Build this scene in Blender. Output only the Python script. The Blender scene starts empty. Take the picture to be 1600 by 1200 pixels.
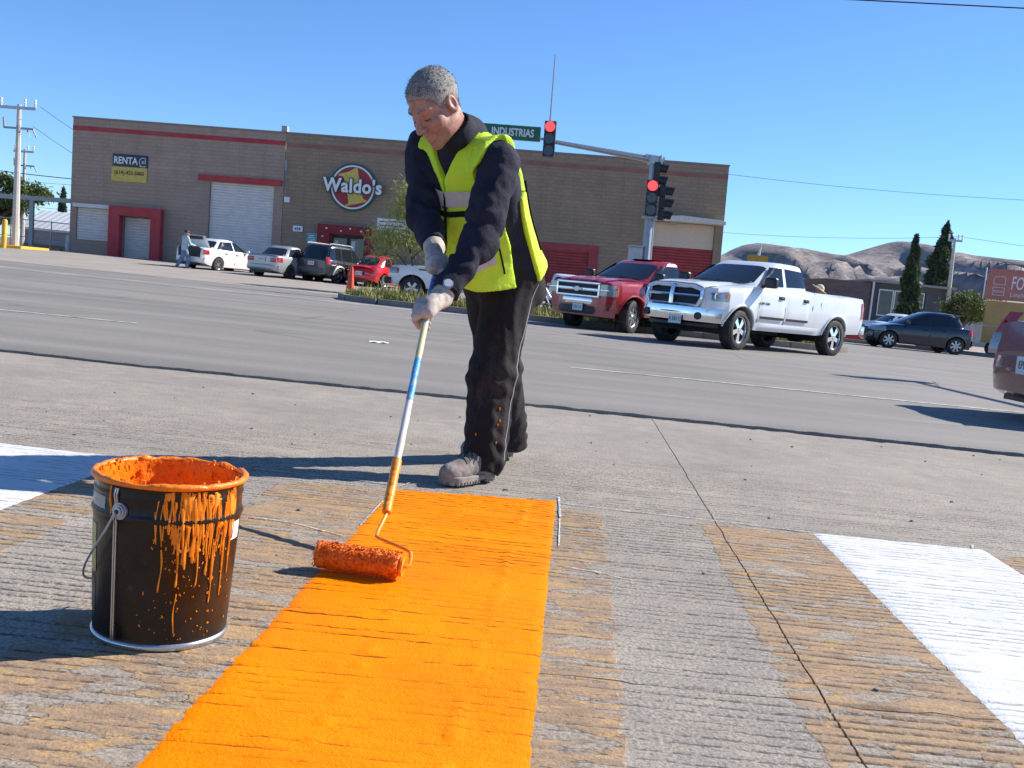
import bpy, bmesh, math, random
import numpy as np
from mathutils import Vector, Matrix

scene = bpy.context.scene
col = scene.collection
rng = random.Random(7)
R = math.radians

# ------------------------------------------------------------------ camera
cam_d = bpy.data.cameras.new('camera')
cam = bpy.data.objects.new('camera', cam_d)
col.objects.link(cam)
cam_d.sensor_width = 36.0
cam_d.lens = 36.0
cam_d.clip_start = 0.05
cam_d.clip_end = 20000
PITCH, ROLL, CAM_H = R(5.26), R(5.9), 0.77
_F = Vector((0, math.cos(PITCH), -math.sin(PITCH)))
_U0 = Vector((0, math.sin(PITCH), math.cos(PITCH)))
_R0 = Vector((1, 0, 0))
_R = _R0 * math.cos(ROLL) + _U0 * math.sin(ROLL)
_U = _U0 * math.cos(ROLL) - _R0 * math.sin(ROLL)
_m = Matrix((_R, _U, -_F)).transposed().to_4x4()
_m.translation = (0, 0, CAM_H)
cam.matrix_world = _m
scene.camera = cam

# ------------------------------------------------------------------ sky, sun, exposure
SUN_EL, SUN_AZ = R(37), R(23)          # azimuth counted from +X towards +Y
sun_dir = Vector((math.cos(SUN_EL) * math.cos(SUN_AZ), math.cos(SUN_EL) * math.sin(SUN_AZ), math.sin(SUN_EL)))
world = bpy.data.worlds.new('World')
scene.world = world
world.use_nodes = True
wn = world.node_tree
wn.nodes.clear()
sky = wn.nodes.new('ShaderNodeTexSky')
sky.sky_type = 'NISHITA'
sky.sun_disc = False
sky.sun_elevation = SUN_EL
sky.sun_rotation = math.pi / 2 - SUN_AZ
sky.altitude = 1400
sky.air_density = 1.0
sky.dust_density = 0.0
sky.ozone_density = 10.0
bg = wn.nodes.new('ShaderNodeBackground')
bg.inputs[1].default_value = 0.112
wo = wn.nodes.new('ShaderNodeOutputWorld')
wn.links.new(sky.outputs[0], bg.inputs[0])
wn.links.new(bg.outputs[0], wo.inputs[0])

sun_d = bpy.data.lights.new('sun', 'SUN')
sun_d.energy = 5.0
sun_d.angle = R(0.53)
sun_d.color = (1.0, 0.94, 0.86)
sun = bpy.data.objects.new('sun', sun_d)
col.objects.link(sun)
sun.rotation_euler = (-sun_dir).to_track_quat('-Z', 'Y').to_euler()
sun.location = (0, 0, 60)

scene.view_settings.view_transform = 'Standard'
scene.view_settings.look = 'None'
scene.view_settings.exposure = 0.74
scene.view_settings.gamma = 1.0
scene.view_settings.use_curve_mapping = False
scene.cycles.max_bounces = 8

# ------------------------------------------------------------------ helpers
def tag(o, label=None, cat=None, group=None, kind=None):
    if label: o['label'] = label
    if cat: o['category'] = cat
    if group: o['group'] = group
    if kind: o['kind'] = kind
    return o

def empty(name, loc=(0, 0, 0), rz=0.0):
    o = bpy.data.objects.new(name, None)
    col.objects.link(o)
    o.location = loc
    o.rotation_euler = (0, 0, rz)
    o.empty_display_size = 0.2
    return o

def mesh_obj(name, verts, faces, mats=None, parent=None, smooth=30, mi=None):
    me = bpy.data.meshes.new(name)
    if isinstance(verts, np.ndarray): verts = verts.tolist()
    if isinstance(faces, np.ndarray): faces = faces.tolist()
    me.from_pydata(verts, [], faces)
    if mats is not None:
        if not isinstance(mats, (list, tuple)): mats = [mats]
        for m in mats: me.materials.append(m)
    if mi is not None:
        me.polygons.foreach_set('material_index', mi)
    if smooth:
        me.polygons.foreach_set('use_smooth', [True] * len(me.polygons))
        if smooth < 180: me.set_sharp_from_angle(angle=R(smooth))
    me.update()
    o = bpy.data.objects.new(name, me)
    col.objects.link(o)
    o.parent = parent
    return o

class MB:
    """collects simple shapes, then links them as one mesh"""
    def __init__(s): s.v, s.f, s.m, s.cur = [], [], [], 0
    def add(s, vs, fs):
        b = len(s.v)
        s.v += [tuple(v) for v in vs]
        s.f += [tuple(i + b for i in f) for f in fs]
        s.m += [s.cur] * len(fs)
        return s
    def mat(s, i): s.cur = i; return s
    def box(s, c, d, rz=0, rx=0, ry=0, bev=0.0):
        x, y, z = d[0] / 2, d[1] / 2, d[2] / 2
        if bev:
            bm = bmesh.new()
            bmesh.ops.create_cube(bm, size=1.0)
            for v in bm.verts: v.co = Vector((v.co.x * d[0], v.co.y * d[1], v.co.z * d[2]))
            bmesh.ops.bevel(bm, geom=list(bm.edges), offset=bev, segments=2, affect='EDGES', profile=0.6)
            bm.verts.index_update()
            vs = [v.co.copy() for v in bm.verts]; fs = [[v.index for v in f.verts] for f in bm.faces]
            bm.free()
        else:
            vs = [Vector(p) for p in ((-x,-y,-z),(x,-y,-z),(x,y,-z),(-x,y,-z),(-x,-y,z),(x,-y,z),(x,y,z),(-x,y,z))]
            fs = [(0,3,2,1),(4,5,6,7),(0,1,5,4),(1,2,6,5),(2,3,7,6),(3,0,4,7)]
        if rz or rx or ry:
            m = Matrix.Rotation(rz, 3, 'Z') @ Matrix.Rotation(ry, 3, 'Y') @ Matrix.Rotation(rx, 3, 'X')
            vs = [m @ v for v in vs]
        c = Vector(c)
        return s.add([v + c for v in vs], fs)
    def b2(s, x0, x1, y0, y1, z0, z1, bev=0.0):
        return s.box(((x0+x1)/2, (y0+y1)/2, (z0+z1)/2), (abs(x1-x0), abs(y1-y0), abs(z1-z0)), bev=bev)
    def tube(s, pts, rad, n=10, caps=True):
        pts = [Vector(p) for p in pts]
        if not isinstance(rad, (list, tuple)): rad = [rad] * len(pts)
        vs, fs = [], []
        up = Vector((0.123, 0.311, 0.94))
        prev = None
        for i, p in enumerate(pts):
            if i == 0: t = pts[1] - pts[0]
            elif i == len(pts) - 1: t = pts[-1] - pts[-2]
            else: t = (pts[i+1] - pts[i]).normalized() + (pts[i] - pts[i-1]).normalized()
            t.normalize()
            if prev is None:
                a = t.cross(up)
                if a.length < 1e-3: a = t.cross(Vector((1, 0, 0)))
            else:
                a = prev - t * prev.dot(t)
            a.normalize(); b = t.cross(a); prev = a
            for k in range(n):
                th = 2 * math.pi * k / n
                vs.append(p + (a * math.cos(th) + b * math.sin(th)) * rad[i])
        for i in range(len(pts) - 1):
            for k in range(n):
                k2 = (k + 1) % n
                fs.append((i*n+k, i*n+k2, (i+1)*n+k2, (i+1)*n+k))
        if caps:
            fs.append(tuple(reversed(range(n))))
            fs.append(tuple(range((len(pts)-1)*n, len(pts)*n)))
        return s.add(vs, fs)
    def lathe(s, prof, n=32, c=(0,0,0), axis='Z', close=False):
        vs, fs = [], []
        for r, z in prof:
            for k in range(n):
                th = 2 * math.pi * k / n
                if axis == 'Z': p = (r*math.cos(th), r*math.sin(th), z)
                elif axis == 'Y': p = (r*math.cos(th), z, -r*math.sin(th))
                else: p = (z, r*math.cos(th), r*math.sin(th))
                vs.append((p[0]+c[0], p[1]+c[1], p[2]+c[2]))
        m = len(prof)
        for i in range(m - (0 if close else 1)):
            j = (i + 1) % m
            for k in range(n):
                k2 = (k+1) % n
                fs.append((i*n+k, i*n+k2, j*n+k2, j*n+k))
        return s.add(vs, fs)
    def prism(s, poly, fn0, fn1):
        """closed 2-D outline extruded between two mappings"""
        n = len(poly)
        vs = [fn0(*p) for p in poly] + [fn1(*p) for p in poly]
        fs = [tuple(reversed(range(n))), tuple(range(n, 2*n))]
        fs += [(i, (i+1) % n, n + (i+1) % n, n + i) for i in range(n)]
        return s.add(vs, fs)
    def grid(s, P):
        """P[i][j] -> point"""
        a, b = len(P), len(P[0])
        vs = [p for row in P for p in row]
        fs = [(i*b+j, (i+1)*b+j, (i+1)*b+j+1, i*b+j+1) for i in range(a-1) for j in range(b-1)]
        return s.add(vs, fs)
    def build(s, name, mats, parent=None, smooth=30):
        return mesh_obj(name, s.v, s.f, mats, parent, smooth, s.m if isinstance(mats, (list, tuple)) and len(mats) > 1 else None)

def text_mesh(name, body, size, mat_, parent, origin, xdir, ydir, sx=1.0, extrude=0.004, offset=0.0, align='CENTER', shear=0.0, space=1.0):
    cu = bpy.data.curves.new(name, 'FONT')
    cu.body = body; cu.size = size; cu.align_x = align; cu.align_y = 'CENTER'
    cu.extrude = extrude; cu.offset = offset; cu.shear = shear; cu.space_character = space
    cu.resolution_u = 3
    t = bpy.data.objects.new(name, cu); col.objects.link(t)
    me = bpy.data.meshes.new_from_object(t.evaluated_get(bpy.context.evaluated_depsgraph_get()))
    bpy.data.objects.remove(t); bpy.data.curves.remove(cu)
    x = Vector(xdir).normalized(); y = Vector(ydir).normalized(); z = x.cross(y)
    m = Matrix((x * sx, y, z)).transposed().to_4x4(); m.translation = Vector(origin)
    me.transform(m)
    me.materials.clear(); me.materials.append(mat_)
    me.name = name
    o = bpy.data.objects.new(name, me); col.objects.link(o); o.parent = parent
    return o

# ------------------------------------------------------------------ node materials
class NT:
    def __init__(s, name):
        s.m = bpy.data.materials.new(name); s.m.use_nodes = True
        s.t = s.m.node_tree; s.t.nodes.clear()
        s.out = s.t.nodes.new('ShaderNodeOutputMaterial')
        s.p = s.t.nodes.new('ShaderNodeBsdfPrincipled')
        s.t.links.new(s.p.outputs[0], s.out.inputs[0])
    def n(s, typ, **kw):
        nd = s.t.nodes.new('ShaderNode' + typ)
        for k, v in kw.items():
            if k.startswith('i_'):
                k2 = k[2:]
                k2 = int(k2) if k2.isdigit() else k2.replace('_', ' ')
                s.set(nd.inputs[k2], v)
            else: setattr(nd, k, v)
        return nd
    def set(s, inp, v):
        if isinstance(v, bpy.types.NodeSocket): s.t.links.new(v, inp)
        elif isinstance(v, bpy.types.Node): s.t.links.new(v.outputs[0], inp)
        else:
            try: inp.default_value = v
            except Exception:
                inp.default_value = (*v, 1.0) if len(v) == 3 else v
    def coord(s, kind='Object', scale=(1,1,1), loc=(0,0,0), rot=(0,0,0)):
        tc = s.n('TexCoord')
        mp = s.n('Mapping')
        s.t.links.new(tc.outputs[kind], mp.inputs[0])
        mp.inputs['Scale'].default_value = scale
        mp.inputs['Location'].default_value = loc
        mp.inputs['Rotation'].default_value = rot
        return mp.outputs[0]
    def geo(s):
        return s.n('NewGeometry').outputs['Position']
    def noise(s, vec, scale=5, detail=4, rough=.55, dist=0.0):
        nd = s.n('TexNoise'); s.set(nd.inputs['Vector'], vec)
        nd.inputs['Scale'].default_value = scale; nd.inputs['Detail'].default_value = detail
        nd.inputs['Roughness'].default_value = rough; nd.inputs['Distortion'].default_value = dist
        return nd.outputs['Fac']
    def voro(s, vec, scale=5, feature='F1', out='Distance', rnd=1.0):
        nd = s.n('TexVoronoi', feature=feature); s.set(nd.inputs['Vector'], vec)
        nd.inputs['Scale'].default_value = scale
        nd.inputs['Randomness'].default_value = rnd
        return nd.outputs[out]
    def ramp(s, fac, *stops, interp='LINEAR'):
        nd = s.n('ValToRGB'); s.set(nd.inputs[0], fac)
        cr = nd.color_ramp; cr.interpolation = interp
        while len(cr.elements) < len(stops): cr.elements.new(0.5)
        for e, (p, c) in zip(cr.elements, stops):
            e.position = p
            e.color = (c, c, c, 1) if isinstance(c, (int, float)) else (*c, 1)
        return nd.outputs[0]
    def mix(s, fac, a, b, mode='MIX'):
        nd = s.n('Mix', data_type='RGBA', blend_type=mode)
        s.set(nd.inputs[0], fac); s.set(nd.inputs[6], a); s.set(nd.inputs[7], b)
        return nd.outputs[2]
    def math(s, op, a, b=0.0, c=0.0, clamp=False):
        nd = s.n('Math', operation=op, use_clamp=clamp)
        s.set(nd.inputs[0], a); s.set(nd.inputs[1], b); s.set(nd.inputs[2], c)
        return nd.outputs[0]
    def sep(s, vec):
        nd = s.n('SeparateXYZ'); s.set(nd.inputs[0], vec); return nd.outputs
    def comb(s, x, y, z):
        nd = s.n('CombineXYZ'); s.set(nd.inputs[0], x); s.set(nd.inputs[1], y); s.set(nd.inputs[2], z); return nd.outputs[0]
    def bump(s, h, dist=0.01, strength=1.0, normal=None):
        nd = s.n('Bump'); s.set(nd.inputs['Height'], h)
        nd.inputs['Distance'].default_value = dist; nd.inputs['Strength'].default_value = strength
        if normal is not None: s.set(nd.inputs['Normal'], normal)
        return nd.outputs[0]
    def fin(s, color=None, rough=.6, metal=0.0, normal=None, spec=None, coat=0.0, **kw):
        if color is not None: s.set(s.p.inputs['Base Color'], color)
        s.set(s.p.inputs['Roughness'], rough); s.set(s.p.inputs['Metallic'], metal)
        if normal is not None: s.set(s.p.inputs['Normal'], normal)
        if spec is not None: s.set(s.p.inputs['Specular IOR Level'], spec)
        if coat:
            s.p.inputs['Coat Weight'].default_value = coat; s.p.inputs['Coat Roughness'].default_value = 0.06
        for k, v in kw.items(): s.set(s.p.inputs[k.replace('_', ' ')], v)
        return s.m

def M(name, c, rough=.6, metal=0.0, var=0.12, vs=6.0, bump=0.0, bs=60.0, coat=0.0, spec=None, dirt=None, dscale=3.0, damt=0.4):
    """base colour with a little mottling, optional dirt and fine relief"""
    k = NT(name)
    v = k.coord('Object')
    base = (*c, 1)
    f = k.noise(v, vs, 5, .6)
    lo = tuple(max(0, x * (1 - var)) for x in c); hi = tuple(min(1, x * (1 + var)) for x in c)
    cc = k.ramp(f, (.3, lo), (.7, hi))
    if dirt is not None:
        d = k.ramp(k.noise(v, dscale, 6, .65), (.45, 0.0), (.7, damt))
        cc = k.mix(d, cc, (*dirt, 1))
    nrm = k.bump(k.noise(v, bs, 3), bump, 0.6) if bump else None
    rg = k.ramp(k.noise(v, vs * 1.7, 3), (.3, max(0.02, rough - .08)), (.7, min(1, rough + .08)))
    return k.fin(cc, rg, metal, nrm, spec, coat)

def emit(name, c, strength):
    k = NT(name)
    return k.fin((*[x * .3 for x in c], 1), .3, 0, Emission_Color=(*c, 1), Emission_Strength=strength)

MT = {}
def mats_basic():
    MT['black'] = M('black_plastic', (.018, .018, .02), .45, bump=.001, bs=200)
    MT['dark'] = M('dark_rubber', (.012, .012, .013), .8, var=.25)
    MT['tyre'] = M('tyre_rubber', (.022, .021, .021), .78, var=.3, vs=20, dirt=(.11, .10, .09), dscale=9, damt=.45)
    MT['chrome'] = M('chrome', (.75, .76, .78), .14, 1.0, var=.05)
    MT['alloy'] = M('alloy', (.55, .55, .56), .3, .9, var=.1, dirt=(.16, .13, .11), dscale=12, damt=.4)
    MT['steel'] = M('galvanised', (.42, .44, .46), .45, .7, var=.15, vs=12)
    MT['grey'] = M('grey_paint', (.32, .33, .34), .55)
    MT['white'] = M('white_paint', (.78, .78, .76), .55, var=.06)
    MT['glass'] = M('car_glass', (.012, .016, .02), .04, 0, var=.2, vs=1.2, spec=.7)
    MT['head'] = M('lamp_glass', (.27, .28, .29), .10, .2, var=.35, vs=25, coat=1)
    MT['amber'] = M('amber_lens', (.75, .22, .05), .15, coat=1)
    MT['tail'] = M('tail_lens', (.42, .02, .02), .12, var=.2, vs=20, coat=1)
    MT['plate'] = M('plate_metal', (.62, .66, .66), .4, var=.18, vs=30)
    MT['ink'] = M('ink', (.02, .02, .025), .6)
    MT['red'] = M('red_paint', (.35, .02, .035), .5, var=.12, dirt=(.3, .12, .1), damt=.2)
    MT['yellow'] = M('yellow_paint', (.75, .42, .03), .55, var=.12, dirt=(.35, .2, .06))
    MT['concrete_post'] = M('concrete_post', (.52, .49, .45), .85, var=.12, bump=.004, bs=40)
    MT['bark'] = M('bark', (.10, .075, .055), .9, var=.3, bump=.01, bs=30)
mats_basic()

# ------------------------------------------------------------------ value noise and implicit surfaces
_tab = np.random.RandomState(3).rand(64, 64, 64)
def vnoise(x, y, z):
    xi, yi, zi = np.floor(x).astype(int), np.floor(y).astype(int), np.floor(z).astype(int)
    fx, fy, fz = x - xi, y - yi, z - zi
    fx, fy, fz = fx*fx*(3-2*fx), fy*fy*(3-2*fy), fz*fz*(3-2*fz)
    g = lambda a, b, c: _tab[(xi+a) & 63, (yi+b) & 63, (zi+c) & 63]
    x00 = g(0,0,0)*(1-fx)+g(1,0,0)*fx; x10 = g(0,1,0)*(1-fx)+g(1,1,0)*fx
    x01 = g(0,0,1)*(1-fx)+g(1,0,1)*fx; x11 = g(0,1,1)*(1-fx)+g(1,1,1)*fx
    return (x00*(1-fy)+x10*fy)*(1-fz)+(x01*(1-fy)+x11*fy)*fz - .5
def fbm(x, y, z, o=3):
    s, a = 0, 1.0
    for i in range(o):
        s = s + a * vnoise(x + 17*i, y + 5*i, z + 29*i); x, y, z, a = x*2.03, y*2.03, z*2.03, a*.5
    return s

def surf_nets(F, org, h):
    nx, ny, nz = F.shape
    S = F < 0
    cnt = np.zeros((nx-1, ny-1, nz-1), np.int8)
    for a in (0, 1):
        for b in (0, 1):
            for c in (0, 1):
                cnt += S[a:nx-1+a, b:ny-1+b, c:nz-1+c]
    act = (cnt > 0) & (cnt < 8)
    I, J, K = np.nonzero(act)
    idx = -np.ones(act.shape, np.int64); idx[I, J, K] = np.arange(len(I))
    P = np.zeros((len(I), 3)); n = np.zeros(len(I))
    cs = [(a, b, c) for a in (0, 1) for b in (0, 1) for c in (0, 1)]
    for p in cs:
        for ax in range(3):
            if p[ax]: continue
            q = list(p); q[ax] = 1
            f0 = F[I+p[0], J+p[1], K+p[2]]; f1 = F[I+q[0], J+q[1], K+q[2]]
            m = (f0 < 0) != (f1 < 0)
            t = np.where(m, f0 / np.where(m, f0 - f1, 1), 0)
            for d in range(3):
                P[:, d] += np.where(m, p[d] + (t if d == ax else 0), 0)
            n += m
    P /= n[:, None]
    P += np.stack([I, J, K], 1)
    P = P * h + np.asarray(org)
    faces = []
    for ax in range(3):
        a, b = (ax+1) % 3, (ax+2) % 3
        sl0 = [slice(None)]*3; sl1 = [slice(None)]*3
        sl0[ax] = slice(0, -1); sl1[ax] = slice(1, None)
        d = S[tuple(sl0)] != S[tuple(sl1)]
        E = np.array(np.nonzero(d)).T
        ok = (E[:, a] > 0) & (E[:, b] > 0) & (E[:, a] < F.shape[a]-1) & (E[:, b] < F.shape[b]-1)
        E = E[ok]
        def cell(da, db):
            q = E.copy(); q[:, a] += da; q[:, b] += db
            return idx[q[:, 0], q[:, 1], q[:, 2]]
        q = np.stack([cell(-1,-1), cell(0,-1), cell(0,0), cell(-1,0)], 1)
        flip = ~S[E[:, 0], E[:, 1], E[:, 2]]
        q[flip] = q[flip][:, ::-1]
        faces.append(q)
    Fc = np.concatenate(faces)
    Fc = Fc[(Fc >= 0).all(1)]
    return P, Fc

def sdf_mesh(fn, lo, hi, h, xf=None):
    """fn(X,Y,Z)->distance; xf: 4x4 local to world"""
    lo = np.asarray(lo, float); hi = np.asarray(hi, float)
    ax = [np.arange(lo[i], hi[i] + h, h) for i in range(3)]
    X, Y, Z = np.meshgrid(*ax, indexing='ij', sparse=False)
    P, Fc = surf_nets(fn(X.astype(np.float32), Y.astype(np.float32), Z.astype(np.float32)), lo, h)
    if xf is not None:
        m = np.array(xf)
        P = P @ m[:3, :3].T + m[:3, 3]
    return P, Fc

def s_cap(X, Y, Z, a, b, ra, rb):
    a = np.asarray(a, float); b = np.asarray(b, float); d = b - a; L = float(d @ d) + 1e-12
    t = np.clip(((X-a[0])*d[0] + (Y-a[1])*d[1] + (Z-a[2])*d[2]) / L, 0, 1)
    return np.sqrt((X-a[0]-t*d[0])**2 + (Y-a[1]-t*d[1])**2 + (Z-a[2]-t*d[2])**2) - (ra + (rb-ra)*t)
def s_ell(X, Y, Z, c, r):
    k0 = np.sqrt(((X-c[0])/r[0])**2 + ((Y-c[1])/r[1])**2 + ((Z-c[2])/r[2])**2)
    k1 = np.sqrt(((X-c[0])/r[0]**2)**2 + ((Y-c[1])/r[1]**2)**2 + ((Z-c[2])/r[2]**2)**2) + 1e-9
    return k0*(k0-1)/k1
def smin(a, b, k):
    h = np.clip(.5 + .5*(b-a)/k, 0, 1)
    return b*(1-h) + a*h - k*h*(1-h)
def smax(a, b, k): return -smin(-a, -b, k)
# ================================================================== ground, pavement, road
def lot_z(y, x=0.0):
    t = min(1, max(0, (y - 33) / 22.0)); e = min(1, max(0, (x + 29) / 5.0))
    return .03 + .3 * t * t * (3 - 2 * t) * e

def mat_concrete():
    k = NT('old_concrete')
    P = k.geo(); s = k.sep(P)
    n1 = k.noise(P, 1.3, 6, .65); n2 = k.noise(P, 9, 5, .6); n3 = k.noise(P, 120, 4, .7); n4 = k.noise(P, 45, 4, .7)
    c = k.ramp(n1, (.3, (.28, .246, .198)), (.55, (.372, .327, .262)), (.75, (.44, .388, .31)))
    c = k.mix(k.ramp(n2, (.35, .45), (.7, 0)), c, (.19, .178, .172, 1))
    c = k.mix(k.ramp(n3, (.38, .75), (.52, 0)), c, (.12, .108, .098, 1))
    c = k.mix(k.ramp(n3, (.56, 0), (.72, .55)), c, (.58, .53, .47, 1))
    dark = k.ramp(k.voro(P, 7, 'F1'), (.02, .8), (.05, 0))
    c = k.mix(k.math('MULTIPLY', dark, k.ramp(n4, (.55, 0), (.6, 1))), c, (.04, .038, .036, 1))
    # old worn crossing paint left on the slab
    xs = k.math('SUBTRACT', s[0], k.math('MULTIPLY', k.math('SUBTRACT', s[1], 3.5), .056))
    edge = k.math('ADD', k.math('MULTIPLY', k.math('SUBTRACT', n2, .5), .07), k.math('MULTIPLY', k.math('SUBTRACT', n4, .5), .05))
    xe = k.math('ADD', xs, edge)
    def band(a, b):
        return k.math('MULTIPLY', k.ramp(k.math('MULTIPLY_ADD', k.math('SUBTRACT', xe, a), 12, .5), (.45, 0), (.55, 1)),
                      k.ramp(k.math('MULTIPLY_ADD', k.math('SUBTRACT', b, xe), 12, .5), (.45, 0), (.55, 1)))
    bands = k.math('MAXIMUM', k.math('MAXIMUM', band(-1.95, -1.15), band(-.80, .365)), band(.72, 2.0))
    ylim = k.ramp(k.math('MULTIPLY_ADD', k.math('SUBTRACT', 3.66, s[1]), 10, .5), (.45, 0), (.6, 1))
    bands = k.math('MULTIPLY', bands, ylim)
    av = k.n('Mapping'); k.set(av.inputs[0], P); av.inputs['Scale'].default_value = (1.0, 2.6, 1)
    w1 = k.noise(av.outputs[0], 4.2, 5, .62, .25)
    w2 = k.noise(av.outputs[0], 22, 5, .7)
    wear = k.math('ADD', w1, k.math('MULTIPLY', k.math('SUBTRACT', w2, .5), .10))
    keep = k.ramp(wear, (.462, 0), (.474, 1))
    rimd = k.math('MULTIPLY', bands, k.ramp(wear, (.448, 0), (.460, 1), (.468, 1), (.482, 0)))
    film = k.math('MULTIPLY', bands, keep)
    pc = k.ramp(k.noise(av.outputs[0], 9, 7, .75), (.36, (.25, .155, .085)), (.5, (.36, .235, .135)), (.60, (.50, .30, .11)), (.72, (.58, .33, .10)))
    pc = k.mix(k.ramp(n3, (.35, .55), (.6, 0)), pc, (.16, .12, .085, 1))
    stain = k.math('MULTIPLY', bands, k.ramp(k.noise(P, 2.1, 4), (.35, .55), (.7, .25)))
    c = k.mix(k.math('MULTIPLY', stain, .55), c, (.36, .265, .17, 1))
    c = k.mix(k.math('MULTIPLY', film, .82), c, pc)
    c = k.mix(k.math('MULTIPLY', rimd, .35), c, (.085, .065, .05, 1))
    ga = k.n('Attribute', attribute_name='groove').outputs['Fac']
    dash = k.math('MULTIPLY', ga, k.ramp(k.noise(av.outputs[0], 38, 4, .7), (.40, .2), (.54, 1.15)))
    line = k.ramp(dash, (.34, 0), (.60, 1))
    c = k.mix(k.math('MULTIPLY', line, .70), c, (.050, .043, .037, 1))  # groove lines darkened in the colour, standing in for shade in the grooves
    # grooves continue beyond the modelled ones as fine relief
    wy = k.math('ADD', k.math('MULTIPLY', s[1], 28), k.math('MULTIPLY', k.noise(P, 2.5, 3), 2.0))
    gr = k.math('ABSOLUTE', k.math('SUBTRACT', k.math('FRACT', wy), .5))
    far = k.ramp(k.math('MULTIPLY_ADD', k.math('SUBTRACT', s[1], 4.4), 1.0, .0), (.0, 0), (.5, 1))
    gg = k.math('MULTIPLY', k.math('MULTIPLY', k.ramp(gr, (.03, 0), (.2, 1)), far), 0.5)
    h = k.math('ADD', k.math('ADD', k.math('MULTIPLY', n3, .5), k.math('MULTIPLY', n4, .6)), k.math('ADD', gg, k.math('MULTIPLY', film, .35)))
    nrm = k.bump(h, .005, .9)
    return k.fin(c, .86, 0, nrm, .3)

def mat_asphalt():
    k = NT('worn_asphalt')
    P = k.geo(); s = k.sep(P)
    st = k.n('Mapping'); k.set(st.inputs[0], P); st.inputs['Scale'].default_value = (.06, .9, 1)
    n1 = k.noise(P, .35, 5, .6); n2 = k.noise(st.outputs[0], 1.4, 5, .6); n3 = k.noise(P, 120, 3, .7); n4 = k.noise(P, 14, 5, .7)
    c = k.ramp(n1, (.3, (.235, .218, .194)), (.7, (.30, .278, .248)))
    c = k.mix(k.ramp(n2, (.38, .75), (.60, 0)), c, (.185, .173, .156, 1))
    c = k.mix(k.ramp(n2, (.6, 0), (.75, .4)), c, (.28, .27, .262, 1))
    c = k.mix(k.ramp(n3, (.38, .75), (.52, 0)), c, (.105, .10, .094, 1))
    c = k.mix(k.ramp(n3, (.6, 0), (.8, .45)), c, (.34, .33, .32, 1))
    c = k.mix(k.ramp(n4, (.6, 0), (.72, .2)), c, (.12, .118, .117, 1))
    crk = k.math('MULTIPLY', k.ramp(k.voro(P, .33, 'DISTANCE_TO_EDGE'), (.0, .8), (.006, 0)), k.ramp(k.noise(P, .25, 4), (.48, 0), (.56, 1)))
    c = k.mix(crk, c, (.05, .048, .046, 1))
    pat = k.ramp(k.noise(P, .11, 2), (.56, 0), (.57, .35))
    c = k.mix(pat, c, (.17, .16, .147, 1))
    nrm = k.bump(k.math('ADD', n3, k.math('MULTIPLY', n4, .5)), .006, .8)
    return k.fin(c, .8, 0, nrm, .35)

def mat_ground(name, c0, c1, sc=.5, bump=.02):
    k = NT(name); P = k.geo()
    n1 = k.noise(P, sc, 6, .65); n3 = k.noise(P, sc * 60, 4, .7)
    c = k.ramp(n1, (.3, c0), (.7, c1))
    c = k.mix(k.ramp(n3, (.35, .4), (.6, 0)), c, tuple(x * .6 for x in c0) + (1,))
    return k.fin(c, .9, 0, k.bump(n3, bump, .7), .2)

MT['concrete'] = mat_concrete()
MT['asphalt'] = mat_asphalt()
MT['lot'] = mat_ground('parking_concrete', (.29, .26, .225), (.39, .35, .30))
MT['dirt'] = mat_ground('dry_dirt', (.20, .16, .12), (.30, .25, .19), .08)
MT['kerb'] = mat_ground('kerb_concrete', (.20, .185, .165), (.30, .28, .25), 1.5)

# great sheet to the horizon
tag(MB().grid([[(x, y, -.06) for y in (-60, 0, 120, 1200, 9000)] for x in (-6000, -200, 0, 200, 6000)]).build('ground', MT['dirt']), kind='structure')

def jx(y): return .597 + .0535 * y            # the long joint in the slabs
rows_far = lambda a, b, st: list(np.arange(a, b, st))
def groove(X, Y):
    yy = Y + .010 * fbm(X * 1.7, Y * .8, Y * 0, 2) + .012 * X * .15
    ph = yy / .037
    row = np.floor(ph)
    d = np.abs(ph - row - .5 + .28 * fbm(X * 3, row * 1.7, Y * 0 + 12, 2)) + .08 * fbm(X * 30, row * 3.3, Y * 0 + 2, 2)
    on = np.clip(.85 + 3.0 * fbm(X * 2.2, row * .63, Y * 0 + 5, 3), 0, 1) * np.clip(.75 + 1.8 * fbm(X * .9 + 3, Y * .9, Y * 0 + 9, 2), .3, 1)
    g = -.0055 * on * np.exp(-(d / .125) ** 2)
    g = g + .0022 * fbm(X * 40, Y * 40, Y * 0 + 1, 2) + .0016 * fbm(X * 9, Y * 9, Y * 0 + 3, 2)
    fade = np.clip((5.2 - Y) / .8, 0, 1)
    return g * fade
def groove_mask(X, Y):
    yy = Y + .010 * fbm(X * 1.7, Y * .8, Y * 0, 2) + .012 * X * .15
    ph = yy / .037
    row = np.floor(ph)
    d = np.abs(ph - row - .5 + .28 * fbm(X * 3, row * 1.7, Y * 0 + 12, 2))
    on = np.clip(1.0 + 2.4 * fbm(X * 2.2, row * .63, Y * 0 + 5, 3), 0, 1) * np.clip(.95 + 1.3 * fbm(X * 1.1 + 3, Y * .9, Y * 0 + 9, 2), .55, 1)
    return np.exp(-(d / .15) ** 2) * on * np.clip((5.2 - Y) / .8, 0, 1)
def set_attr(o, arr):
    at = o.data.attributes.new('groove', 'FLOAT', 'POINT'); at.data.foreach_set('value', np.ascontiguousarray(arr, dtype=np.float32)); return o

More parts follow.
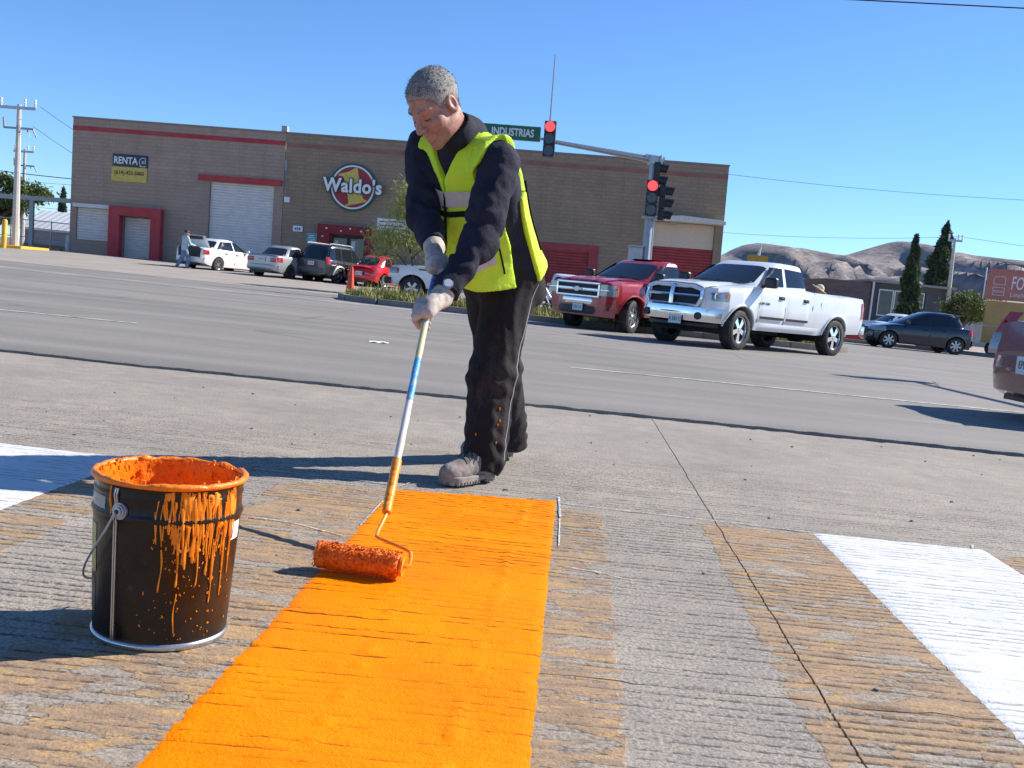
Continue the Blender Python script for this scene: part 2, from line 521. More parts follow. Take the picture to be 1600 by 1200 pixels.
pav = tag(MB().grid([[(x, y, -.02) for y in (-6, 6.95)] for x in (-90, 90)]).build('pavement', MT['dark']), kind='structure')
gap = .0025
def slab(xl, xr, ys, nx):
    ys = np.array(ys); u = np.linspace(0, 1, nx)
    Y, Uu = np.meshgrid(ys, u, indexing='ij')
    XL = np.vectorize(xl)(Y); XR = np.vectorize(xr)(Y)
    X = XL + gap + (XR - XL - 2 * gap) * Uu
    ed = np.minimum(X - XL, XR - X); ee = np.minimum(Y - ys[0], ys[-1] - Y)
    Z = groove(X, Y) - .003 * np.exp(-ee / .004) * np.clip(1 + 3 * fbm(X * 14, Y * 14, Y * 0, 2), 0, 3)
    wob = .0045 * fbm(X * 0 + 1, Y * 9, Y * 0 + 4, 3)
    X = X + np.where((Uu == 0) | (Uu == 1), wob, 0)
    n, m = X.shape
    vs = np.stack([X, Y, Z], -1).reshape(-1, 3)
    i = np.arange(n - 1)[:, None] * m + np.arange(m - 1)[None, :]
    fs = np.stack([i, i + 1, i + m + 1, i + m], -1).reshape(-1, 4)
    # skirt so the joint shows depth
    b = np.concatenate([np.arange(m), (np.arange(1, n)) * m + m - 1, (n - 1) * m + np.arange(m - 2, -1, -1), np.arange(n - 2, 0, -1) * m])
    low = vs[b].copy(); low[:, 2] = -.019; low = np.concatenate([vs[b], low])
    base = len(vs); L = len(b); i0 = np.arange(L); i1 = (i0 + 1) % L
    q = np.stack([base + i0, base + L + i0, base + L + i1, base + i1], 1)
    o = mesh_obj('concrete_slab', np.concatenate([vs, low]), np.concatenate([fs, q]), MT['concrete'], pav, 180)
    return set_attr(o, np.concatenate([groove_mask(X, Y).ravel(), np.zeros(len(low))]))
fine_near = [-4.0, -1, 0.5] + rows_far(1.2, 2.028, .0042) + [2.028]
fine_far = [2.033] + rows_far(2.040, 3.4, .0042) + rows_far(3.4, 5.2, .0062) + rows_far(5.2, 6.9, .1) + [6.9]
crs_near = [-4.0, -1, 0.5] + rows_far(1.2, 2.0, .05) + [2.028]
crs_far = [2.033] + rows_far(2.1, 6.9, .05) + [6.9]
j0 = lambda y: jx(y); jl = lambda y: jx(y) - 3.6; jr = lambda y: jx(y) + 3.6
slab(jl, j0, fine_near, 120); slab(jl, j0, fine_far, 120)
slab(j0, jr, fine_near, 100); slab(j0, jr, fine_far, 100)
for k_ in range(1, 5):
    slab(lambda y: jx(y) - 3.6 * (k_ + 1), lambda y: jx(y) - 3.6 * k_, crs_far, 30)
    slab(lambda y: jx(y) + 3.6 * k_, lambda y: jx(y) + 3.6 * (k_ + 1), crs_far, 30)

# asphalt overlay with a ragged, slightly raised edge
def asph_edge(x): return 6.88 + .035 * float(fbm(np.array(x * 1.3), np.array(0.), np.array(0.), 4)) * 2 + .05 * math.sin(x * .55)
xs_ = [-90, -60, -30, -15] + list(np.arange(-8, 12, .04)) + [15, 30, 60, 90]
P_ = []
for x in xs_:
    e = asph_edge(x); n_ = .012 * float(fbm(np.array(x * 11.), np.array(3.), np.array(0.), 3))
    P_.append([(x, e - .006 + n_, -.018), (x, e + n_ * 1.5, .016 + n_ * .4), (x, e + .03 + n_, .024), (x, e + .3, .026), (x, 12, .026), (x, 20, .026), (x, 32.0, .026)])
road = tag(MB().grid(P_).build('road', MT['asphalt'], smooth=60), kind='structure')
side = MB().grid([[(x, y, .026) for y in (32.0, 60, 140)] for x in (8.6, 19.5)]).build('side_street', MT['asphalt'])
tag(side, kind='structure')
# parking lot apron, rising gently to the shop
tag(MB().grid([[(x, y, lot_z(y, x)) for y in (32.0, 35, 38, 41, 44, 47, 50, 53, 56, 70, 130)] for x in (-90, -40, -29, -26.5, -24, -10, 0, 8.6)]).build('parking_lot', MT['lot']), kind='structure')
tag(MB().grid([[(x, y, .03) for y in (32.0, 60, 140)] for x in (19.5, 120)]).build('far_lot', MT['lot']), kind='structure')

# worn lane line, two lengths
MT['lane'] = (lambda k: k.fin(k.mix(k.ramp(k.noise(k.geo(), 9, 7, .75), (.40, .0), (.56, .8)), (.25, .232, .21, 1), (.68, .66, .63, 1)), .8))(NT('worn_lane_paint'))
lm = MB()
for (x0, y0, x1, y1) in ((-16, 9.85, -3.9, 10.5), (.58, 10.62, 9.5, 11.0)):
    n_ = 24
    lm.grid([[(x0 + (x1-x0)*i/n_, y0 + (y1-y0)*i/n_ + o, .0305) for o in (-.045, .045)] for i in range(n_ + 1)])
lane = lm.build('lane_marking', MT['lane'], road)
# pale patch of sand and dust at the far lane edge
MT['dust'] = (lambda k: k.fin(k.mix(k.ramp(k.noise(k.geo(), .8, 7, .7), (.45, .0), (.6, .8)), (.20, .197, .194, 1), (.34, .315, .285, 1)), .9))(NT('dusty_asphalt'))
tag(MB().grid([[(x, y0, .030), (x, y0 + .6 + .5 * math.sin(x * .7), .030), (x, 25.6, .030)] for x, y0 in [(-14 + i * .8, 24.3 + .3 * math.sin(i * 1.3)) for i in range(22)]]).build('road_dust', MT['dust'], road))

# ------------------------------------------------------------------ paint on the crossing
def mat_fresh(name, c0, c1, groove_c, gap_amt):
    k = NT(name); P = k.geo()
    st = k.n('Mapping'); k.set(st.inputs[0], P); st.inputs['Scale'].default_value = (3.0, 30, 1)
    n1 = k.noise(P, 3, 4); n2 = k.noise(P, 130, 3, .7); n3 = k.noise(st.outputs[0], 2, 5, .7)
    c = k.ramp(n1, (.3, c0), (.7, c1))
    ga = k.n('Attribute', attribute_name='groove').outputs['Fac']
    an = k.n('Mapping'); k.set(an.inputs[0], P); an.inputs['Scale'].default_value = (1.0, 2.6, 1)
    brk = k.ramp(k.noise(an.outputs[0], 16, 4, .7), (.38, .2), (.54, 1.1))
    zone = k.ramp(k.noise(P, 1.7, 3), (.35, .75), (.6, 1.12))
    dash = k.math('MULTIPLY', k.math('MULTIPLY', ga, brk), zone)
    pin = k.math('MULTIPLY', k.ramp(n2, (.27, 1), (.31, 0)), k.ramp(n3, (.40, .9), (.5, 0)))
    bare = k.math('MULTIPLY', k.math('MAXIMUM', k.ramp(dash, (.34, 0), (.62, 1)), pin), gap_amt)  # pinholes and paint gaps, plus groove shade painted in as dark dashes
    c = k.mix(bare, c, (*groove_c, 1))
    return k.fin(c, k.ramp(n1, (.3, .5), (.7, .7)), 0, k.bump(n2, .004, .8), .06)
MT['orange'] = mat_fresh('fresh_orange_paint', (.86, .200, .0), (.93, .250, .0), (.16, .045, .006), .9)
MT['crosswhite'] = mat_fresh('crossing_white_paint', (.58, .585, .58), (.66, .66, .65), (.33, .33, .32), .8)
def stripe(name, xl0, xr0, yl, yr, y0, mt, label, slope=.0535, thick=.0032, raw=True):
    ys = np.arange(y0, max(yl, yr) + .05, .0045); nx = 44
    V, Uu = np.meshgrid(np.linspace(0, 1, len(ys)), np.linspace(0, 1, nx), indexing='ij')
    TOP = yl + (yr - yl) * Uu + .006 * fbm(Uu * 40, V * 0, V * 0 + 3, 3)
    Y = y0 + (TOP - y0) * V
    e = (.007 if raw else .004) * fbm(V * 0 + 1, Y * 35, V * 0, 4)
    e2 = .004 * fbm(V * 0 + 7, Y * 60, V * 0, 3)
    XL = xl0 + slope * (Y - 3.7) + e; XR = xr0 + slope * (Y - 3.7) + e2
    X = XL + (XR - XL) * Uu
    g = groove(X, Y)
    Z = thick + np.where(g < 0, g * .80, g * .6) + .0012 * fbm(X * 70, Y * 70, V * 0, 2)
    if raw:   # ridge left by the edge of the roller
        for xr_ in (.05, -.17):
            Z = Z + .0055 * np.exp(-((X - (xr_ + .07 * (Y - 3.0) + .012 * fbm(V * 0, Y * 6, V * 0 + xr_ * 9, 2))) / .008) ** 2) * np.clip(.2 + 3 * fbm(X * 26, Y * 26, V * 0 + 1, 2), 0, 1)
    edge = np.minimum(np.minimum(Uu, 1 - Uu) * .6, (1 - V) * 2.4)
    Z = Z - .003 * np.exp(-edge / .006)
    n, m = X.shape
    vs = np.stack([X, Y, Z], -1).reshape(-1, 3)
    i = np.arange(n - 1)[:, None] * m + np.arange(m - 1)[None, :]
    fs = np.stack([i, i + 1, i + m + 1, i + m], -1).reshape(-1, 4)
    o = set_attr(mesh_obj(name, vs, fs, mt, None, 180), groove_mask(X, Y).ravel())
    return tag(o, label, 'road marking', 'painted crossing stripes')
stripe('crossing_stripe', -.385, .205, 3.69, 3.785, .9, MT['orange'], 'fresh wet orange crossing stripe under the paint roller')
stripe('crossing_stripe', 1.15, 1.78, 3.69, 3.70, .9, MT['crosswhite'], 'white crossing stripe at the right edge beside bare concrete', raw=False)
stripe('crossing_stripe', -1.99, -1.365, 3.80, 3.76, .9, MT['crosswhite'], 'white crossing stripe behind the paint bucket crossed by shadow', raw=False)
# chalk setting-out lines
k = NT('chalk'); MT['chalk'] = k.fin(k.mix(k.ramp(k.noise(k.geo(), 60, 4, .7), (.44, 0), (.56, .9)), (.30, .28, .26, 1), (.72, .72, .71, 1)), .9)
def chalk(pts, w=.012):
    b = MB(); pts = [Vector((*p, 0)) for p in pts]; Pg = []
    out = []
    for a, c in zip(pts[:-1], pts[1:]):
        n_ = max(2, int((c - a).length / .03))
        out += [a + (c - a) * i / n_ for i in range(n_)]
    out.append(pts[-1])
    for i, p in enumerate(out):
        t = (out[min(i+1, len(out)-1)] - out[max(i-1, 0)]).normalized(); n2 = Vector((-t.y, t.x, 0))
        ww = w * (.9 + .2 * math.sin(i * .9))
        Pg.append([tuple(p + n2 * ww + Vector((0, 0, .0035))), tuple(p - n2 * ww + Vector((0, 0, .0035)))])
    b.grid(Pg); o = b.build('chalk_line', MT['chalk'], pav)
    return o
chalk([(.222, 3.86), (.219, 3.7), (.214, 3.5)], .004)
chalk([(.212, 3.48), (.195, 3.1)], .0025)
chalk([(.22, 3.74), (.7, 3.72), (1.14, 3.69)], .003)
chalk([(-.345, 3.84), (-.385, 3.72), (-.402, 3.45), (-.42, 3.1)], .002)
chalk([(-1.98, 3.80), (-1.95, 3.92)], .005)
chalk([(-.40, 3.77), (-.9, 3.80), (-1.36, 3.80)], .003)
chalk([(-.45, 2.95), (-.62, 3.04), (-.75, 3.06)], .0025)
chalk([(.20, 2.86), (.29, 2.84), (.36, 2.80)], .0025)
chalk([(1.74, 3.70), (1.77, 3.76)], .004)
# small stones and litter specks on the pavement
b = MB()
for i in range(90):
    x, y = rng.uniform(-2.2, 3.4), rng.uniform(2.0, 6.7); r = rng.uniform(.002, .006)
    if -.42 < x < .24 and y < 3.8: continue
    b.box((x, y, r * .5), (r * 2 * rng.uniform(.7, 1.5), r * 2, r * 1.4), rz=rng.uniform(0, 3))
tag(b.build('pebbles', MT['kerb'], None, 0), 'loose grit and tiny stones scattered over the concrete slabs', 'grit', kind='stuff')
lit = MB()
lit.grid([[(-1.62 + i * .05, 11.3 + j * .05 + .02 * i, .03 + .012 * ((i + j) % 2)) for j in range(3)] for i in range(5)])
tag(lit.build('paper_scrap', MT['white'], None, 0), 'white scrap of litter lying on the asphalt left of the worker', 'litter')

# ------------------------------------------------------------------ verge with kerb and grass
vx0, vx1, vy0, vy1 = -5.0, 8.0, 26.0, 31.4
vp = [(vx0 + .5, vy0 + 1.0), (vx0 + 1.4, vy0 + .25), (vx0 + 3, vy0), (vx1, vy0), (vx1 + .4, vy0 + .5), (vx1 + .4, vy1 - .5), (vx1, vy1), (vx0 + 1.4, vy1), (vx0 + .3, vy1 - 1), (vx0, vy1 - 2.5)]
cx_, cy_ = 1.5, 28.7
MT['verge'] = mat_ground('verge_soil', (.16, .13, .08), (.24, .20, .12), .8)
vb = MB(); vb.prism(vp, lambda x, y: (x, y, -.02), lambda x, y: (x, y, .14))
verge = tag(vb.build('verge', MT['verge']), kind='structure')
kp = MB()
n_ = len(vp)
for i in range(n_):
    a, c = Vector((*vp[i], 0)), Vector((*vp[(i+1) % n_], 0))
    d = (c - a); L = d.length; m_ = max(1, round(L / 1.1)); nn = Vector((d.y, -d.x, 0)).normalized()
    ang = math.atan2(d.y, d.x)
    for q in range(m_):
        p = a + d * ((q + .5) / m_) + nn * .06
        kb = MB().box((p.x, p.y, .075), (L / m_ - .012, .15, .21), rz=ang, bev=.02)
        kb.build('kerb_stone', MT['kerb'], verge)
k = NT('grass_blades'); P = k.geo(); oi = k.noise(P, 1.1, 4); o2 = k.noise(P, 14, 2)
c = k.ramp(oi, (.3, (.11, .14, .03)), (.5, (.24, .24, .06)), (.7, (.38, .34, .14)))
c = k.mix(k.ramp(o2, (.4, 0), (.7, .5)), c, (.42, .36, .19, 1))
MT['grass'] = k.fin(c, .75, 0, None, .2)
def inside(x, y):
    c_ = False; j = len(vp) - 1
    for i in range(len(vp)):
        if (vp[i][1] > y) != (vp[j][1] > y) and x < (vp[j][0]-vp[i][0])*(y-vp[i][1])/(vp[j][1]-vp[i][1])+vp[i][0]: c_ = not c_
        j = i
    return c_
gv, gf = [], []
for i in range(34000):
    x, y = rng.uniform(vx0, vx1), rng.uniform(vy0 + .1, vy1)
    if not inside(x, y): continue
    dens = float(vnoise(np.array(x * .8), np.array(y * .8), np.array(0.)))
    if dens < -.22 and rng.random() < .8: continue
    h = (.06 + .19 * rng.random() ** 1.8) * (1 + 1.2 * max(0, dens)); 
    if y > 27.5 and rng.random() < .12: h *= 1.7
    th = rng.uniform(0, 6.28); w = .010 + .010 * rng.random(); l = h * rng.uniform(.1, .6)
    dx, dy = math.cos(th), math.sin(th); px, py = -dy * w, dx * w
    b0 = len(gv)
    gv += [(x + px, y + py, .13), (x - px, y - py, .13), (x - px*.7 + dx*l*.4, y - py*.7 + dy*l*.4, .13 + h*.6), (x + px*.7 + dx*l*.4, y + py*.7 + dy*l*.4, .13 + h*.6), (x + dx*l, y + dy*l, .13 + h)]
    gf += [(b0, b0+1, b0+2, b0+3), (b0+3, b0+2, b0+4)]
tag(mesh_obj('verge_grass', gv, gf, MT['grass'], None, 0), 'dry yellow green grass growing on the kerbed verge', 'grass', kind='stuff')

# ------------------------------------------------------------------ mountains far behind
ridge_uv = [(-0.9, 0.012), (-0.5, 0.02), (-0.1, 0.03), (0.1, 0.04), (0.1902, 0.0558), (0.1988, 0.0616), (0.2076, 0.0662), (0.2226, 0.0709), (0.2351, 0.0697), (0.2444, 0.07), (0.2631, 0.0701), (0.2789, 0.068), (0.2947, 0.0659), (0.304, 0.0663), (0.3128, 0.0696), (0.3365, 0.0788), (0.3453, 0.0822), (0.3523, 0.0854), (0.3603, 0.0862), (0.3697, 0.0853), (0.3794, 0.0826), (0.4047, 0.0797), (0.4369, 0.0719), (0.4559, 0.0689), (0.4811, 0.0671), (0.6, 0.066), (0.8, 0.06), (1.3, 0.05)]
D_ = 3000.0
D_ = 1700 + .65 * 2100
rx = [p[0] * D_ for p in ridge_uv]; rz_ = [p[1] * D_ for p in ridge_uv]
nx, ny = 300, 46
X = np.linspace(-700, 4200, nx); Tt = np.linspace(0, 1, ny)
XX, TT = np.meshgrid(X, Tt, indexing='ij')
base = np.interp(X, rx, rz_)[:, None]
prof = np.interp(TT, [0, .15, .62, .68, 1], [0, .16, 1.0, 1.0, .1])
gul = fbm(XX / 190, TT * 2.2, TT * 0 + 2, 5)
rid = 1 - np.abs(fbm(XX / 130 + 8, TT * 1.6, TT * 0 + 6, 4)) * 2
amp = np.clip(np.sin(np.clip(TT / .64, 0, 1) * math.pi), 0, 1)
ZZ = base * prof + amp * (gul * 105 + (rid - .6) * 80)
ZZ += (1 - amp) * 5 * fbm(XX / 60, TT * 9, TT * 0, 3)
YY = 1700 + TT * 2100
# keep the skyline where the photograph has it
sc = YY / (1700 + .65 * 2100) ; ZZ = np.where(TT < .65, np.minimum(ZZ, (base + 4) * sc - 2), ZZ)
vs = np.stack([XX * (1 + 0 * YY), YY, ZZ - 6], -1).reshape(-1, 3)
i = np.arange(nx - 1)[:, None] * ny + np.arange(ny - 1)[None, :]
fs = np.stack([i, i + ny, i + ny + 1, i + 1], -1).reshape(-1, 4)
k = NT('desert_mountain'); P = k.geo()
n1 = k.noise(P, .004, 8, .7); n2 = k.noise(P, .022, 7, .75)
c = k.ramp(n1, (.36, (.23, .205, .205)), (.5, (.34, .30, .288)), (.64, (.45, .395, .36)))
c = k.mix(k.ramp(n2, (.42, .8), (.55, 0)), c, (.19, .18, .172, 1))
MT['mountain'] = k.fin(c, .95, 0, k.bump(n2, 14, .9), .1)
tag(mesh_obj('mountain', vs, fs, MT['mountain'], None, 180), kind='structure')
# ================================================================== the shop building
TILT = R(-1.6)                                # the street falls to the right of plumb things
def plumb(o, loc, rz=0.0):
    o.matrix_world = Matrix.Translation(loc) @ Matrix.Rotation(TILT, 4, 'Y') @ Matrix.Rotation(rz, 4, 'Z')
    return o
def mat_block(name, c0, c1, mortar):
    k = NT(name)
    v = k.coord('Object'); s = k.sep(v)
    uv = k.comb(s[0], s[2], 0.0)
    br = k.n('TexBrick', offset=.5)
    k.set(br.inputs['Vector'], uv)
    br.inputs['Scale'].default_value = 1.0; br.inputs['Brick Width'].default_value = .40; br.inputs['Row Height'].default_value = .20
    br.inputs['Mortar Size'].default_value = .012; br.inputs['Mortar Smooth'].default_value = .2; br.inputs['Bias'].default_value = 0
    br.inputs['Color1'].default_value = (*c0, 1); br.inputs['Color2'].default_value = (*c1, 1); br.inputs['Mortar'].default_value = (*mortar, 1)
    st = k.n('Mapping'); k.set(st.inputs[0], v); st.inputs['Scale'].default_value = (.25, .25, 2.0)
    n1 = k.noise(v, .5, 6, .65); n2 = k.noise(st.outputs[0], 1.2, 5, .7); n3 = k.noise(v, 30, 3)
    c = k.mix(k.ramp(n1, (.35, .35), (.65, 0)), br.outputs[0], tuple(x * .72 for x in c0) + (1,))
    c = k.mix(k.ramp(n2, (.5, 0), (.8, .30)), c, tuple(min(1, x * 1.35) for x in c1) + (1,))
    s2 = k.n('Mapping'); k.set(s2.inputs[0], v); s2.inputs['Scale'].default_value = (1.6, 1, .14)
    run = k.math('MULTIPLY', k.ramp(k.noise(s2.outputs[0], 1.1, 6, .7), (.52, 0), (.72, .55)), k.ramp(k.math('MULTIPLY_ADD', s[2], .13, 0), (.25, .25), (.95, 1)))
    c = k.mix(run, c, tuple(x * .6 for x in c0) + (1,))
    h = k.math('SUBTRACT', k.math('MULTIPLY', n3, .3), br.outputs[1])
    return k.fin(c, .9, 0, k.bump(h, .012, .8), .2)
MT['block_a'] = mat_block('block_wall_mauve', (.385, .285, .222), (.42, .31, .245), (.36, .27, .215))
MT['block_b'] = mat_block('block_wall_brown', (.30, .222, .158), (.345, .255, .18), (.285, .21, .152))
MT['wallred'] = M('wall_red', (.45, .045, .05), .7, var=.15, vs=2, dirt=(.25, .10, .09), damt=.35)
MT['bandred'] = M('band_red', (.42, .035, .045), .7, var=.2, vs=1.5, dirt=(.22, .12, .11), dscale=1.2, damt=.5)
MT['fadered'] = M('faded_band_red', (.29, .115, .09), .8, var=.25, vs=1.2, dirt=(.22, .16, .14), dscale=1.5, damt=.7)
MT['shutter'] = M('galvanised_shutter', (.66, .64, .62), .5, .1, var=.08, vs=1.5)
MT['redshutter'] = M('red_shutter', (.36, .035, .04), .55, var=.2, vs=2, dirt=(.2, .08, .07), damt=.4)
MT['beige'] = M('beige_plaster', (.62, .50, .38), .85, var=.06)
MT['plinth'] = M('brown_plinth', (.24, .17, .10), .9, var=.2)
MT['navy'] = M('sign_navy', (.03, .045, .075), .5, var=.1)
MT['signyellow'] = M('sign_yellow', (.62, .47, .10), .6, var=.12)
MT['signwhite'] = M('sign_white', (.80, .80, .78), .5, var=.05)
MT['signgreen'] = M('sign_green', (.012, .085, .075), .45, var=.1)
MT['signred'] = M('sign_red', (.30, .02, .035), .45, var=.1)
MT['cyan'] = M('cyan_board', (.12, .42, .48), .55, var=.12)
MT['doorglass'] = M('door_glass', (.03, .034, .036), .05, var=.3, vs=2, spec=.8)
MT['roofgrey'] = M('roof_grey', (.30, .29, .28), .85)

bld = empty('shop_building')
plumb(bld, (-25.2, 57, 0))
def wall_open(name, x0, x1, z0, z1, ops, mt, depth=.35):
    """front wall from x0 to x1 with real openings and their reveals"""
    xs = sorted({x0, x1, *[o[0] for o in ops], *[o[1] for o in ops]}); zs = sorted({z0, z1, *[o[2] for o in ops], *[o[3] for o in ops]})
    b = MB()
    for xa, xb in zip(xs[:-1], xs[1:]):
        for za, zb in zip(zs[:-1], zs[1:]):
            xm, zm = (xa+xb)/2, (za+zb)/2
            if any(o[0] < xm < o[1] and o[2] < zm < o[3] for o in ops): continue
            b.add([(xa, 0, za), (xb, 0, za), (xb, 0, zb), (xa, 0, zb)], [(0, 1, 2, 3)])
    for a, c, d, e in ops:
        b.add([(a,0,d),(a,depth,d),(a,depth,e),(a,0,e)], [(0,1,2,3)])
        b.add([(c,0,d),(c,0,e),(c,depth,e),(c,depth,d)], [(0,1,2,3)])
        b.add([(a,0,e),(a,depth,e),(c,depth,e),(c,0,e)], [(0,1,2,3)])
        b.add([(a,0,d),(c,0,d),(c,depth,d),(a,depth,d)], [(0,1,2,3)])
    return b.build(name, mt, bld, 0)
H = 7.65
SPL = 11.72
opA = [(.35, 2.31, 1.03, 2.88), (2.96, 4.64, .05, 2.48), (7.65, 11.2, -.3, 4.73)]
opB = [(14.5, 16.4, -.6, 2.36), (25.2, 29.15, -1.2, 2.74), (32.13, 35.58, -1.4, 4.37)]
wall_open('wall', 0, SPL, -1.0, H, opA, MT['block_a'])
wall_open('wall', SPL + .02, 36.03, -1.6, H, opB, MT['block_b'])
b = MB()                                      # the rest of the shell
b.add([(0,0,-1),(0,26,-1),(0,26,H),(0,0,H)], [(3,2,1,0)]); b.add([(36.03,0,-1.6),(36.03,26,-1.6),(36.03,26,H),(36.03,0,H)], [(0,1,2,3)])
b.add([(0,26,-1.6),(36.03,26,-1.6),(36.03,26,H),(0,26,H)], [(3,2,1,0)])
b.add([(SPL,0,-1.6),(SPL,.3,-1.6),(SPL,.3,H),(SPL,0,H)], [(0,1,2,3)])
b.build('side_wall', MT['block_b'], bld, 0)
MB().b2(.0, 36.03, .3, 26, H - .6, H - .4).build('roof', MT['roofgrey'], bld, 0)
cp = MB(); cp.b2(-.04, SPL, -.05, .32, H, H + .07); cp.b2(SPL + .03, 36.07, -.05, .32, H, H + .07)
cp.build('coping', M('coping', (.24, .20, .19), .85), bld, 0)
MB().b2(.0, SPL, -.03, 0.0, 6.98, 7.22).build('painted_band', MT['bandred'], bld, 0)
MB().b2(SPL + .05, 36.03, -.02, 0.0, 6.92, 7.14).build('painted_band', MT['fadered'], bld, 0)
MB().b2(-.02, 7.55, -.25, -.002, -.6, .24).build('plinth', MT['plinth'], bld, 0)
MB().b2(11.45, 11.75, -.05, .5, H + .07, H + .38).build('roof_vent', MT['grey'], bld, 0)
def shutter(x0, x1, z0, z1, mt, y=.12, pitch=.15, name='roller_shutter'):
    b = MB(); P = []
    z = z0
    while z < z1 - 1e-6:
        for dz, dy in ((0, .0), (pitch*.12, -.035), (pitch*.70, -.045), (pitch*.90, 0.0)):
            zz = min(z + dz, z1); P.append([(x0, y + dy, zz), ((x0+x1)/2, y + dy, zz), (x1, y + dy, zz)])
        z += pitch
    b.grid([list(r) for r in zip(*P)])
    return b.build(name, mt, bld, 0)
shutter(.37, 2.29, 1.03, 2.86, MT['shutter'])
MB().b2(.22, 2.40, -.26, -.004, 2.80, 3.02, bev=.02).build('shutter_box', MT['shutter'], bld)
shutter(2.98, 4.62, .05, 2.46, MT['shutter'], y=.25)
shutter(7.67, 11.18, -.3, 4.73, MT['shutter'], y=.2)
shutter(25.2, 29.12, -1.2, 2.74, MT['redshutter'], y=.1, pitch=.16)
MB().b2(25.1, 29.3, -.04, -.003, 2.42, 2.80).b2(28.75, 29.28, -.05, -.003, -1.2, 2.418).build('shutter_surround', MT['redshutter'], bld)
shutter(32.15, 35.56, -1.4, 3.03, MT['redshutter'], y=.22, pitch=.16)
MB().b2(32.15, 35.56, .16, .24, 3.05, 4.37).build('bay_panel', MT['beige'], bld, 0)
b = MB(); b.prism([(31.7, 4.40), (35.98, 4.40), (35.98, 4.56), (35.7, 4.64), (33.6, 4.74), (31.7, 4.55)], lambda x, z: (x, -.85, z), lambda x, z: (x, -.004, z))
b.build('awning', M('awning_plaster', (.62, .57, .50), .8), bld, 0)
MB().b2(33.0, 33.4, -.5, -.2, 4.26, 4.395).build('awning_lamp', MT['grey'], bld, 0)
# red portal round the small door
b = MB()
b.b2(2.34, 2.95, -.55, -.004, -.3, 3.0); b.b2(4.65, 5.20, -.55, -.004, -.3, 3.0); b.b2(2.952, 4.648, -.55, -.004, 2.50, 2.998)
b.build('portal', MT['wallred'], bld, 0)
MB().b2(7.03, 11.62, -.16, -.004, 4.76, 5.08).build('lintel', MT['wallred'], bld, 0)
# shop entrance
b = MB()
b.b2(13.8, 14.48, -.5, -.004, -.7, 2.86); b.b2(16.42, 16.98, -.5, -.004, -.7, 2.86); b.b2(14.482, 16.418, -.5, -.004, 2.38, 2.858)
ent = b.build('entrance_surround', M('entrance_red', (.24, .018, .022), .7, var=.15), bld, 0)
pass
for (x, z) in [(14.3, 2.65), (15.6, 2.7), (16.2, 2.6), (14.1, 2.2), (16.7, 2.3), (16.72, 1.3), (16.6, .6), (14.05, 1.3), (15.1, 2.55)]:
    MB().tube([(x, -.503, z), (x, -.512, z)], .05, 8).build('painted_dot', MT['signwhite'], ent)
fr = M('door_frame', (.06, .035, .035), .5)
for x0, x1 in ((14.52, 15.42), (15.46, 16.38)):
    d = MB(); y0, y1 = .18, .24
    d.b2(x0, x0+.09, y0, y1, -.6, 2.3); d.b2(x1-.09, x1, y0, y1, -.6, 2.3); d.b2(x0+.091, x1-.091, y0, y1, 2.18, 2.3); d.b2(x0+.091, x1-.091, y0, y1, .95, 1.05); d.b2(x0+.091, x1-.091, y0, y1, -.6, -.4)
    dd = d.build('door', fr, bld, 0)
    MB().b2(x0+.09, x1-.09, .20, .215, -.4, 2.18).build('pane', MT['doorglass'], dd, 0)
    MB().b2(x0+.14, x0+.34, .192, .199, 1.1, 2.05).b2(x0+.40, x1-.14, .193, .198, .35, .92).build('poster', MT['signwhite'], dd, 0)
MB().b2(14.5, 16.4, .18, .26, 2.3, 2.36).build('door_head', fr, bld, 0)
MB().b2(11.82, 12.12, -.18, -.004, 3.9, 4.2, bev=.02).build('junction_box', MT['white'], bld)
cd = MB().tube([(11.86, -.03, 4.2), (11.86, -.03, 6.1)], .02, 6).tube([(11.8, -.03, 5.6), (11.8, -.09, 6.2)], .06, 8); cd.build('conduit', MT['grey'], bld)
MB().tube([(30.3, -.01, 1.55), (30.3, -.05, 1.55)], .09, 10).build('wall_vent', MT['black'], bld)
# address plate and cyan notice
n_ = MB().b2(12.35, 12.9, -.04, -.004, 2.36, 2.68).build('address_plate', MT['signwhite'], bld, 0)
MB().b2(12.33, 12.92, -.036, -.003, 2.34, 2.70).build('plate_edge', MT['ink'], n_, 0)
text_mesh('plate_number', '418', .22, MT['ink'], n_, (12.62, -.045, 2.50), (1,0,0), (0,0,1), 1.0, .002, .006)
c_ = MB().b2(13.15, 13.74, -.04, -.004, 1.78, 2.33).build('notice_board', MT['cyan'], bld, 0)
ln = MB()
for z_, a, w in ((2.2, 13.3, .25), (2.1, 13.25, .35), (1.98, 13.32, .28), (1.9, 13.25, .4)): ln.b2(a, a + w, -.046, -.0405, z_ - .02, z_ + .02)
ln.build('notice_print', MT['signwhite'], c_, 0)

def on_facade(o):
    plumb(o, (-25.2, 57, 0)); return o
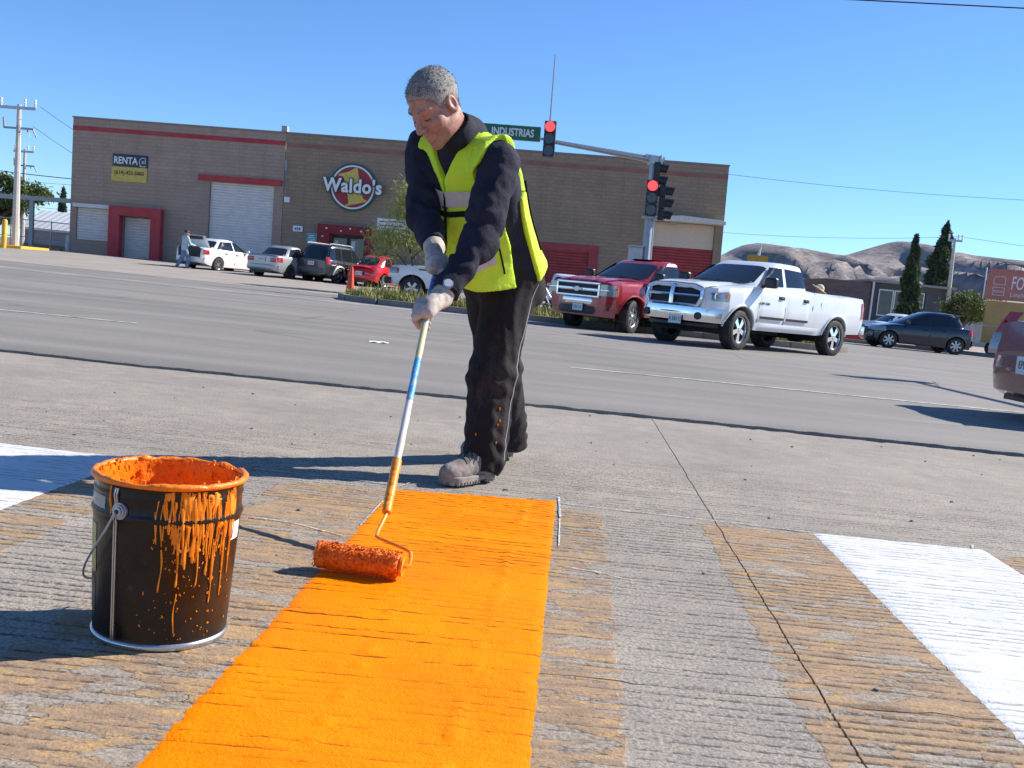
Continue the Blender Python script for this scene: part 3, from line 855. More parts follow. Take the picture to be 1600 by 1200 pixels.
# for-rent sign
rs = on_facade(empty('rent_sign'))
tag(rs, 'black and yellow RENTA rental sign high on the left of the shop wall', 'sign')
zc = 5.18
MB().b2(2.26, 4.20, -.06, -.012, zc, 5.86, bev=.01).build('upper_panel', MT['navy'], rs)
MB().b2(2.22, 4.18, -.062, -.014, 4.38, zc - .002, bev=.01).build('lower_panel', MT['signyellow'], rs)
text_mesh('sign_lettering', 'RENTA', .52, MT['signwhite'], rs, (2.98, -.068, 5.50), (1,0,0), (0,0,1), .80, .004, .012)
text_mesh('phone_number', '(614)-423-5060', .30, MT['ink'], rs, (3.2, -.07, 4.85), (1,0,0), (0,0,1), .86, .004, .004)
rb = MB()
ar = [(math.cos(a), math.sin(a)) for a in np.linspace(R(55), R(305), 24)]
rb.tube([(3.95 + .21 * c, -.068, 5.48 + .24 * s) for c, s in ar], .016, 6); rb.b2(4.05, 4.08, -.074, -.063, 5.38, 5.70)
rb.build('emblem_ring', MT['signwhite'], rs)
text_mesh('emblem_number', '21', .2, MT['signwhite'], rs, (3.95, -.068, 5.48), (1,0,0), (0,0,1), .8, .004, .006)
MB().b2(3.75, 4.1, -.070, -.062, 5.235, 5.26).build('small_print', MT['signwhite'], rs, 0)
# round shop sign
ws = on_facade(empty('shop_sign'))
tag(ws, "round red shop sign with a yellow numeral one and white Waldo's lettering", 'sign')
C0 = (15.55, 4.98)
def disc(r, y0, y1, mt, nm): 
    return MB().prism([(C0[0] + r * math.cos(a), C0[1] + r * math.sin(a)) for a in np.linspace(0, 2*math.pi, 56, endpoint=False)], lambda x, z: (x, y0, z), lambda x, z: (x, y1, z)).build(nm, mt, ws, 35)
disc(1.30, -.14, -.004, MT['signgreen'], 'backing_disc'); disc(1.19, -.20, -.142, MT['signwhite'], 'white_ring'); disc(1.10, -.215, -.202, MT['signred'], 'red_disc')
one = [(455,410),(455,440),(520,445),(548,490),(568,560),(600,745),(617,900),(600,935),(553,945),(558,970),(935,893),(930,865),(885,855),(865,800),(855,700),(830,540),(800,420),(788,284),(770,290),(700,335),(610,375)]
sc_ = 1.19 / 383; ro = R(-4.3)
pl = []
for x, y in one:
    a, c = (x - 695) * sc_, -(y - 640) * sc_
    pl.append((C0[0] + a * math.cos(-ro) - c * math.sin(-ro), C0[1] + a * math.sin(-ro) + c * math.cos(-ro)))
b = MB(); b.prism(pl, lambda x, z: (x, -.235, z), lambda x, z: (x, -.217, z)); b.build('numeral', MT['signyellow'], ws, 0)
for off, y, mt, nm in ((.085, -.29, MT['signgreen'], 'letter_outline'), (.030, -.335, MT['signwhite'], 'lettering')):
    text_mesh(nm, "Waldo's", 1.02, mt, ws, (C0[0] + .02, y, C0[1] + .02), (1,0,0), (0,0,1), .90, .022, off, space=1.06)
# banner
bn = on_facade(empty('wall_banner'))
tag(bn, 'white printed banner with a red swoosh hung beside the shop entrance', 'banner')
MB().grid([[(16.98 + 1.98 * i / 12, -.02 - .015 * math.sin(i * 1.1 + j), 2.12 + 1.32 * j / 6 - .02 * math.sin(i*.5)) for i in range(13)] for j in range(7)]).build('sheet', MT['signwhite'], bn)
sw = [(16.99, 2.12), (18.94, 2.12), (18.90, 2.18), (18.1, 2.17), (17.6, 2.28), (17.25, 2.5), (17.02, 2.85)]
MB().prism(sw, lambda x, z: (x, -.052, z), lambda x, z: (x, -.046, z)).build('swoosh', MT['signred'], bn, 0)
pr = MB()
for x, z, w in ((17.1, 3.25, .5), (17.7, 3.28, .9), (17.15, 3.05, 1.2), (17.3, 2.85, .9), (18.3, 2.86, .55), (17.45, 2.7, .8), (18.35, 2.7, .45), (17.7, 2.55, 1.1), (18.2, 2.3, .6)):
    pr.b2(x, x + w, -.054, -.047, z - .025, z + .025)
pr.build('print', M('print_grey', (.10, .10, .13), .6), bn, 0)
tag(bld, 'long brown block shop building with red bands and roller shutters', 'building')
# ================================================================== signals, poles, cables
def signal_head(parent, c, face, h=1.06, lit=None, k=1.0, vis=True):
    """three section head; face = unit vector the lenses look along"""
    f = Vector(face).normalized(); s = Vector((-f.y, f.x, 0)); c = Vector(c); u = Vector((0, 0, 1))
    def pt(a, b_, z): return c + s * a + f * b_ + u * z
    sec = h / 3; w = .17 * k
    hb = MB()
    for i in range(3):
        z0 = -h/2 + i * sec
        hb.prism([(-w, z0 + .012), (w, z0 + .012), (w, z0 + sec - .012), (-w, z0 + sec - .012)], lambda a, z: pt(a, .0, z), lambda a, z: pt(a, -.18, z))
    head = hb.build('signal_housing', MT['black'], parent, 0)
    for i in range(3):
        z = -h/2 + (i + .5) * sec
        lm_ = MT['redlamp'] if (i == 2 and lit) else MT['darklens']
        r_ = .145 * k
        MB().prism([(r_ * math.cos(t), z + r_ * math.sin(t)) for t in np.linspace(0, 2*math.pi, 24, endpoint=False)], lambda a, zz: pt(a, .012, zz), lambda a, zz: pt(a, .03, zz)).build('lens', lm_, head, 60)
        if vis:
            V = []
            for t in np.linspace(R(-35), R(215), 16):
                V.append([pt(.155*k*math.cos(t), .0, z + .155*k*math.sin(t)), pt(.155*k*math.cos(t), .27 - .10*(1-math.sin(t))*.5, z + .155*k*math.sin(t) - .02)])
            inner = [[p + (c + u*z - p).normalized() * .01 for p in row] for row in V]
            MB().grid(V).grid([r[::-1] for r in inner]).build('visor', MT['black'], head, 40)
    return head
MT['redlamp'] = emit('red_lamp', (1.0, .03, .03), 2.4)
MT['darklens'] = M('dark_lens', (.018, .018, .018), .35, var=.3, vs=30, coat=1)
MT['pole_paint'] = M('pole_blue_grey', (.34, .39, .45), .5, .3, var=.12, vs=4)
MT['roadgreen'] = M('road_sign_green', (.008, .13, .07), .4, var=.06)

tp = plumb(empty('traffic_signal'), (3.66, 31, .0))
b = MB(); b.tube([(0,0,.0), (0,0,5.05)], [.15, .115], 8); b.tube([(0,0,.0), (0,0,.2)], [.26, .24], 8)
b.build('pole', MT['pole_paint'], tp)
b = MB(); b.tube([(-.05, 0, 5.02), (-1.4, 0, 5.16), (-3.3, 0, 5.36)], [.10, .085, .06], 10); b.build('mast_arm', MT['steel'], tp)
b = MB(); b.tube([(0, 0, 4.88), (0, 0, 5.12)], .20, 10); b.tube([(-.26, 0, 5.06), (.3, 0, 5.0)], .13, 10); b.tube([(-.14, -.16, 5.03), (-.14, .16, 5.03)], .05, 6); b.tube([(.2, -.1, 4.8), (.2, -.1, 5.15)], .05, 6)
b.build('mast_clamp', MT['steel'], tp)
signal_head(tp, (-3.16, -.18, 5.38), (-.12, -1, 0), lit=True, vis=False)
MB().tube([(-3.22, -.02, 5.36), (-3.22, -.05, 5.92)], .03, 6).build('head_bracket', MT['steel'], tp)
signal_head(tp, (-.02, -.42, 3.86), (-.12, -1, 0), lit=True, vis=False)
signal_head(tp, (.20, -.05, 4.42), (1, -.12, 0))
signal_head(tp, (.42, -.12, 3.76), (1, -.15, 0))
b = MB(); b.tube([(.05, -.05, 4.9), (.12, -.12, 4.6), (.12, -.14, 3.3)], .03, 6); b.tube([(.14, -.13, .3), (.14, -.13, 3.3)], .022, 6); b.b2(-.25, .35, -.2, -.15, 3.27, 3.34)
b.build('head_bracket', MT['steel'], tp)
cab = MB().b2(-.52, -.14, -.28, .16, 1.3, 2.40, bev=.012).build('control_cabinet', M('cabinet_grey', (.50, .52, .50), .5), tp)
MB().b2(-.56, -.11, -.32, .2, 2.404, 2.45).build('cabinet_cap', MT['steel'], cab)
MB().tube([(-3.17, -.02, 5.92), (-3.17, -.02, 7.85)], [.028, .018], 6).build('whip_antenna', MT['grey'], tp)
tag(tp, 'traffic signal pole with mast arm and two red lights behind the pickups', 'traffic light')

t2 = empty('traffic_signal', (12.4, 8.6, 0))
MB().tube([(0,0,0), (0,0,5.5)], [.15, .11], 8).build('pole', MT['pole_paint'], t2)
MB().tube([(0,0,5.3), (0,9.2,5.35)], [.10, .06], 8).build('mast_arm', MT['steel'], t2)
signal_head(t2, (0, 9.3, 5.75), (-1, 0, 0))
tag(t2, 'signal mast beyond the right edge whose thin shadow on the road shows', 'traffic light')
sg = plumb(empty('street_sign'), (3.66, 31, 0))
MB().b2(-5.6, -3.42, -.09, -.06, 5.27, 5.72, bev=.01).build('panel', MT['signwhite'], sg)
MB().b2(-5.585, -3.435, -.096, -.09, 5.285, 5.705).build('green_face', MT['roadgreen'], sg, 0)
text_mesh('lettering', 'INDUSTRIAS', .31, MT['signwhite'], sg, (-3.62, -.10, 5.495), (1,0,0), (0,0,1), .74, .003, .008, align='RIGHT')
MB().tube([(-3.25, -.0, 5.37), (-5.6, -.0, 5.58)], .04, 8).build('sign_rail', MT['steel'], sg)
tag(sg, 'green street name sign reading INDUSTRIAS beside the overhead red light', 'street sign')

# ------------------------------------------------------------------ left background
def utility_pole(loc, hgt, label, r=(.19, .10), fuses=True, arm=1.0):
    u = plumb(empty('utility_pole'), loc)
    MB().tube([(0,0,0), (0,0,hgt)], list(r), 8).build('shaft', MT['concrete_post'], u)
    z = hgt - .18
    a = MB(); a.b2(-.95*arm, .9*arm, -.16, -.06, z - .07, z + .07); a.build('crossarm', MT['steel'], u)
    for x in (-.85*arm, .35*arm, .85*arm):
        MB().lathe([(.0, .40), (.05, .38), (.07, .28), (.04, .24), (.075, .18), (.045, .12), (.05, .0)], 8, (x, -.11, z + .07)).build('insulator', MT['white'], u)
    if fuses:
        f = MB(); f.b2(-.7, .8, -.14, -.06, z - 1.05, z - .95); f.tube([(-.68, -.1, z-1.0), (-.72, -.1, z-.5)], .05, 6); f.tube([(.45, -.1, z-1.0), (.62, -.1, z-1.35), (.5, -.1, z-1.1)], .04, 6); f.tube([(.75, -.1, z-1.0), (.95, -.1, z-1.4)], .04, 6)
        f.tube([(.1, -.2, z-1.25), (.1, -.2, z-.85)], .09, 8)
        f.build('fuse_gear', MT['grey'], u)
    tag(u, label, 'utility pole', 'concrete utility poles')
    return u
utility_pole((-25.72, 52, .05), 7.35, 'tall near concrete utility pole with fuses left of the shop')
utility_pole((-36.6, 75, .0), 7.2, 'farther thin concrete utility pole just behind the near left pole', (.17, .09), True, .8)
utility_pole((31.0, 75, .0), 7.7, 'concrete utility pole in front of the rightmost tall cypress', (.2, .1), False, .55)
def cable(name_lab, a, b_, sag, r=.012):
    a, b_ = Vector(a), Vector(b_); pts = []
    for i in range(17):
        t = i / 16; p = a.lerp(b_, t); p.z -= sag * 4 * t * (1 - t); pts.append(p)
    tag(MB().tube(pts, r, 5).build('power_cable', MT['ink'], None), name_lab, 'cable', 'overhead cables')
cable('overhead cable from near left pole top towards the left edge', (-26.8, 52, 7.3), (-48, 48, 9.2), .6)
cable('upper overhead cable from near left pole down behind the shop roof', (-24.9, 52, 7.4), (-31, 100, 7.6), 1.0)
cable('lower overhead cable from near left pole down behind the shop roof', (-25.2, 52, 6.4), (-31, 100, 6.2), 1.2)
cable('slack cable bundle between left poles and the shop corner', (-50, 62, 6.3), (-26, 74, 5.6), .8, .03)
cable('low service cable crossing left of the shop', (-50, 62, 4.6), (-26, 74, 5.3), .5)
cable('lowest service cable left of the shop', (-50, 62, 3.4), (-26, 74, 3.3), .4)
cable('overhead cable running right from the shop roof past the cypresses', (7, 86, 7.3), (31.2, 75, 7.85), .6, .013)
cable('overhead cable from right utility pole out of the right edge', (31.2, 75, 7.85), (62, 60, 8.4), 1.0, .013)
cable('upper pale cable from the shop corner across the sky to the right', (10.7, 58, 8.35), (60, 56, 12.6), 1.4, .011)
cable('dark cable crossing the top right corner of the sky', (-6.0, 17.5, 5.53), (24.0, 17.5, 7.07), .0, .012)

# yellow kerbed island and its bollards
isl = MB().b2(-26.7, -24.4, 49.9, 52.9, -.02, .40, bev=.03).build('traffic_island', MT['yellow'])
tag(isl, 'yellow painted kerb island round the base of the near left pole', 'kerb')
def bollard(x, y, h, mt, lab, r=.12):
    o = MB().lathe([(0.0, h + .06), (r*.6, h + .05), (r, h - .02), (r, 0)], 12, (x, y, lot_z(y, x) - .02)).build('bollard', mt, None, 50)
    tag(o, lab, 'bollard', 'bollards left of the shop')
bollard(-26.35, 50.1, 1.45, MT['yellow'], 'yellow steel bollard to the left of the near utility pole')
bollard(-25.1, 49.6, 1.35, MT['yellow'], 'yellow steel bollard to the right of the near utility pole')
bollard(-26.75, 49.5, 1.75, MT['concrete_post'], 'pale concrete bollard at the far left edge')
bollard(-25.3, 57.0, .95, MT['concrete_post'], 'pale concrete bollard behind the yellow island')
bollard(-24.0, 57.5, .95, MT['yellow'], 'yellow bollard left of the white barrier box by the shop corner', .09)
bollard(-22.9 - 1.2, 61.5, .9, MT['yellow'], 'yellow bollard right of the white barrier box by the shop corner', .09)
o = MB().b2(-27.4, -26.3, 64.4, 64.7, -.0, .95, bev=.03).build('barrier_box', MT['white']); tag(o, 'white barrier box standing between yellow bollards left of the shop', 'barrier')
o = MB().b2(-40, -25.35, 56.2, 56.5, -.05, .42, bev=.02).build('low_wall', MT['plinth']); tag(o, 'low brown wall running left from the shop corner', 'wall')
# chain link fence
fe = empty('boundary_fence', (0, 66, 0))
for i, x in enumerate(np.arange(-46, -27.5, 2.6)): MB().tube([(x, 0, -.05), (x, 0, 2.1)], .035, 6).build('post', MT['steel'], fe)
MB().tube([(-46, 0, 2.0), (-28, 0, 2.0)], .03, 6).build('rail', MT['steel'], fe); MB().tube([(-46, 0, .9), (-28, 0, .9)], .025, 6).build('rail', MT['steel'], fe)
fm = MB()
for i in range(150):
    x = -46 + i * .12
    fm.tube([(x, 0, .0), (x + .9, 0, 1.95)], .004, 3, False); fm.tube([(x + .9, .01, .0), (x, .01, 1.95)], .004, 3, False)
tag(fm.build('wire_mesh', MT['steel'], fe, 0), kind='stuff')
tag(fe, 'chain link fence with steel posts left of the shop', 'fence')
# shed with a pale metal roof
sh = empty('metal_shed', (-33, 76, 0))
MB().b2(-4.2, 8, .2, 8, -.1, 1.55).build('wall', M('shed_grey', (.38, .38, .40), .7), sh, 0)
MB().b2(-4.15, 7.9, .0, .19, -.1, .5).build('base_course', MT['plinth'], sh, 0)
P_ = [[(-4.6 + 13 * i / 52, y, z + .03 * (i % 2)) for i in range(53)] for y, z in ((-.4, 1.6), (4, 3.1), (8.5, 1.6))]
MB().grid(P_).build('roof', M('zinc_roof', (.66, .68, .70), .45, .3, var=.08), sh, 0)
MB().b2(-4.6, 8.4, -.45, -.41, 1.5, 1.66).build('fascia', MT['white'], sh, 0)
tag(sh, 'low grey shed with a pale corrugated metal roof left of the shop', 'shed')
# carport frame
cf = empty('carport_frame', (-29, 63, 0))
MB().b2(-8, 4, -.1, .1, 3.18, 3.45).build('beam', MT['concrete_post'], cf, 0)
for x in (-7, -1.2, 3.6): MB().b2(x - .12, x + .12, -.1, .1, -.05, 3.178).build('column', MT['concrete_post'], cf, 0)
plumb(cf, (-29, 63, 0))
tag(cf, 'concrete carport frame with a long beam left of the shop', 'frame')

# ------------------------------------------------------------------ trees
def leaf_mat(name, a, b_):
    k = NT(name); P = k.geo()
    c = k.ramp(k.noise(P, 2.2, 4), (.3, a), (.7, b_))
    m = k.fin(c, .65, 0, None, .25)
    k.p.inputs['Subsurface Weight'].default_value = 0
    tr = k.n('BsdfTranslucent'); k.set(tr.inputs[0], c)
    mx = k.n('MixShader'); mx.inputs[0].default_value = .25
    k.t.links.new(k.p.outputs[0], mx.inputs[1]); k.t.links.new(tr.outputs[0], mx.inputs[2]); k.t.links.new(mx.outputs[0], k.out.inputs[0])
    return m
MT['leaf_pale'] = leaf_mat('pale_leaf', (.20, .23, .06), (.42, .42, .15))
MT['leaf_green'] = leaf_mat('green_leaf', (.06, .095, .03), (.14, .18, .06))
MT['leaf_dark'] = leaf_mat('cypress_leaf', (.045, .075, .04), (.10, .14, .07))
MT['leaf_mid'] = leaf_mat('bush_leaf', (.07, .10, .03), (.17, .20, .07))
def leaves(name, pts, sz, mt, parent, droop=0.0, slim=.35, seed=1):
    r = random.Random(seed); gv, gf = [], []
    for p in pts:
        d = Vector((r.gauss(0, 1), r.gauss(0, 1), r.gauss(0, 1) - droop)).normalized(); s = d.cross(Vector((r.gauss(0,1), r.gauss(0,1), r.gauss(0,1)))).normalized()
        L = sz * r.uniform(.6, 1.4); b0 = len(gv); p = Vector(p)
        gv += [tuple(p - d*L*.5), tuple(p + s*L*slim*.5), tuple(p + d*L*.5), tuple(p - s*L*slim*.5)]
        gf.append((b0, b0+1, b0+2, b0+3))
    return tag(mesh_obj(name, gv, gf, mt, parent, 0), kind='stuff')
def limb_tree(name, loc, hgt, spread, label, mt, seed, n_leaf=9000, leaf=.10, trunk_r=.12, fork=.35, slim=.2, droop=.4, cat='tree'):
    r = random.Random(seed); t = empty(name, loc)
    tk = MB(); tips = []
    def grow(p, d, L, rad, lv):
        pts = [p]; q = p.copy(); dd = d.copy()
        for i in range(4):
            dd = (dd + Vector((r.gauss(0,.18), r.gauss(0,.18), r.gauss(0,.10) + .05))).normalized(); q = q + dd * (L / 4); pts.append(q.copy())
        tk.tube(pts, [rad * (1 - .13*i) for i in range(5)], 6 if lv else 8, lv == 0)
        if lv >= 3:
            tips.extend([(a, .6) for a in pts[2:]]); return
        for j in range(r.choice((3, 4)) if lv else 5):
            a = pts[r.choice((2, 3, 4))] if lv else pts[4 - (j % 3)]
            nd = (dd + Vector((r.gauss(0, .8), r.gauss(0, .8), r.gauss(0, .45) + .1)) ).normalized()
            grow(a, nd, L * r.uniform(.55, .8), rad * .5, lv + 1)
    grow(Vector((0, 0, 0)), Vector((.05, 0, 1)), hgt * fork, trunk_r, 0)
    mxz = max(a.z for a, _ in tips); mxr = max(math.hypot(a.x, a.y) for a, _ in tips)
    sx_, sz_ = spread / mxr, hgt / mxz
    tk.v = [(x * sx_, y * sx_, z * sz_) for x, y, z in tk.v]
    tk.build('trunk', MT['bark'], t)
    pts = []
    for i in range(n_leaf):
        a, w = r.choice(tips); s = hgt * .045
        pts.append((a.x * sx_ + r.gauss(0, s * 1.6), a.y * sx_ + r.gauss(0, s * 1.6), a.z * sz_ + r.gauss(0, s)))
    leaves('crown', pts, leaf, mt, t, droop, slim, seed)
    tag(t, label, cat); return t
limb_tree('feathery_tree', (-3.75, 36.2, .05), 4.2, 1.6, 'feathery pale green tree behind the worker in front of the shop', MT['leaf_pale'], 11, 8500, .22, .06, .3, .11, -.4)
limb_tree('broadleaf_tree', (-38.5, 74, -.05), 5.0, 3.6, 'dense green tree behind the utility poles at the far left', MT['leaf_green'], 4, 12000, .30, .2, .3, .5, 0)
limb_tree('roadside_tree', (25.7, 60, -.03), 3.3, 2.0, 'bushy light green tree beside the food trailer', MT['leaf_mid'], 21, 9000, .16, .1, .25, .4, 0)
def cypress(loc, hgt, rad, z0, label, seed, lean=0.0):
    r = random.Random(seed); t = empty('cypress_tree', loc)
    MB().tube([(0,0,0), (lean*.5, 0, hgt*.5), (lean, 0, hgt*.9)], [.18, .12, .03], 7).build('trunk', MT['bark'], t)
    pts = []
    for i in range(9000):
        u = r.random(); z = z0 + (hgt - z0) * u
        prof = (min(1, .35 + u * 3.2)) * (1 - u) ** .62
        ang = r.uniform(0, 6.283); bulge = 1 + .28 * math.sin(ang * 3 + z * 2.1 + seed) + .22 * math.sin(z * 5 + ang + seed)
        q = rad * prof * bulge * math.sqrt(r.uniform(.25, 1))
        pts.append((q * math.cos(ang) + lean * z / hgt, q * math.sin(ang), z + r.gauss(0, .08)))
    leaves('crown', pts, .32, MT['leaf_dark'], t, -1.2, .35, seed)
    tag(t, label, 'tree', 'cypress trees')
cypress((26.25, 70, 0), 7.1, .85, .1, 'slim dark cypress in front of the grey building with windows', 3, -.1)
cypress((31.6, 80, 0), 9.2, 1.15, 3.0, 'tall ragged cypress behind the utility pole by the food trailer', 5, .55)
cypress((-40.6, 90, 0), 5.4, .55, .3, 'thin cypress tip left of the pale shed', 8)
cypress((-38.0, 90, 0), 4.4, .9, .3, 'short broad cypress above the pale shed roof', 9)

# ------------------------------------------------------------------ right background
gb = empty('grey_house', (21.9, 75, 0))
MT['block_c'] = mat_block('block_wall_dusty', (.17, .13, .13), (.21, .165, .16), (.15, .12, .115))
MT['darkwall'] = M('dark_grey_wall', (.10, .10, .11), .85, var=.15, vs=2)
MB().b2(0, 3.3, 0, 8, -.2, 3.9).build('wall', MT['block_c'], gb, 0)
wx = [(4.05, 5.15), (5.2, 6.3), (6.36, 7.4)]
b = MB(); zs = (-.2, 1.75, 3.65, 4.15); 
b.b2(3.32, 3.98, .3, .5, -.2, 4.0); b.b2(3.982, 7.5, .3, .5, -.2, 1.6); b.b2(3.982, 7.5, .3, .5, 3.55, 4.0); b.b2(7.502, 9.4, .3, .5, -.2, 4.0); b.b2(3.32, 9.4, .52, 8, -.2, 3.98)
b.build('wall', MT['darkwall'], gb, 0)
for x0, x1 in wx:
    w = MB(); w.b2(x0, x0+.08, .28, .36, 1.6, 3.55); w.b2(x1-.08, x1, .28, .36, 1.6, 3.55); w.b2(x0+.081, x1-.081, .28, .36, 3.46, 3.55); w.b2(x0+.081, x1-.081, .28, .36, 1.6, 1.69)
    f_ = w.build('window_frame', MT['white'], gb, 0)
    MB().b2(x0+.08, x1-.08, .33, .35, 1.69, 3.46).build('pane', MT['doorglass'], f_, 0)
MB().b2(3.2, 9.5, -.1, 8, 4.0, 4.16).build('roof', MT['roofgrey'], gb, 0)
for x in (3.5, 6.33): MB().b2(x - .06, x + .06, -.08, .04, -.2, 3.998).build('pillar', MT['white'], gb, 0)
rl = MB(); rl.b2(3.6, 9.3, .1, .14, 1.0, 1.06)
for i in range(32): rl.b2(3.6 + i * .18, 3.63 + i * .18, .1, .13, .2, 1.0)
rl.build('railing', MT['white'], gb, 0)
MB().b2(9.42, 10.0, .1, 6, -.2, 3.9).build('end_wall', M('pale_wall', (.40, .36, .34), .85), gb, 0)
tag(gb, 'low grey house with white framed windows behind the dark hatchback', 'building')
gr = empty('green_warehouse', (10, 120, 0))
MB().b2(12, 62, 0, 12, -.2, 4.2).build('wall', M('warehouse_wall', (.45, .45, .42), .8), gr, 0)
MB().prism([(12, 4.2), (62, 4.2), (62, 5.6), (12, 5.6)], lambda x, z: (x, -.6 + (z - 4.2) * 3.2, z), lambda x, z: (x, 6, z)).build('roof', M('green_roof', (.24, .36, .28), .6), gr, 0)
tag(gr, 'long warehouse with a pale green roof far behind the houses', 'building')
bw = MB().b2(36, 70, 82, 82.3, -.1, 3.4).build('boundary_wall', M('graffiti_wall', (.42, .41, .38), .85, var=.25, vs=1.2)); tag(bw, 'pale boundary wall behind the bushy tree at right', 'wall')
# food trailer
ft = empty('food_trailer', (19.75, 44, .03), R(-27))
MT['traileryellow'] = M('trailer_yellow', (.60, .34, .11), .6, var=.12, vs=1.5, dirt=(.30, .16, .06), damt=.35)
MT['trailerred'] = M('trailer_sign_red', (.56, .19, .14), .7, var=.14, vs=3)
MB().b2(.0, 5.2, 0, 2.3, .55, 2.36, bev=.03).build('body', MT['traileryellow'], ft)
sn = MB().prism([(-.12, 2.40), (5.4, 2.40), (5.4, 3.70), (-.02, 3.70)], lambda x, z: (x, -.10, z), lambda x, z: (x, .02, z)).build('sign_board', MT['trailerred'], ft, 0)
MB().b2(-.16, -.122, -.12, .03, 2.38, 3.72).build('board_edge', MT['white'], sn)
text_mesh('lettering', 'FORASTERO', .78, MT['signwhite'], sn, (.86, -.108, 3.12), (1,0,0), (0,0,1), .50, .004, .006, align='LEFT', shear=.08)
text_mesh('small_lettering', 'Lonche de sabor', .27, MT['signwhite'], sn, (.86, -.108, 2.66), (1,0,0), (0,0,1), .8, .004, 0, align='LEFT', shear=.2)
ic = MB()
for pts in ([(.2, 3.05), (.2, 3.3), (.28, 3.38), (.6, 3.38), (.64, 3.3), (.64, 3.05), (.2, 3.05)], [(.2, 2.92), (.64, 2.92), (.64, 2.78), (.2, 2.78), (.2, 2.92)], [(.2, 2.72), (.64, 2.72), (.64, 2.6), (.2, 2.6), (.2, 2.72)]):
    for a, c in zip(pts[:-1], pts[1:]): ic.tube([(a[0], -.106, a[1]), (c[0], -.106, c[1])], .012, 4)
ic.build('burger_outline', MT['signwhite'], sn)
for x in (.6, 1.6, 2.6, 3.6, 4.6):
    l = MB(); l.tube([(x, -.05, 3.7), (x, -.05, 3.92), (x - .05, -.5, 3.98), (x - .4, -.75, 3.82)], .022, 5); l.tube([(x + .55, -.05, 3.7), (x + .55, -.05, 3.9), (x, -.05, 3.92)], .022, 5)
    l.build('lamp_arm', MT['ink'], ft)
for i, x in enumerate((0.02, 1.72, 3.45)): 
    p_ = MB().b2(x + .02, x + 1.66, -.03, -.004, .62, 1.25, bev=.006).build('side_panel', MT['traileryellow'], ft)
    MB().b2(x + .02, x + 1.66, -.03, -.004, 1.30, 2.05, bev=.006).build('hatch_panel', MT['traileryellow'], ft)
MB().b2(-.03, 5.23, -.06, -.031, 1.255, 1.295).build('rail', MT['steel'], ft)
MB().b2(1.5, 1.58, -.06, -.031, 1.38, 1.62).build('latch', MT['ink'], ft)
for x in (.5, 1.4):
    w = MB().lathe([(.08, -.1), (.22, -.11), (.31, -.09), (.33, .0), (.31, .09), (.22, .11)], 20, (x, .3, .33), 'Y').build('wheel', MT['tyre'], ft)
    MB().lathe([(.0, -.06), (.2, -.07), (.21, -.04)], 16, (x, .3, .33), 'Y').build('rim', MT['steel'], w)
tag(ft, 'orange yellow food trailer with a red FORASTERO sign board at right', 'food trailer')
# far yellow sign and beacon spire above the pickup roof
ys = empty('yellow_signboard', (20.6, 92, 0))
MB().b2(-.9, .9, -.05, .05, 5.4, 6.0).build('board', M('board_yellow', (.45, .28, .03), .6), ys, 0)
MB().tube([(0,0,0), (0,0,5.4)], .08, 6).build('post', MT['grey'], ys); MB().tube([(.05,0,6.0), (.2,0,6.85)], [.14, .04], 6).build('spire', MT['white'], ys)
tag(ys, 'distant yellow signboard with a white spire above the white pickup roof', 'sign')
# red plastic road barriers
MT['barrier'] = M('barrier_red', (.62, .06, .03), .5)
for (x, y, lab) in ((14.4, 44.0, 'red plastic road barrier just behind the white pickup'), (19.2, 48, 'red plastic road barrier behind the dark hatchback')):
    b = MB(); b.prism([(-.28, 0), (.28, 0), (.26, .25), (.16, .4), (.12, .62), (-.12, .62), (-.16, .4), (-.26, .25)], lambda a, z: (x - .5, y + a, z + .03), lambda a, z: (x + .5, y + a, z + .03))
    o = b.build('road_barrier', MT['barrier'], None, 0); tag(o, lab, 'barrier', 'red plastic road barriers')
ck = MB().prism([(12.6, 42), (24, 42.2), (24, 42.6), (12.9, 42.4)], lambda x, y: (x, y, .02), lambda x, y: (x, y, .16)).build('kerb', MT['kerb'])
tag(ck, 'pale concrete kerb between the side street and far lot', 'kerb')
# traffic cone
tc = empty('traffic_cone', (-5.15, 30.95, .03))
MT['cone'] = M('cone_orange', (.80, .085, .025), .5, var=.08)
MB().lathe([(.0, .92), (.035, .92), (.045, .88), (.15, .05), (.16, .04)], 20).build('cone_body', MT['cone'], tc)
MB().box((0, 0, .02), (.42, .42, .04), bev=.012).build('base', MT['cone'], tc)
tag(tc, 'orange traffic cone at the end of the grass verge', 'traffic cone')
# ================================================================== vehicles
# local frame: x forward, y to the vehicle's left, z up, origin on the ground under the rear axle
def paint(name, c, rough=.28, flake=0.0, dirt=.25):
    k = NT(name); v = k.coord('Object'); s = k.sep(v)
    n1 = k.noise(v, 1.5, 5, .6); n2 = k.noise(v, 25, 4, .6)
    cc = k.ramp(n1, (.3, tuple(x * .93 for x in c)), (.7, tuple(min(1, x * 1.05) for x in c)))
    low = k.ramp(k.math('ADD', s[2], k.math('MULTIPLY', n2, .3)), (.35, dirt), (.85, 0))
    cc = k.mix(low, cc, (.25, .22, .19, 1))
    return k.fin(cc, k.ramp(n2, (.3, rough), (.7, rough + .12)), flake, None, .5, .8)
def ip(tab, x):
    return float(np.interp(x, [p[0] for p in tab], [p[1] for p in tab]))
PROF = [(0, .93), (.18, .972), (.45, 1.0), (.75, .992), (.92, .965), (1.0, .925)]

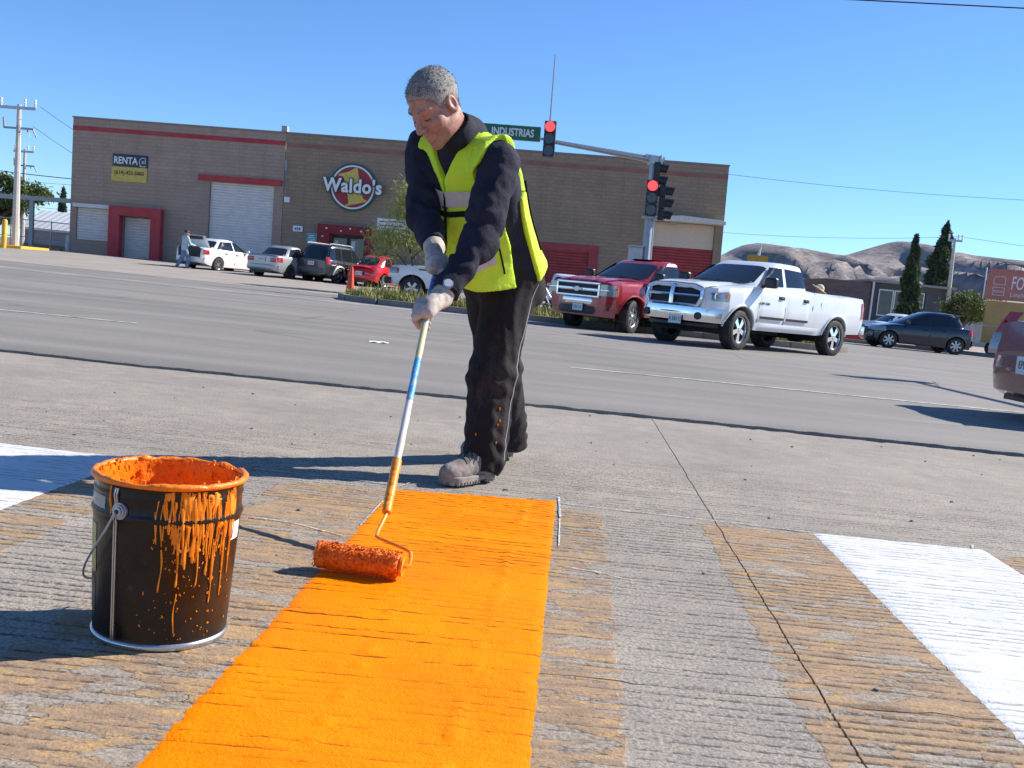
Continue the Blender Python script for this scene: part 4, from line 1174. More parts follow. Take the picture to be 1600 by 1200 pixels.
class Body:
    def __init__(s, top, hw, bot, wheels, rw, ra, crown=.03, bed=None, prof=PROF):
        s.top, s.hw, s.bot, s.wheels, s.rw, s.ra, s.crown, s.bed, s.prof = top, hw, bot, wheels, rw, ra, crown, bed, prof
        s.x0, s.x1 = top[0][0], top[-1][0]
    def y(s, x, z):
        zt, zb = ip(s.top, x), ip(s.bot, x)
        return ip(s.hw, x) * ip(s.prof, (z - zb) / max(.05, zt - zb))
    def zb(s, x):
        z = ip(s.bot, x)
        for w in s.wheels:
            d = abs(x - w)
            if d < s.ra: z = max(z, s.rw + math.sqrt(s.ra**2 - d*d) * .97)
        return min(z, ip(s.top, x) - .06)
    def mesh(s, mt, parent, name='body'):
        xs = set(np.round(np.linspace(s.x0, s.x1, 60), 3)) | {round(p[0], 3) for p in s.top} | {round(p[0], 3) for p in s.hw}
        for w in s.wheels:
            xs |= {round(w + s.ra * c, 3) for c in np.cos(np.linspace(0, math.pi, 25))} | {round(w - s.ra - .002, 3), round(w + s.ra + .002, 3)}
        if s.bed: xs |= {s.bed[0] - .001, s.bed[0], s.bed[1], s.bed[1] + .001}
        xs = sorted(x for x in xs if s.x0 <= x <= s.x1)
        rows = []
        T = [0, .12, .3, .5, .7, .85, .94]
        for x in xs:
            zb, zt = s.zb(x), ip(s.top, x)
            r = []
            for t in T:
                z = zb + (zt - .015 - zb) * t; r.append((x, s.y(x, z), z))
            w = ip(s.hw, x)
            if s.bed and s.bed[0] <= x <= s.bed[1]:
                r += [(x, w * .955, zt - .012), (x, w * .93, zt), (x, w * .88, zt), (x, w * .87, zt - .02), (x, w * .86, s.bed[2]), (x, 0, s.bed[2])]
            else:
                r += [(x, w * .945, zt - .012), (x, w * .90, zt), (x, w * .70, zt + s.crown * .55), (x, w * .5, zt + s.crown * .8), (x, w * .25, zt + s.crown * .95), (x, 0, zt + s.crown)]
            rows.append(r + [(a, -b_, c) for a, b_, c in r[-2::-1]])
        b = MB()
        b.grid([r[::-1] for r in rows])
        n = len(rows[0])
        for r, rev in ((rows[0], True), (rows[-1], False)):
            b.add(r, [tuple(range(n))[::-1] if not rev else tuple(range(n))])
        # underside
        b.grid([[ (r[0][0], r[0][1] * .98, r[0][2] + .01), (r[0][0], -r[0][1] * .98, r[0][2] + .01)] for r in rows])
        o = b.build(name, mt, parent, 38)
        return o

class Cabin:
    """stack of rounded plan outlines: levels (z, x_rear, x_front, half_width)"""
    def __init__(s, lev, n=7.0): s.lev, s.n = lev, n
    def at(s, z):
        zz = [l[0] for l in s.lev]
        return tuple(float(np.interp(z, zz, [l[i] for l in s.lev])) for i in (1, 2, 3))
    def yx(s, x, z):
        xr, xf, w = s.at(z); c, a = (xr+xf)/2, (xf-xr)/2
        return w * max(0, 1 - abs((x-c)/a)**s.n) ** (1/s.n)
    def xf(s, y, z, front=True):
        xr, xf, w = s.at(z); c, a = (xr+xf)/2, (xf-xr)/2
        e = a * max(0, 1 - abs(y/w)**s.n) ** (1/s.n)
        bow = .10 * (y / w) ** 2
        return c + e - bow if front else c - e + bow * .6
    def mesh(s, mt, parent, name='cabin'):
        zr = s.lev[-1][0]; xr, xf, w = s.at(zr); N = 72
        L = []
        for z in np.linspace(s.lev[0][0], zr, 9): L.append((z, *s.at(z)))
        L += [(zr + .025, xr + .06, xf - .07, w - .035), (zr + .042, xr + .16, xf - .18, w - .10), (zr + .056, xr + .35, xf - .40, w - .25), (zr + .064, xr + .6, xf - .66, w - .45)]
        rows = []
        for z, a0, a1, ww in L:
            c, a = (a0+a1)/2, (a1-a0)/2; r = []
            for k in range(N):
                t = 2*math.pi*(k+.5)/N; ct, st = math.cos(t), math.sin(t)
                x = c + a*math.copysign(abs(ct)**(2/s.n), ct); y = ww*math.copysign(abs(st)**(2/s.n), st)
                x -= math.copysign((.10 if ct > 0 else .06) * (y/ww)**2, ct) * min(1, abs(ct)*3)
                r.append((x, y, z))
            rows.append(r + [r[0]])
        b = MB(); b.grid([r[::-1] for r in rows]); b.add(rows[-1][:-1], [tuple(range(N))])
        return b.build(name, mt, parent, 50)
    def side_window(s, quad, parent, side, mt=None, off=.006, name='side_window', n=8):
        (x0, z0), (x1, z1), (x2, z2), (x3, z3) = quad   # bottom rear, bottom front, top front, top rear
        P = []
        for i in range(n+1):
            u = i/n; row = []
            for j in range(6):
                v = j/5
                x = (x0+(x1-x0)*u)*(1-v) + (x3+(x2-x3)*u)*v; z = (z0+(z1-z0)*u)*(1-v) + (z3+(z2-z3)*u)*v
                row.append((x, side*(s.yx(x, z)+off), z))
            P.append(row if side < 0 else row[::-1])
        return MB().grid(P).build(name, mt or MT['glass'], parent, 60)
    def end_window(s, z0, z1, w0, w1, parent, front=True, off=.008, name='windscreen', bev=.05, mt=None):
        P = []
        for i in range(15):
            u = -1 + 2*i/14; row = []
            for j in range(9):
                v = j/8; z = z0 + (z1-z0)*v
                hw = (w0+(w1-w0)*v); y = u*hw
                zz = z + (bev*(u**8)*(1 if v < .5 else -1)*abs(v-.5)*2)
                row.append((s.xf(y, zz, front) + (off if front else -off), y, zz))
            P.append(row if not front else row[::-1])
        return MB().grid(P).build(name, mt or MT['glass'], parent, 60)

def wheel(parent, x, y, rw, tw, style, side, steer=0.0, mt_rim=None, rim=.66):
    """tyre with a rim; style = number of spokes (0 = steel disc)"""
    o = empty('tmp'); bpy.data.objects.remove(o)
    t = MB(); h = tw/2; rr = rw*rim
    t.lathe([(rr*.98, -h*.75), (rr*1.06, -h*.95), (rw*.90, -h), (rw*.972, -h*.86), (rw, -h*.6), (rw*.994, -.01), (rw*.994, .01), (rw, h*.6), (rw*.972, h*.86), (rw*.90, h), (rr*1.06, h*.95), (rr*.98, h*.75)], 36, (0,0,0), 'Y')
    for k in range(36):
        a = 2*math.pi*k/36
        for q in (-.7, -.25, .25, .7):
            t.box((math.cos(a)*rw*.997, q*h, -math.sin(a)*rw*.997), (.02, h*.36, rw*.11), ry=a)
    tyre = t.build('wheel', MT['tyre'], parent, 40)
    sg = side
    r = MB(); yo = sg*h*.72
    if style:
        r.lathe([(rr, -h*.8), (rr*.96, -h*.75), (rr*.90, -h*.3), (rr*.90, h*.3), (rr*.96, h*.75), (rr, h*.8), (rr*1.03, h*.7), (rr*1.03, -h*.7)], 32, (0,0,0), 'Y', close=True)
        for k in range(style):
            a = 2*math.pi*k/style + .3
            ca, sa = math.cos(a), math.sin(a)
            def pt(rad, lat, yy): return (ca*rad - sa*lat, yy, -(sa*rad + ca*lat))
            w0, w1 = rr*.16, rr*(1.15/style)
            vs = [pt(rr*.12, -w0, yo), pt(rr*.12, w0, yo), pt(rr*.55, w1*.75, yo*.96), pt(rr*.97, w1, yo*.9), pt(rr*.97, -w1, yo*.9), pt(rr*.55, -w1*.75, yo*.96)]
            vb = [(p[0], p[1]-sg*.05, p[2]) for p in vs]
            n = 6
            f = [tuple(range(n)), tuple(range(2*n-1, n-1, -1))] + [(i, i+n, (i+1) % n+n, (i+1) % n) for i in range(n)]
            if sg < 0: f = [q[::-1] for q in f]
            r.add(vs+vb, f)
        r.lathe([(0, yo + sg*.012), (rr*.13, yo + sg*.012), (rr*.2, yo - sg*.0), (rr*.2, yo - sg*.06)], 16, (0,0,0), 'Y')
    else:
        r.lathe([(rr*1.0, sg*h*.8), (rr*.93, sg*h*.7), (rr*.85, sg*h*.5), (rr*.6, sg*h*.62), (rr*.3, sg*h*.7), (0, sg*h*.72)], 28, (0,0,0), 'Y')
    rm = r.build('rim', mt_rim or MT['alloy'], tyre, 35)
    MB().lathe([(0, sg*h*.1), (rr*.93, sg*h*.1)], 24, (0,0,0), 'Y').build('brake_disc', MT['black'], tyre)
    tyre.location = (x, y, rw); tyre.rotation_euler = (0, 0, steer)
    return tyre

def side_patch(body, xa, xb, za, zb, side, mt, parent, name, off=.008, n=(10, 8), rim=True):
    """panel lying on the flank; xa/xb and za/zb may be functions of t"""
    f = lambda v, t: v(t) if callable(v) else v
    P = []
    for i in range(n[0]+1):
        u = i/n[0]; row = []
        for j in range(n[1]+1):
            v = j/n[1]
            x = f(xa, v)*(1-u) + f(xb, v)*u; z = f(za, u)*(1-v) + f(zb, u)*v
            edge = (i in (0, n[0]) or j in (0, n[1]))
            row.append((x, side*(body.y(x, z) + (off if not edge else (-.004 if rim else off))), z))
        P.append(row)
    # pull the rim in so the panel edge catches a gap line
    Q = []
    for i, row in enumerate(P):
        Q.append(row if side < 0 else row[::-1])
    return MB().grid(Q).build(name, mt, parent, 35)
def seam(body, pts, side, parent, w=.006, name='panel_gap'):
    b = MB(); q = [(x, side*(body.y(x, z) + .002), z) for x, z in pts]
    b.tube(q, w, 4); return b.build(name, MT['ink'], parent, 0)
def arch_lip(body, xw, parent, mt, side, w=.022, off=.012, a0=5, a1=175):
    pts = []
    for a in np.linspace(R(a0), R(a1), 22):
        x = xw + body.ra*math.cos(a); z = body.rw + body.ra*.97*math.sin(a)
        pts.append((x, side*(body.y(x, z) + off), z))
    return MB().tube(pts, w, 6).build('arch_lip', mt, parent)
def wells(body, parent, hw):
    for xw in body.wheels:
        b = MB(); b.b2(xw - body.ra*.98, xw + body.ra*.98, -hw*.80, hw*.80, .28, body.rw + body.ra*.93)
        b.build('wheel_well', MT['dark'], parent, 0)
def plate_obj(parent, p, n_dir, txt, w=.32, h=.16, name='licence_plate'):
    n_ = Vector(n_dir).normalized(); x = Vector((0,0,1)).cross(n_).normalized(); u = n_.cross(x); p = Vector(p)
    b = MB(); c = [p + x*a*w/2 + u*q*h/2 for a, q in ((-1,-1),(1,-1),(1,1),(-1,1))]
    b.add([*c, *[q - n_*.012 for q in c]], [(0,1,2,3), (7,6,5,4), (0,4,5,1), (1,5,6,2), (2,6,7,3), (3,7,4,0)])
    o = b.build(name, MT['plate'], parent, 0)
    text_mesh('plate_text', txt, h*.62, MT['ink'], o, p + n_*.002, x, u, .85, .001)
    return o
def place(root, rear_axle, heading, z=0.0):
    root.location = (rear_axle[0], rear_axle[1], z); root.rotation_euler = (0, 0, math.atan2(heading[1], heading[0]))
def mirror(parent, x, y, z, side, mt, s=1.0):
    b = MB(); b.box((x, y + side*.13*s, z), (.10*s, .20*s, .16*s), bev=.035*s); b.tube([(x + .02, y - side*.02, z - .07*s), (x, y + side*.08, z - .04*s)], .03*s, 6)
    o = b.build('wing_mirror', mt, parent, 60)
    return o
def handle(body, x, z, side, parent, mt):
    y = body.y(x, z)
    d = MB().box((x, side*(y + .004), z), (.22, .012, .075), bev=.005).build('handle_recess', MT['black'], parent)
    return MB().tube([(x - .09, side*(y + .01), z), (x - .05, side*(y + .035), z + .005), (x + .06, side*(y + .035), z + .005), (x + .09, side*(y + .01), z)], .014, 6).build('door_handle', mt, d)

# ------------------------------------------------------------------ white crew-cab pickup
def pickup_white():
    wp = paint('pickup_white', (.78, .79, .79), .25, dirt=.12)
    t = empty('pickup_truck'); WB, rw = 3.57, .405
    top = [(-1.22, 1.30), (-1.15, 1.33), (1.0, 1.33), (1.05, 1.32), (3.05, 1.30), (3.3, 1.27), (3.9, 1.22), (4.25, 1.16), (4.40, 1.08), (4.44, 1.0)]
    hw = [(-1.22, .93), (-1.1, .97), (-.3, 1.0), (1.1, .985), (3.1, .985), (3.6, 1.01), (4.0, .98), (4.3, .90), (4.44, .80)]
    bot = [(-1.22, .52), (-.6, .50), (.7, .42), (3.0, .42), (4.1, .50), (4.44, .62)]
    B = Body(top, hw, bot, (0, WB), rw, .50, .05, bed=(-1.12, .96, .78))
    B.mesh(wp, t); wells(B, t, 1.0)
    C = Cabin([(1.24, .98, 3.32, .93), (1.34, .99, 3.22, .915), (1.76, 1.10, 2.44, .76), (1.81, 1.14, 2.34, .74)])
    C.mesh(wp, t)
    C.end_window(1.335, 1.755, .78, .66, t, True)
    C.end_window(1.42, 1.76, .70, .62, t, False, name='rear_window')
    for s in (1, -1):
        C.side_window([(2.12, 1.36), (2.98, 1.335), (2.42, 1.735), (2.06, 1.745)], t, s)
        C.side_window([(1.22, 1.40), (2.00, 1.365), (1.96, 1.745), (1.30, 1.725)], t, s)
        for (a, b_, n_) in ((2.06, 2.995, 'f'), (1.14, 2.04, 'r')):
            xa = (lambda v: .86 + .30 * min(1, v * 2.2) if False else 1.14) if n_ == 'r' else 2.06
            d = side_patch(B, xa, b_, .60, 1.29, s, wp, t, 'door', .007)
            handle(B, (a if n_ == 'f' else 1.14) + .16, 1.12, s, d, MT['black'])
            side_patch(B, a + .03, b_ - .03, .665, .715, s, MT['black'], d, 'trim_strip', .020, (8, 2), False)
        side_patch(B, .62, 3.0, .43, .575, s, wp, t, 'rocker_panel', .012, (12, 3))
        seam(B, [(1.02, .5), (1.02, 1.0), (1.02, 1.31)], s, t, .009)
        for xx in (2.05, 3.005): seam(B, [(xx, .58), (xx, .9), (xx, 1.28)], s, t, .005)
        arch_lip(B, 0, t, wp, s, .024, .006); arch_lip(B, WB, t, wp, s, .024, .006)
        mirror(t, 2.86, s*.93, 1.40, s, MT['black'], 1.35)
        h = MB(); q = []                       # headlight wrapping the corner
        for i in range(7):
            x = 4.03 + .36*i/6; row = []
            for j in range(5):
                z = .93 + (.20 - .05*i/6)*j/4 - .01
                row.append((x + .012, s*(B.y(x, z) + .014), z))
            q.append(row if s < 0 else row[::-1])
        h.grid(q); hl = h.build('headlight', MT['head'], t, 60)
        MB().grid([[(4.02 + .07*i, s*(B.y(4.02 + .07*i, .97) + .018), .955 + .13*j) for j in range(2)][::(1 if s < 0 else -1)] for i in range(2)]).build('indicator', MT['amber'], hl)
        MB().lathe([(0, .0), (.07, .012), (.085, .03)], 14, (4.33, s*(B.y(4.33, 1.0)+.01), 1.01), 'Y').build('lamp_bowl', MT['chrome'], hl)
        side_patch(B, -1.20, -1.05, .88, 1.24, s, MT['tail'], t, 'tail_light', .012, (3, 5), False)
        fl = MB().lathe([(0, .0), (.06, .004), (.07, .012), (.075, -.03)], 16, (4.545, s*.64, .60), 'X').build('fog_lamp', MT['black'], t)
        text_mesh('door_badge', 'RAM 1500', .075, MT['ink'], t, (2.83, s*(B.y(2.7, 1.0) + .014), .975), (-s,0,0), (0,0,1), 1.1, .002) if s > 0 else None
    # front end
    fa = MB(); N = 12
    gz0, gz1, gx = .80, 1.17, 4.47
    def fx(y, z): return 4.57 - .11*(y/.9)**2 - .05*max(0, (z - 1.0)/.2)
    fp = MB(); fp.grid([[(fx(y, z) - .055 - .5*max(0, abs(y) - .70), y, z) for z in np.linspace(.74, 1.17, 8)][::-1] for y in np.linspace(-.88, .88, 33)]); fp.build('front_panel', wp, t, 60)
    g = MB(); g.grid([[(fx(y, z) - .035, y, z) for z in np.linspace(gz0, gz1, 6)][::-1] for y in np.linspace(-.62, .62, 15)]); gr_ = g.build('grille', MT['ink'], t)
    gm = MB()
    for i in range(16): gm.tube([(fx(y, .82 + i*.022) - .03, y, .82 + i*.022) for y in np.linspace(-.6, .6, 7)], .003, 4)
    gm.build('grille_mesh', MT['black'], gr_, 0)
    ch = MB()
    out = [(-.60, gz0), (-.68, .95), (-.66, gz1 - .03), (-.5, gz1 + .02), (0, gz1 + .035), (.5, gz1 + .02), (.66, gz1 - .03), (.68, .95), (.60, gz0), (-.60, gz0)]
    ch.tube([(fx(y, z) + .01, y, z) for y, z in out], .034, 8); ch.tube([(fx(0, z) + .015, 0, z) for z in np.linspace(gz0, gz1, 5)], .055, 8); ch.tube([(fx(y, .985) + .012, y, .985) for y in np.linspace(-.64, .64, 9)], .034, 8)
    ch.build('grille_surround', MT['chrome'], gr_)
    bp = MB()
    def bar(z0, z1, x_in, bulge, hwid, mt, nm, par=t):
        b = MB(); rows = []
        for y in np.linspace(-hwid, hwid, 25):
            e = (abs(y)/hwid); xx = 4.565 - .36*e**3.4 - .02
            rows.append([(xx - .12, y, z0), (xx + bulge*.6, y, z0 + .02), (xx + bulge, y, (z0+z1)/2), (xx + bulge*.6, y, z1 - .02), (xx - .14, y, z1)][::-1])
        b.grid(rows); return b.build(nm, mt, par, 50)
    bm = bar(.47, .785, 0, .05, 1.0, MT['chrome'], 'bumper')
    bar(.615, .68, 0, .074, .55, MT['black'], 'bumper_inlay', bm)
    bar(.37, .475, 0, -.03, .88, MT['black'], 'air_dam')
    plate_obj(t, (4.62, .16, .50), (1, 0, 0), 'A 582 C', .31, .17)
    rb = MB().b2(-1.36, -1.2, -.93, .93, .52, .72, bev=.03).build('bumper', MT['chrome'], t)
    hood = MB(); hood.grid([[(x, y, ip([(3.24, 1.335), (3.9, 1.30), (4.3, 1.265), (4.45, 1.235), (4.52, 1.19), (4.54, 1.13)], x) - .07*(abs(y)/.70)**5 + .014*math.exp(-((abs(y)-.42)/.07)**2)) for y in np.linspace(-.70, .70, 29)] for x in list(np.linspace(3.24, 4.4, 14)) + [4.45, 4.49, 4.52, 4.54]]); hood.build('bonnet', wp, t, 60)
    wip = MB(); wip.tube([(3.26, .60, 1.37), (3.2, .3, 1.385), (3.2, .0, 1.385)], .012, 5); wip.tube([(3.26, .02, 1.385), (3.2, -.3, 1.39), (3.22, -.6, 1.37)], .012, 5); wip.build('wiper', MT['black'], t)
    cap = MB().lathe([(.0, .004), (.085, .004), (.092, 0)], 18, (.62, B.y(.62, 1.08), 1.07), 'Y').build('fuel_flap', wp, t)
    ax = MB(); ax.tube([(0, -.8, .4), (0, .8, .4)], .07, 8); ax.tube([(0, -.14, .38), (0, .14, .38)], .16, 10); ax.tube([(WB, -.8, .4), (WB, .8, .4)], .06, 8); ax.b2(-1.0, 4.2, -.45, -.36, .42, .56); ax.b2(-1.0, 4.2, .36, .45, .42, .56); ax.b2(1.2, 2.4, -.3, .3, .33, .5)
    ax.build('chassis', MT['dark'], t)
    for x, st in ((0, 0.0), (WB, .10)):
        for s in (1, -1): wheel(t, x, s*.86, rw, .27, 5, s, st, MT['chrome'], .64)
    tag(t, 'white crew cab pickup with chrome grille turning on the road', 'pickup truck', 'pickup trucks')
    return t, WB
def drive_to(t, WB, near_front, near_rear_dir, half, side, z):
    pass

tw_, wb_ = pickup_white()
hd = Vector((-.735, -.678)).normalized(); lf = Vector((-hd.y, hd.x))
fl_contact = Vector((4.30, 20.45))
ra = fl_contact - lf * .86 - hd * wb_
place(tw_, ra, hd, .027)

# ------------------------------------------------------------------ red regular-cab pickup
def pickup_red():
    rp = paint('pickup_red', (.42, .022, .03), .22, dirt=.3)
    t = empty('pickup_truck'); WB, rw = 3.02, .385
    top = [(-1.15, 1.26), (-1.1, 1.28), (.9, 1.28), (.95, 1.26), (2.3, 1.24), (2.6, 1.20), (3.4, 1.16), (3.80, 1.11), (3.88, 1.02), (3.90, .95)]
    hw = [(-1.15, .93), (-1.0, .98), (.9, .98), (2.4, .985), (3.0, 1.0), (3.5, .985), (3.78, .93), (3.90, .86)]
    bot = [(-1.15, .48), (.6, .40), (2.4, .40), (3.6, .42), (3.90, .46)]
    B = Body(top, hw, bot, (0, WB), rw, .50, .05, bed=(-1.08, .86, .75)); B.mesh(rp, t); wells(B, t, 1.0)
    C = Cabin([(1.18, .90, 2.66, .92), (1.27, .92, 2.56, .905), (1.70, 1.0, 1.82, .75), (1.75, 1.03, 1.74, .73)]); C.mesh(rp, t)
    C.end_window(1.275, 1.69, .78, .65, t, True)
    C.end_window(1.36, 1.66, .70, .62, t, False, name='rear_window')
    MT['cabin_dim'] = MT.get('cabin_dim') or M('cabin_interior', (.035, .03, .028), .5, var=.3, vs=5)
    dash = MB(); dash.b2(2.0, 2.3, -.55, .1, 1.30, 1.36)
    for s in (1, -1):
        C.side_window([(1.14, 1.29), (2.36, 1.275), (1.82, 1.67), (1.16, 1.68)], t, s)
        d = side_patch(B, 1.05, 2.42, .55, 1.235, s, rp, t, 'door', .007); handle(B, 1.2, 1.08, s, d, MT['chrome'])
        seam(B, [(.93, .5), (.93, .9), (.93, 1.25)], s, t, .009)
        arch_lip(B, 0, t, rp, s, .022, .005); arch_lip(B, WB, t, rp, s, .022, .005)
        mirror(t, 2.30, s*.92, 1.36, s, MT['black'], 1.3)
        q = []
        for i in range(6):
            x = 3.62 + .27*i/5; row = [(x + .02, s*(B.y(min(x, 3.9), z) + .014), z) for z in np.linspace(.80, 1.06, 5)]
            q.append(row if s < 0 else row[::-1])
        q2 = [[(3.925, s*y, z) for z in np.linspace(.80, 1.06, 5)][::(1 if s < 0 else -1)] for y in (.875, .74, .64)]
        hl = MB().grid(q + q2).build('headlight', MT['head'], t, 30)
        MB().box((3.90, s*.80, .93), (.07, .27, .012)).build('lamp_divider', MT['chrome'], hl)
        MB().grid([[(3.61 + .06*i, s*(B.y(3.61 + .06*i, .9) + .017), .83 + .2*j) for j in range(2)][::(1 if s < 0 else -1)] for i in range(2)]).build('indicator', MT['amber'], hl)
        side_patch(B, -1.13, -.98, .85, 1.2, s, MT['tail'], t, 'tail_light', .012, (3, 5), False)
        MB().box((3.83, s*.80, .52), (.03, .2, .10), bev=.01).build('fog_lamp', MT['black'], t)
    MB().b2(3.86, 3.915, -.64, .64, .77, 1.07).build('grille', MT['ink'], t)
    gs = MB(); Z0, Z1 = .765, 1.075
    gs.b2(3.87, 3.95, -.66, .66, Z1 - .03, Z1 + .02, bev=.008); gs.b2(3.87, 3.95, -.66, .66, Z0 - .02, Z0 + .025, bev=.008); gs.b2(3.872, 3.948, -.665, -.62, Z0 + .026, Z1 - .031); gs.b2(3.872, 3.948, .62, .665, Z0 + .026, Z1 - .031); gs.b2(3.87, 3.955, -.618, .618, .885, .955, bev=.012)
    go = gs.build('grille_surround', MT['chrome'], t)
    bt = [(-.15, .03), (-.05, .03), (-.05, .06), (.06, .06), (.06, .03), (.15, .03), (.13, -.03), (.05, -.03), (.05, -.06), (-.06, -.06), (-.06, -.03), (-.17, -.03)]
    MB().prism([(y, .92 + z*.9) for y, z in bt], lambda y, z: (3.958, y, z), lambda y, z: (3.975, y, z)).build('grille_emblem', MT['alloy'], go, 0)
    def bar(z0, z1, bulge, hwid, mt, nm, x0=3.96, curve=.22):
        rows = []
        for y in np.linspace(-hwid, hwid, 21):
            e = abs(y)/hwid; xx = x0 - curve*e**3.5
            rows.append([(xx - .14, y, z0), (xx + bulge*.7, y, z0 + .02), (xx + bulge, y, (z0+z1)/2), (xx + bulge*.7, y, z1 - .02), (xx - .14, y, z1)][::-1])
        return MB().grid(rows).build(nm, mt, t, 50)
    bar(.56, .74, .05, .62, MT['chrome'], 'bumper'); bar(.30, .74, .01, .985, rp, 'bumper_skin', 3.94, .26); bar(.34, .56, .055, .60, MT['black'], 'bumper_lower', 3.945, .1)
    plate_obj(t, (4.03, .12, .50), (1, 0, 0), 'DX 31', .30, .16)
    MB().grid([[(x, y, ip(top, x) + .05 + .014*(1 - (abs(y)/.66)**6) + .02*math.exp(-((abs(y)-.40)/.08)**2)) for y in np.linspace(-.70, .70, 23)] for x in np.linspace(2.58, 3.84, 14)]).build('bonnet', rp, t, 60)
    wip = MB(); wip.tube([(2.6, .60, 1.31), (2.5, .3, 1.335), (2.5, .0, 1.335)], .012, 5); wip.tube([(2.6, .02, 1.33), (2.5, -.3, 1.34), (2.52, -.6, 1.31)], .012, 5); wip.build('wiper', MT['black'], t)
    MB().b2(1.9, 2.06, -.3, .5, 1.36, 1.42).build('sun_shade', M('pink_cloth', (.55, .2, .16), .8), t)
    MB().b2(-.9, 3.7, -.45, .45, .36, .5).build('chassis', MT['dark'], t)
    for x, st in ((0, 0), (WB, .28)):
        for s in (1, -1): wheel(t, x, s*.86, rw, .26, 6, s, st, MT['alloy'], .62)
    tag(t, 'red single cab pickup with chrome barred grille beside the verge', 'pickup truck', 'pickup trucks')
    return t, WB
tr_, wb_ = pickup_red()
hd = Vector((-.70, -.714)).normalized(); lf = Vector((-hd.y, hd.x))
place(tr_, Vector((2.56, 24.1)) - lf * .86 - hd * wb_, hd, .027)

# ------------------------------------------------------------------ ordinary cars
def car(name, label, cat, mt, s_, group, loc, hd, z, trim=None):
    """s_: dict of proportions"""
    t = empty(name); g = s_
    WB, rw = g['wb'], g['rw']
    B = Body(g['top'], g['hw'], g['bot'], (0, WB), rw, g.get('ra', rw + .075), g.get('crown', .03)); B.mesh(mt, t); W = max(p[1] for p in g['hw']); wells(B, t, W)
    C = Cabin(g['cab'], g.get('n', 5.0)); C.mesh(mt, t)
    z0, z1, w0, w1 = g['ws']; C.end_window(z0, z1, w0, w1, t, True)
    z0, z1, w0, w1 = g['rs']; C.end_window(z0, z1, w0, w1, t, False, name='rear_window')
    for s in (1, -1):
        for q in g['win']: C.side_window(q, t, s)
        for (xa, xb, za, zb) in g['doors']:
            for xx in (xa, xb): seam(B, [(xx, za), (xx, (za+zb)/2), (xx, zb)], s, t, .005)
            d = side_patch(B, xa, xb, za, zb, s, mt, t, 'door', .006); handle(B, xa + .15, zb - .12, s, d, MT['chrome'] if g.get('chromeh') else mt)
        mirror(t, g['mir'][0], s*g['mir'][1], g['mir'][2], s, g.get('mirm') or mt, .9)
        xa, xb, za, zb = g['tail']; tl = side_patch(B, xa, xb, za, zb, s, MT['tail'], t, 'tail_light', .012, (5, 4), False)
        if 'tail2' in g:
            y0, y1, za, zb, x = g['tail2']; MB().box((x, s*(y0+y1)/2, (za+zb)/2), (.05, y1-y0, zb-za), bev=.02).build('tail_lens', MT['tail'], tl)
        xa, xb, za, zb = g['head']; side_patch(B, xa, xb, za, zb, s, MT['head'], t, 'headlight', .012, (5, 4), False)
        if trim:
            arch_lip(B, 0, t, trim, s, .05, .012); arch_lip(B, WB, t, trim, s, .05, .012)
            side_patch(B, rw + .12, WB - rw - .12, g['bot'][1][1] + .01, g['bot'][1][1] + .17, s, trim, t, 'sill_cladding', .02, (8, 3), True)
    x0, x1 = B.x0, B.x1
    zr = g.get('rb', (.32, .60)); hwr = ip(g['hw'], x0 + .12)
    rows = []
    for y in np.linspace(-hwr*1.01, hwr*1.01, 21):
        e = abs(y)/hwr; xx = x0 - .06 + .16*e**4
        rows.append([(xx + .1, y, zr[0]), (xx, y, zr[0] + .05), (xx - .03, y, (zr[0]+zr[1])/2), (xx, y, zr[1] - .03), (xx + .1, y, zr[1])])
    MB().grid(rows).build('bumper', g.get('bumm') or mt, t, 50)
    rows = []
    for y in np.linspace(-hwr*.97, hwr*.97, 21):
        e = abs(y)/hwr; xx = x1 + .03 - .2*e**3
        rows.append([(xx - .1, y, .24), (xx, y, .30), (xx + .02, y, .45), (xx, y, .58), (xx - .1, y, .62)][::-1])
    MB().grid(rows).build('bumper', mt, t, 50)
    MB().b2(x0 + .04, x0 + .2, -hwr*.6, hwr*.6, max(.16, zr[0] - .10), zr[0] + .04).build('lower_valance', MT['black'], t)
    MB().b2(x1 - .02, x1 + .035, -.45, .45, .62, .74, bev=.015).build('grille', MT['black'], t)
    if g.get('pl'): plate_obj(t, (x0 - g['pl'][2], g['pl'][0], g['pl'][1]), (-1, 0, 0), g['pl'][3], .34, .17)
    for x in (0, WB):
        for s in (1, -1): wheel(t, x, s*(W - .10), rw, .20, g.get('sp', 7), s, 0, g.get('rimm'), .66)
    tag(t, label, cat, group)
    place(t, loc, hd, z)
    return t, B, C

SEDAN = dict(wb=2.6, rw=.31, top=[(-.98, .92), (-.92, .99), (-.3, 1.01), (.3, .97), (1.9, .95), (2.5, .92), (3.1, .82), (3.38, .70), (3.44, .60)],
    hw=[(-.98, .74), (-.85, .82), (-.3, .86), (1.3, .87), (2.6, .865), (3.1, .80), (3.35, .66), (3.44, .52)], bot=[(-.98, .36), (-.4, .22), (3.0, .22), (3.44, .34)],
    cab=[(.88, -.58, 2.5, .80), (.98, -.44, 2.32, .775), (1.38, .20, 1.44, .59), (1.43, .30, 1.34, .57)], n=4.5, ws=(.97, 1.37, .66, .52), rs=(1.0, 1.36, .62, .50),
    win=[[(1.12, .99), (2.06, .985), (1.46, 1.36), (1.08, 1.39)], [(-.02, 1.01), (1.05, .99), (1.02, 1.39), (.34, 1.355)]],
    doors=[(1.08, 2.02, .34, .94), (.36, 1.06, .36, .95)], mir=(1.86, .80, 1.02), tail=(-.94, -.62, .72, .92), head=(2.95, 3.36, .62, .78), pl=(0, .80, .04, 'EHK 42'))
near_g = 'cars parked in front of the shop'
whitep = paint('car_white', (.80, .80, .79), .25, dirt=.1)
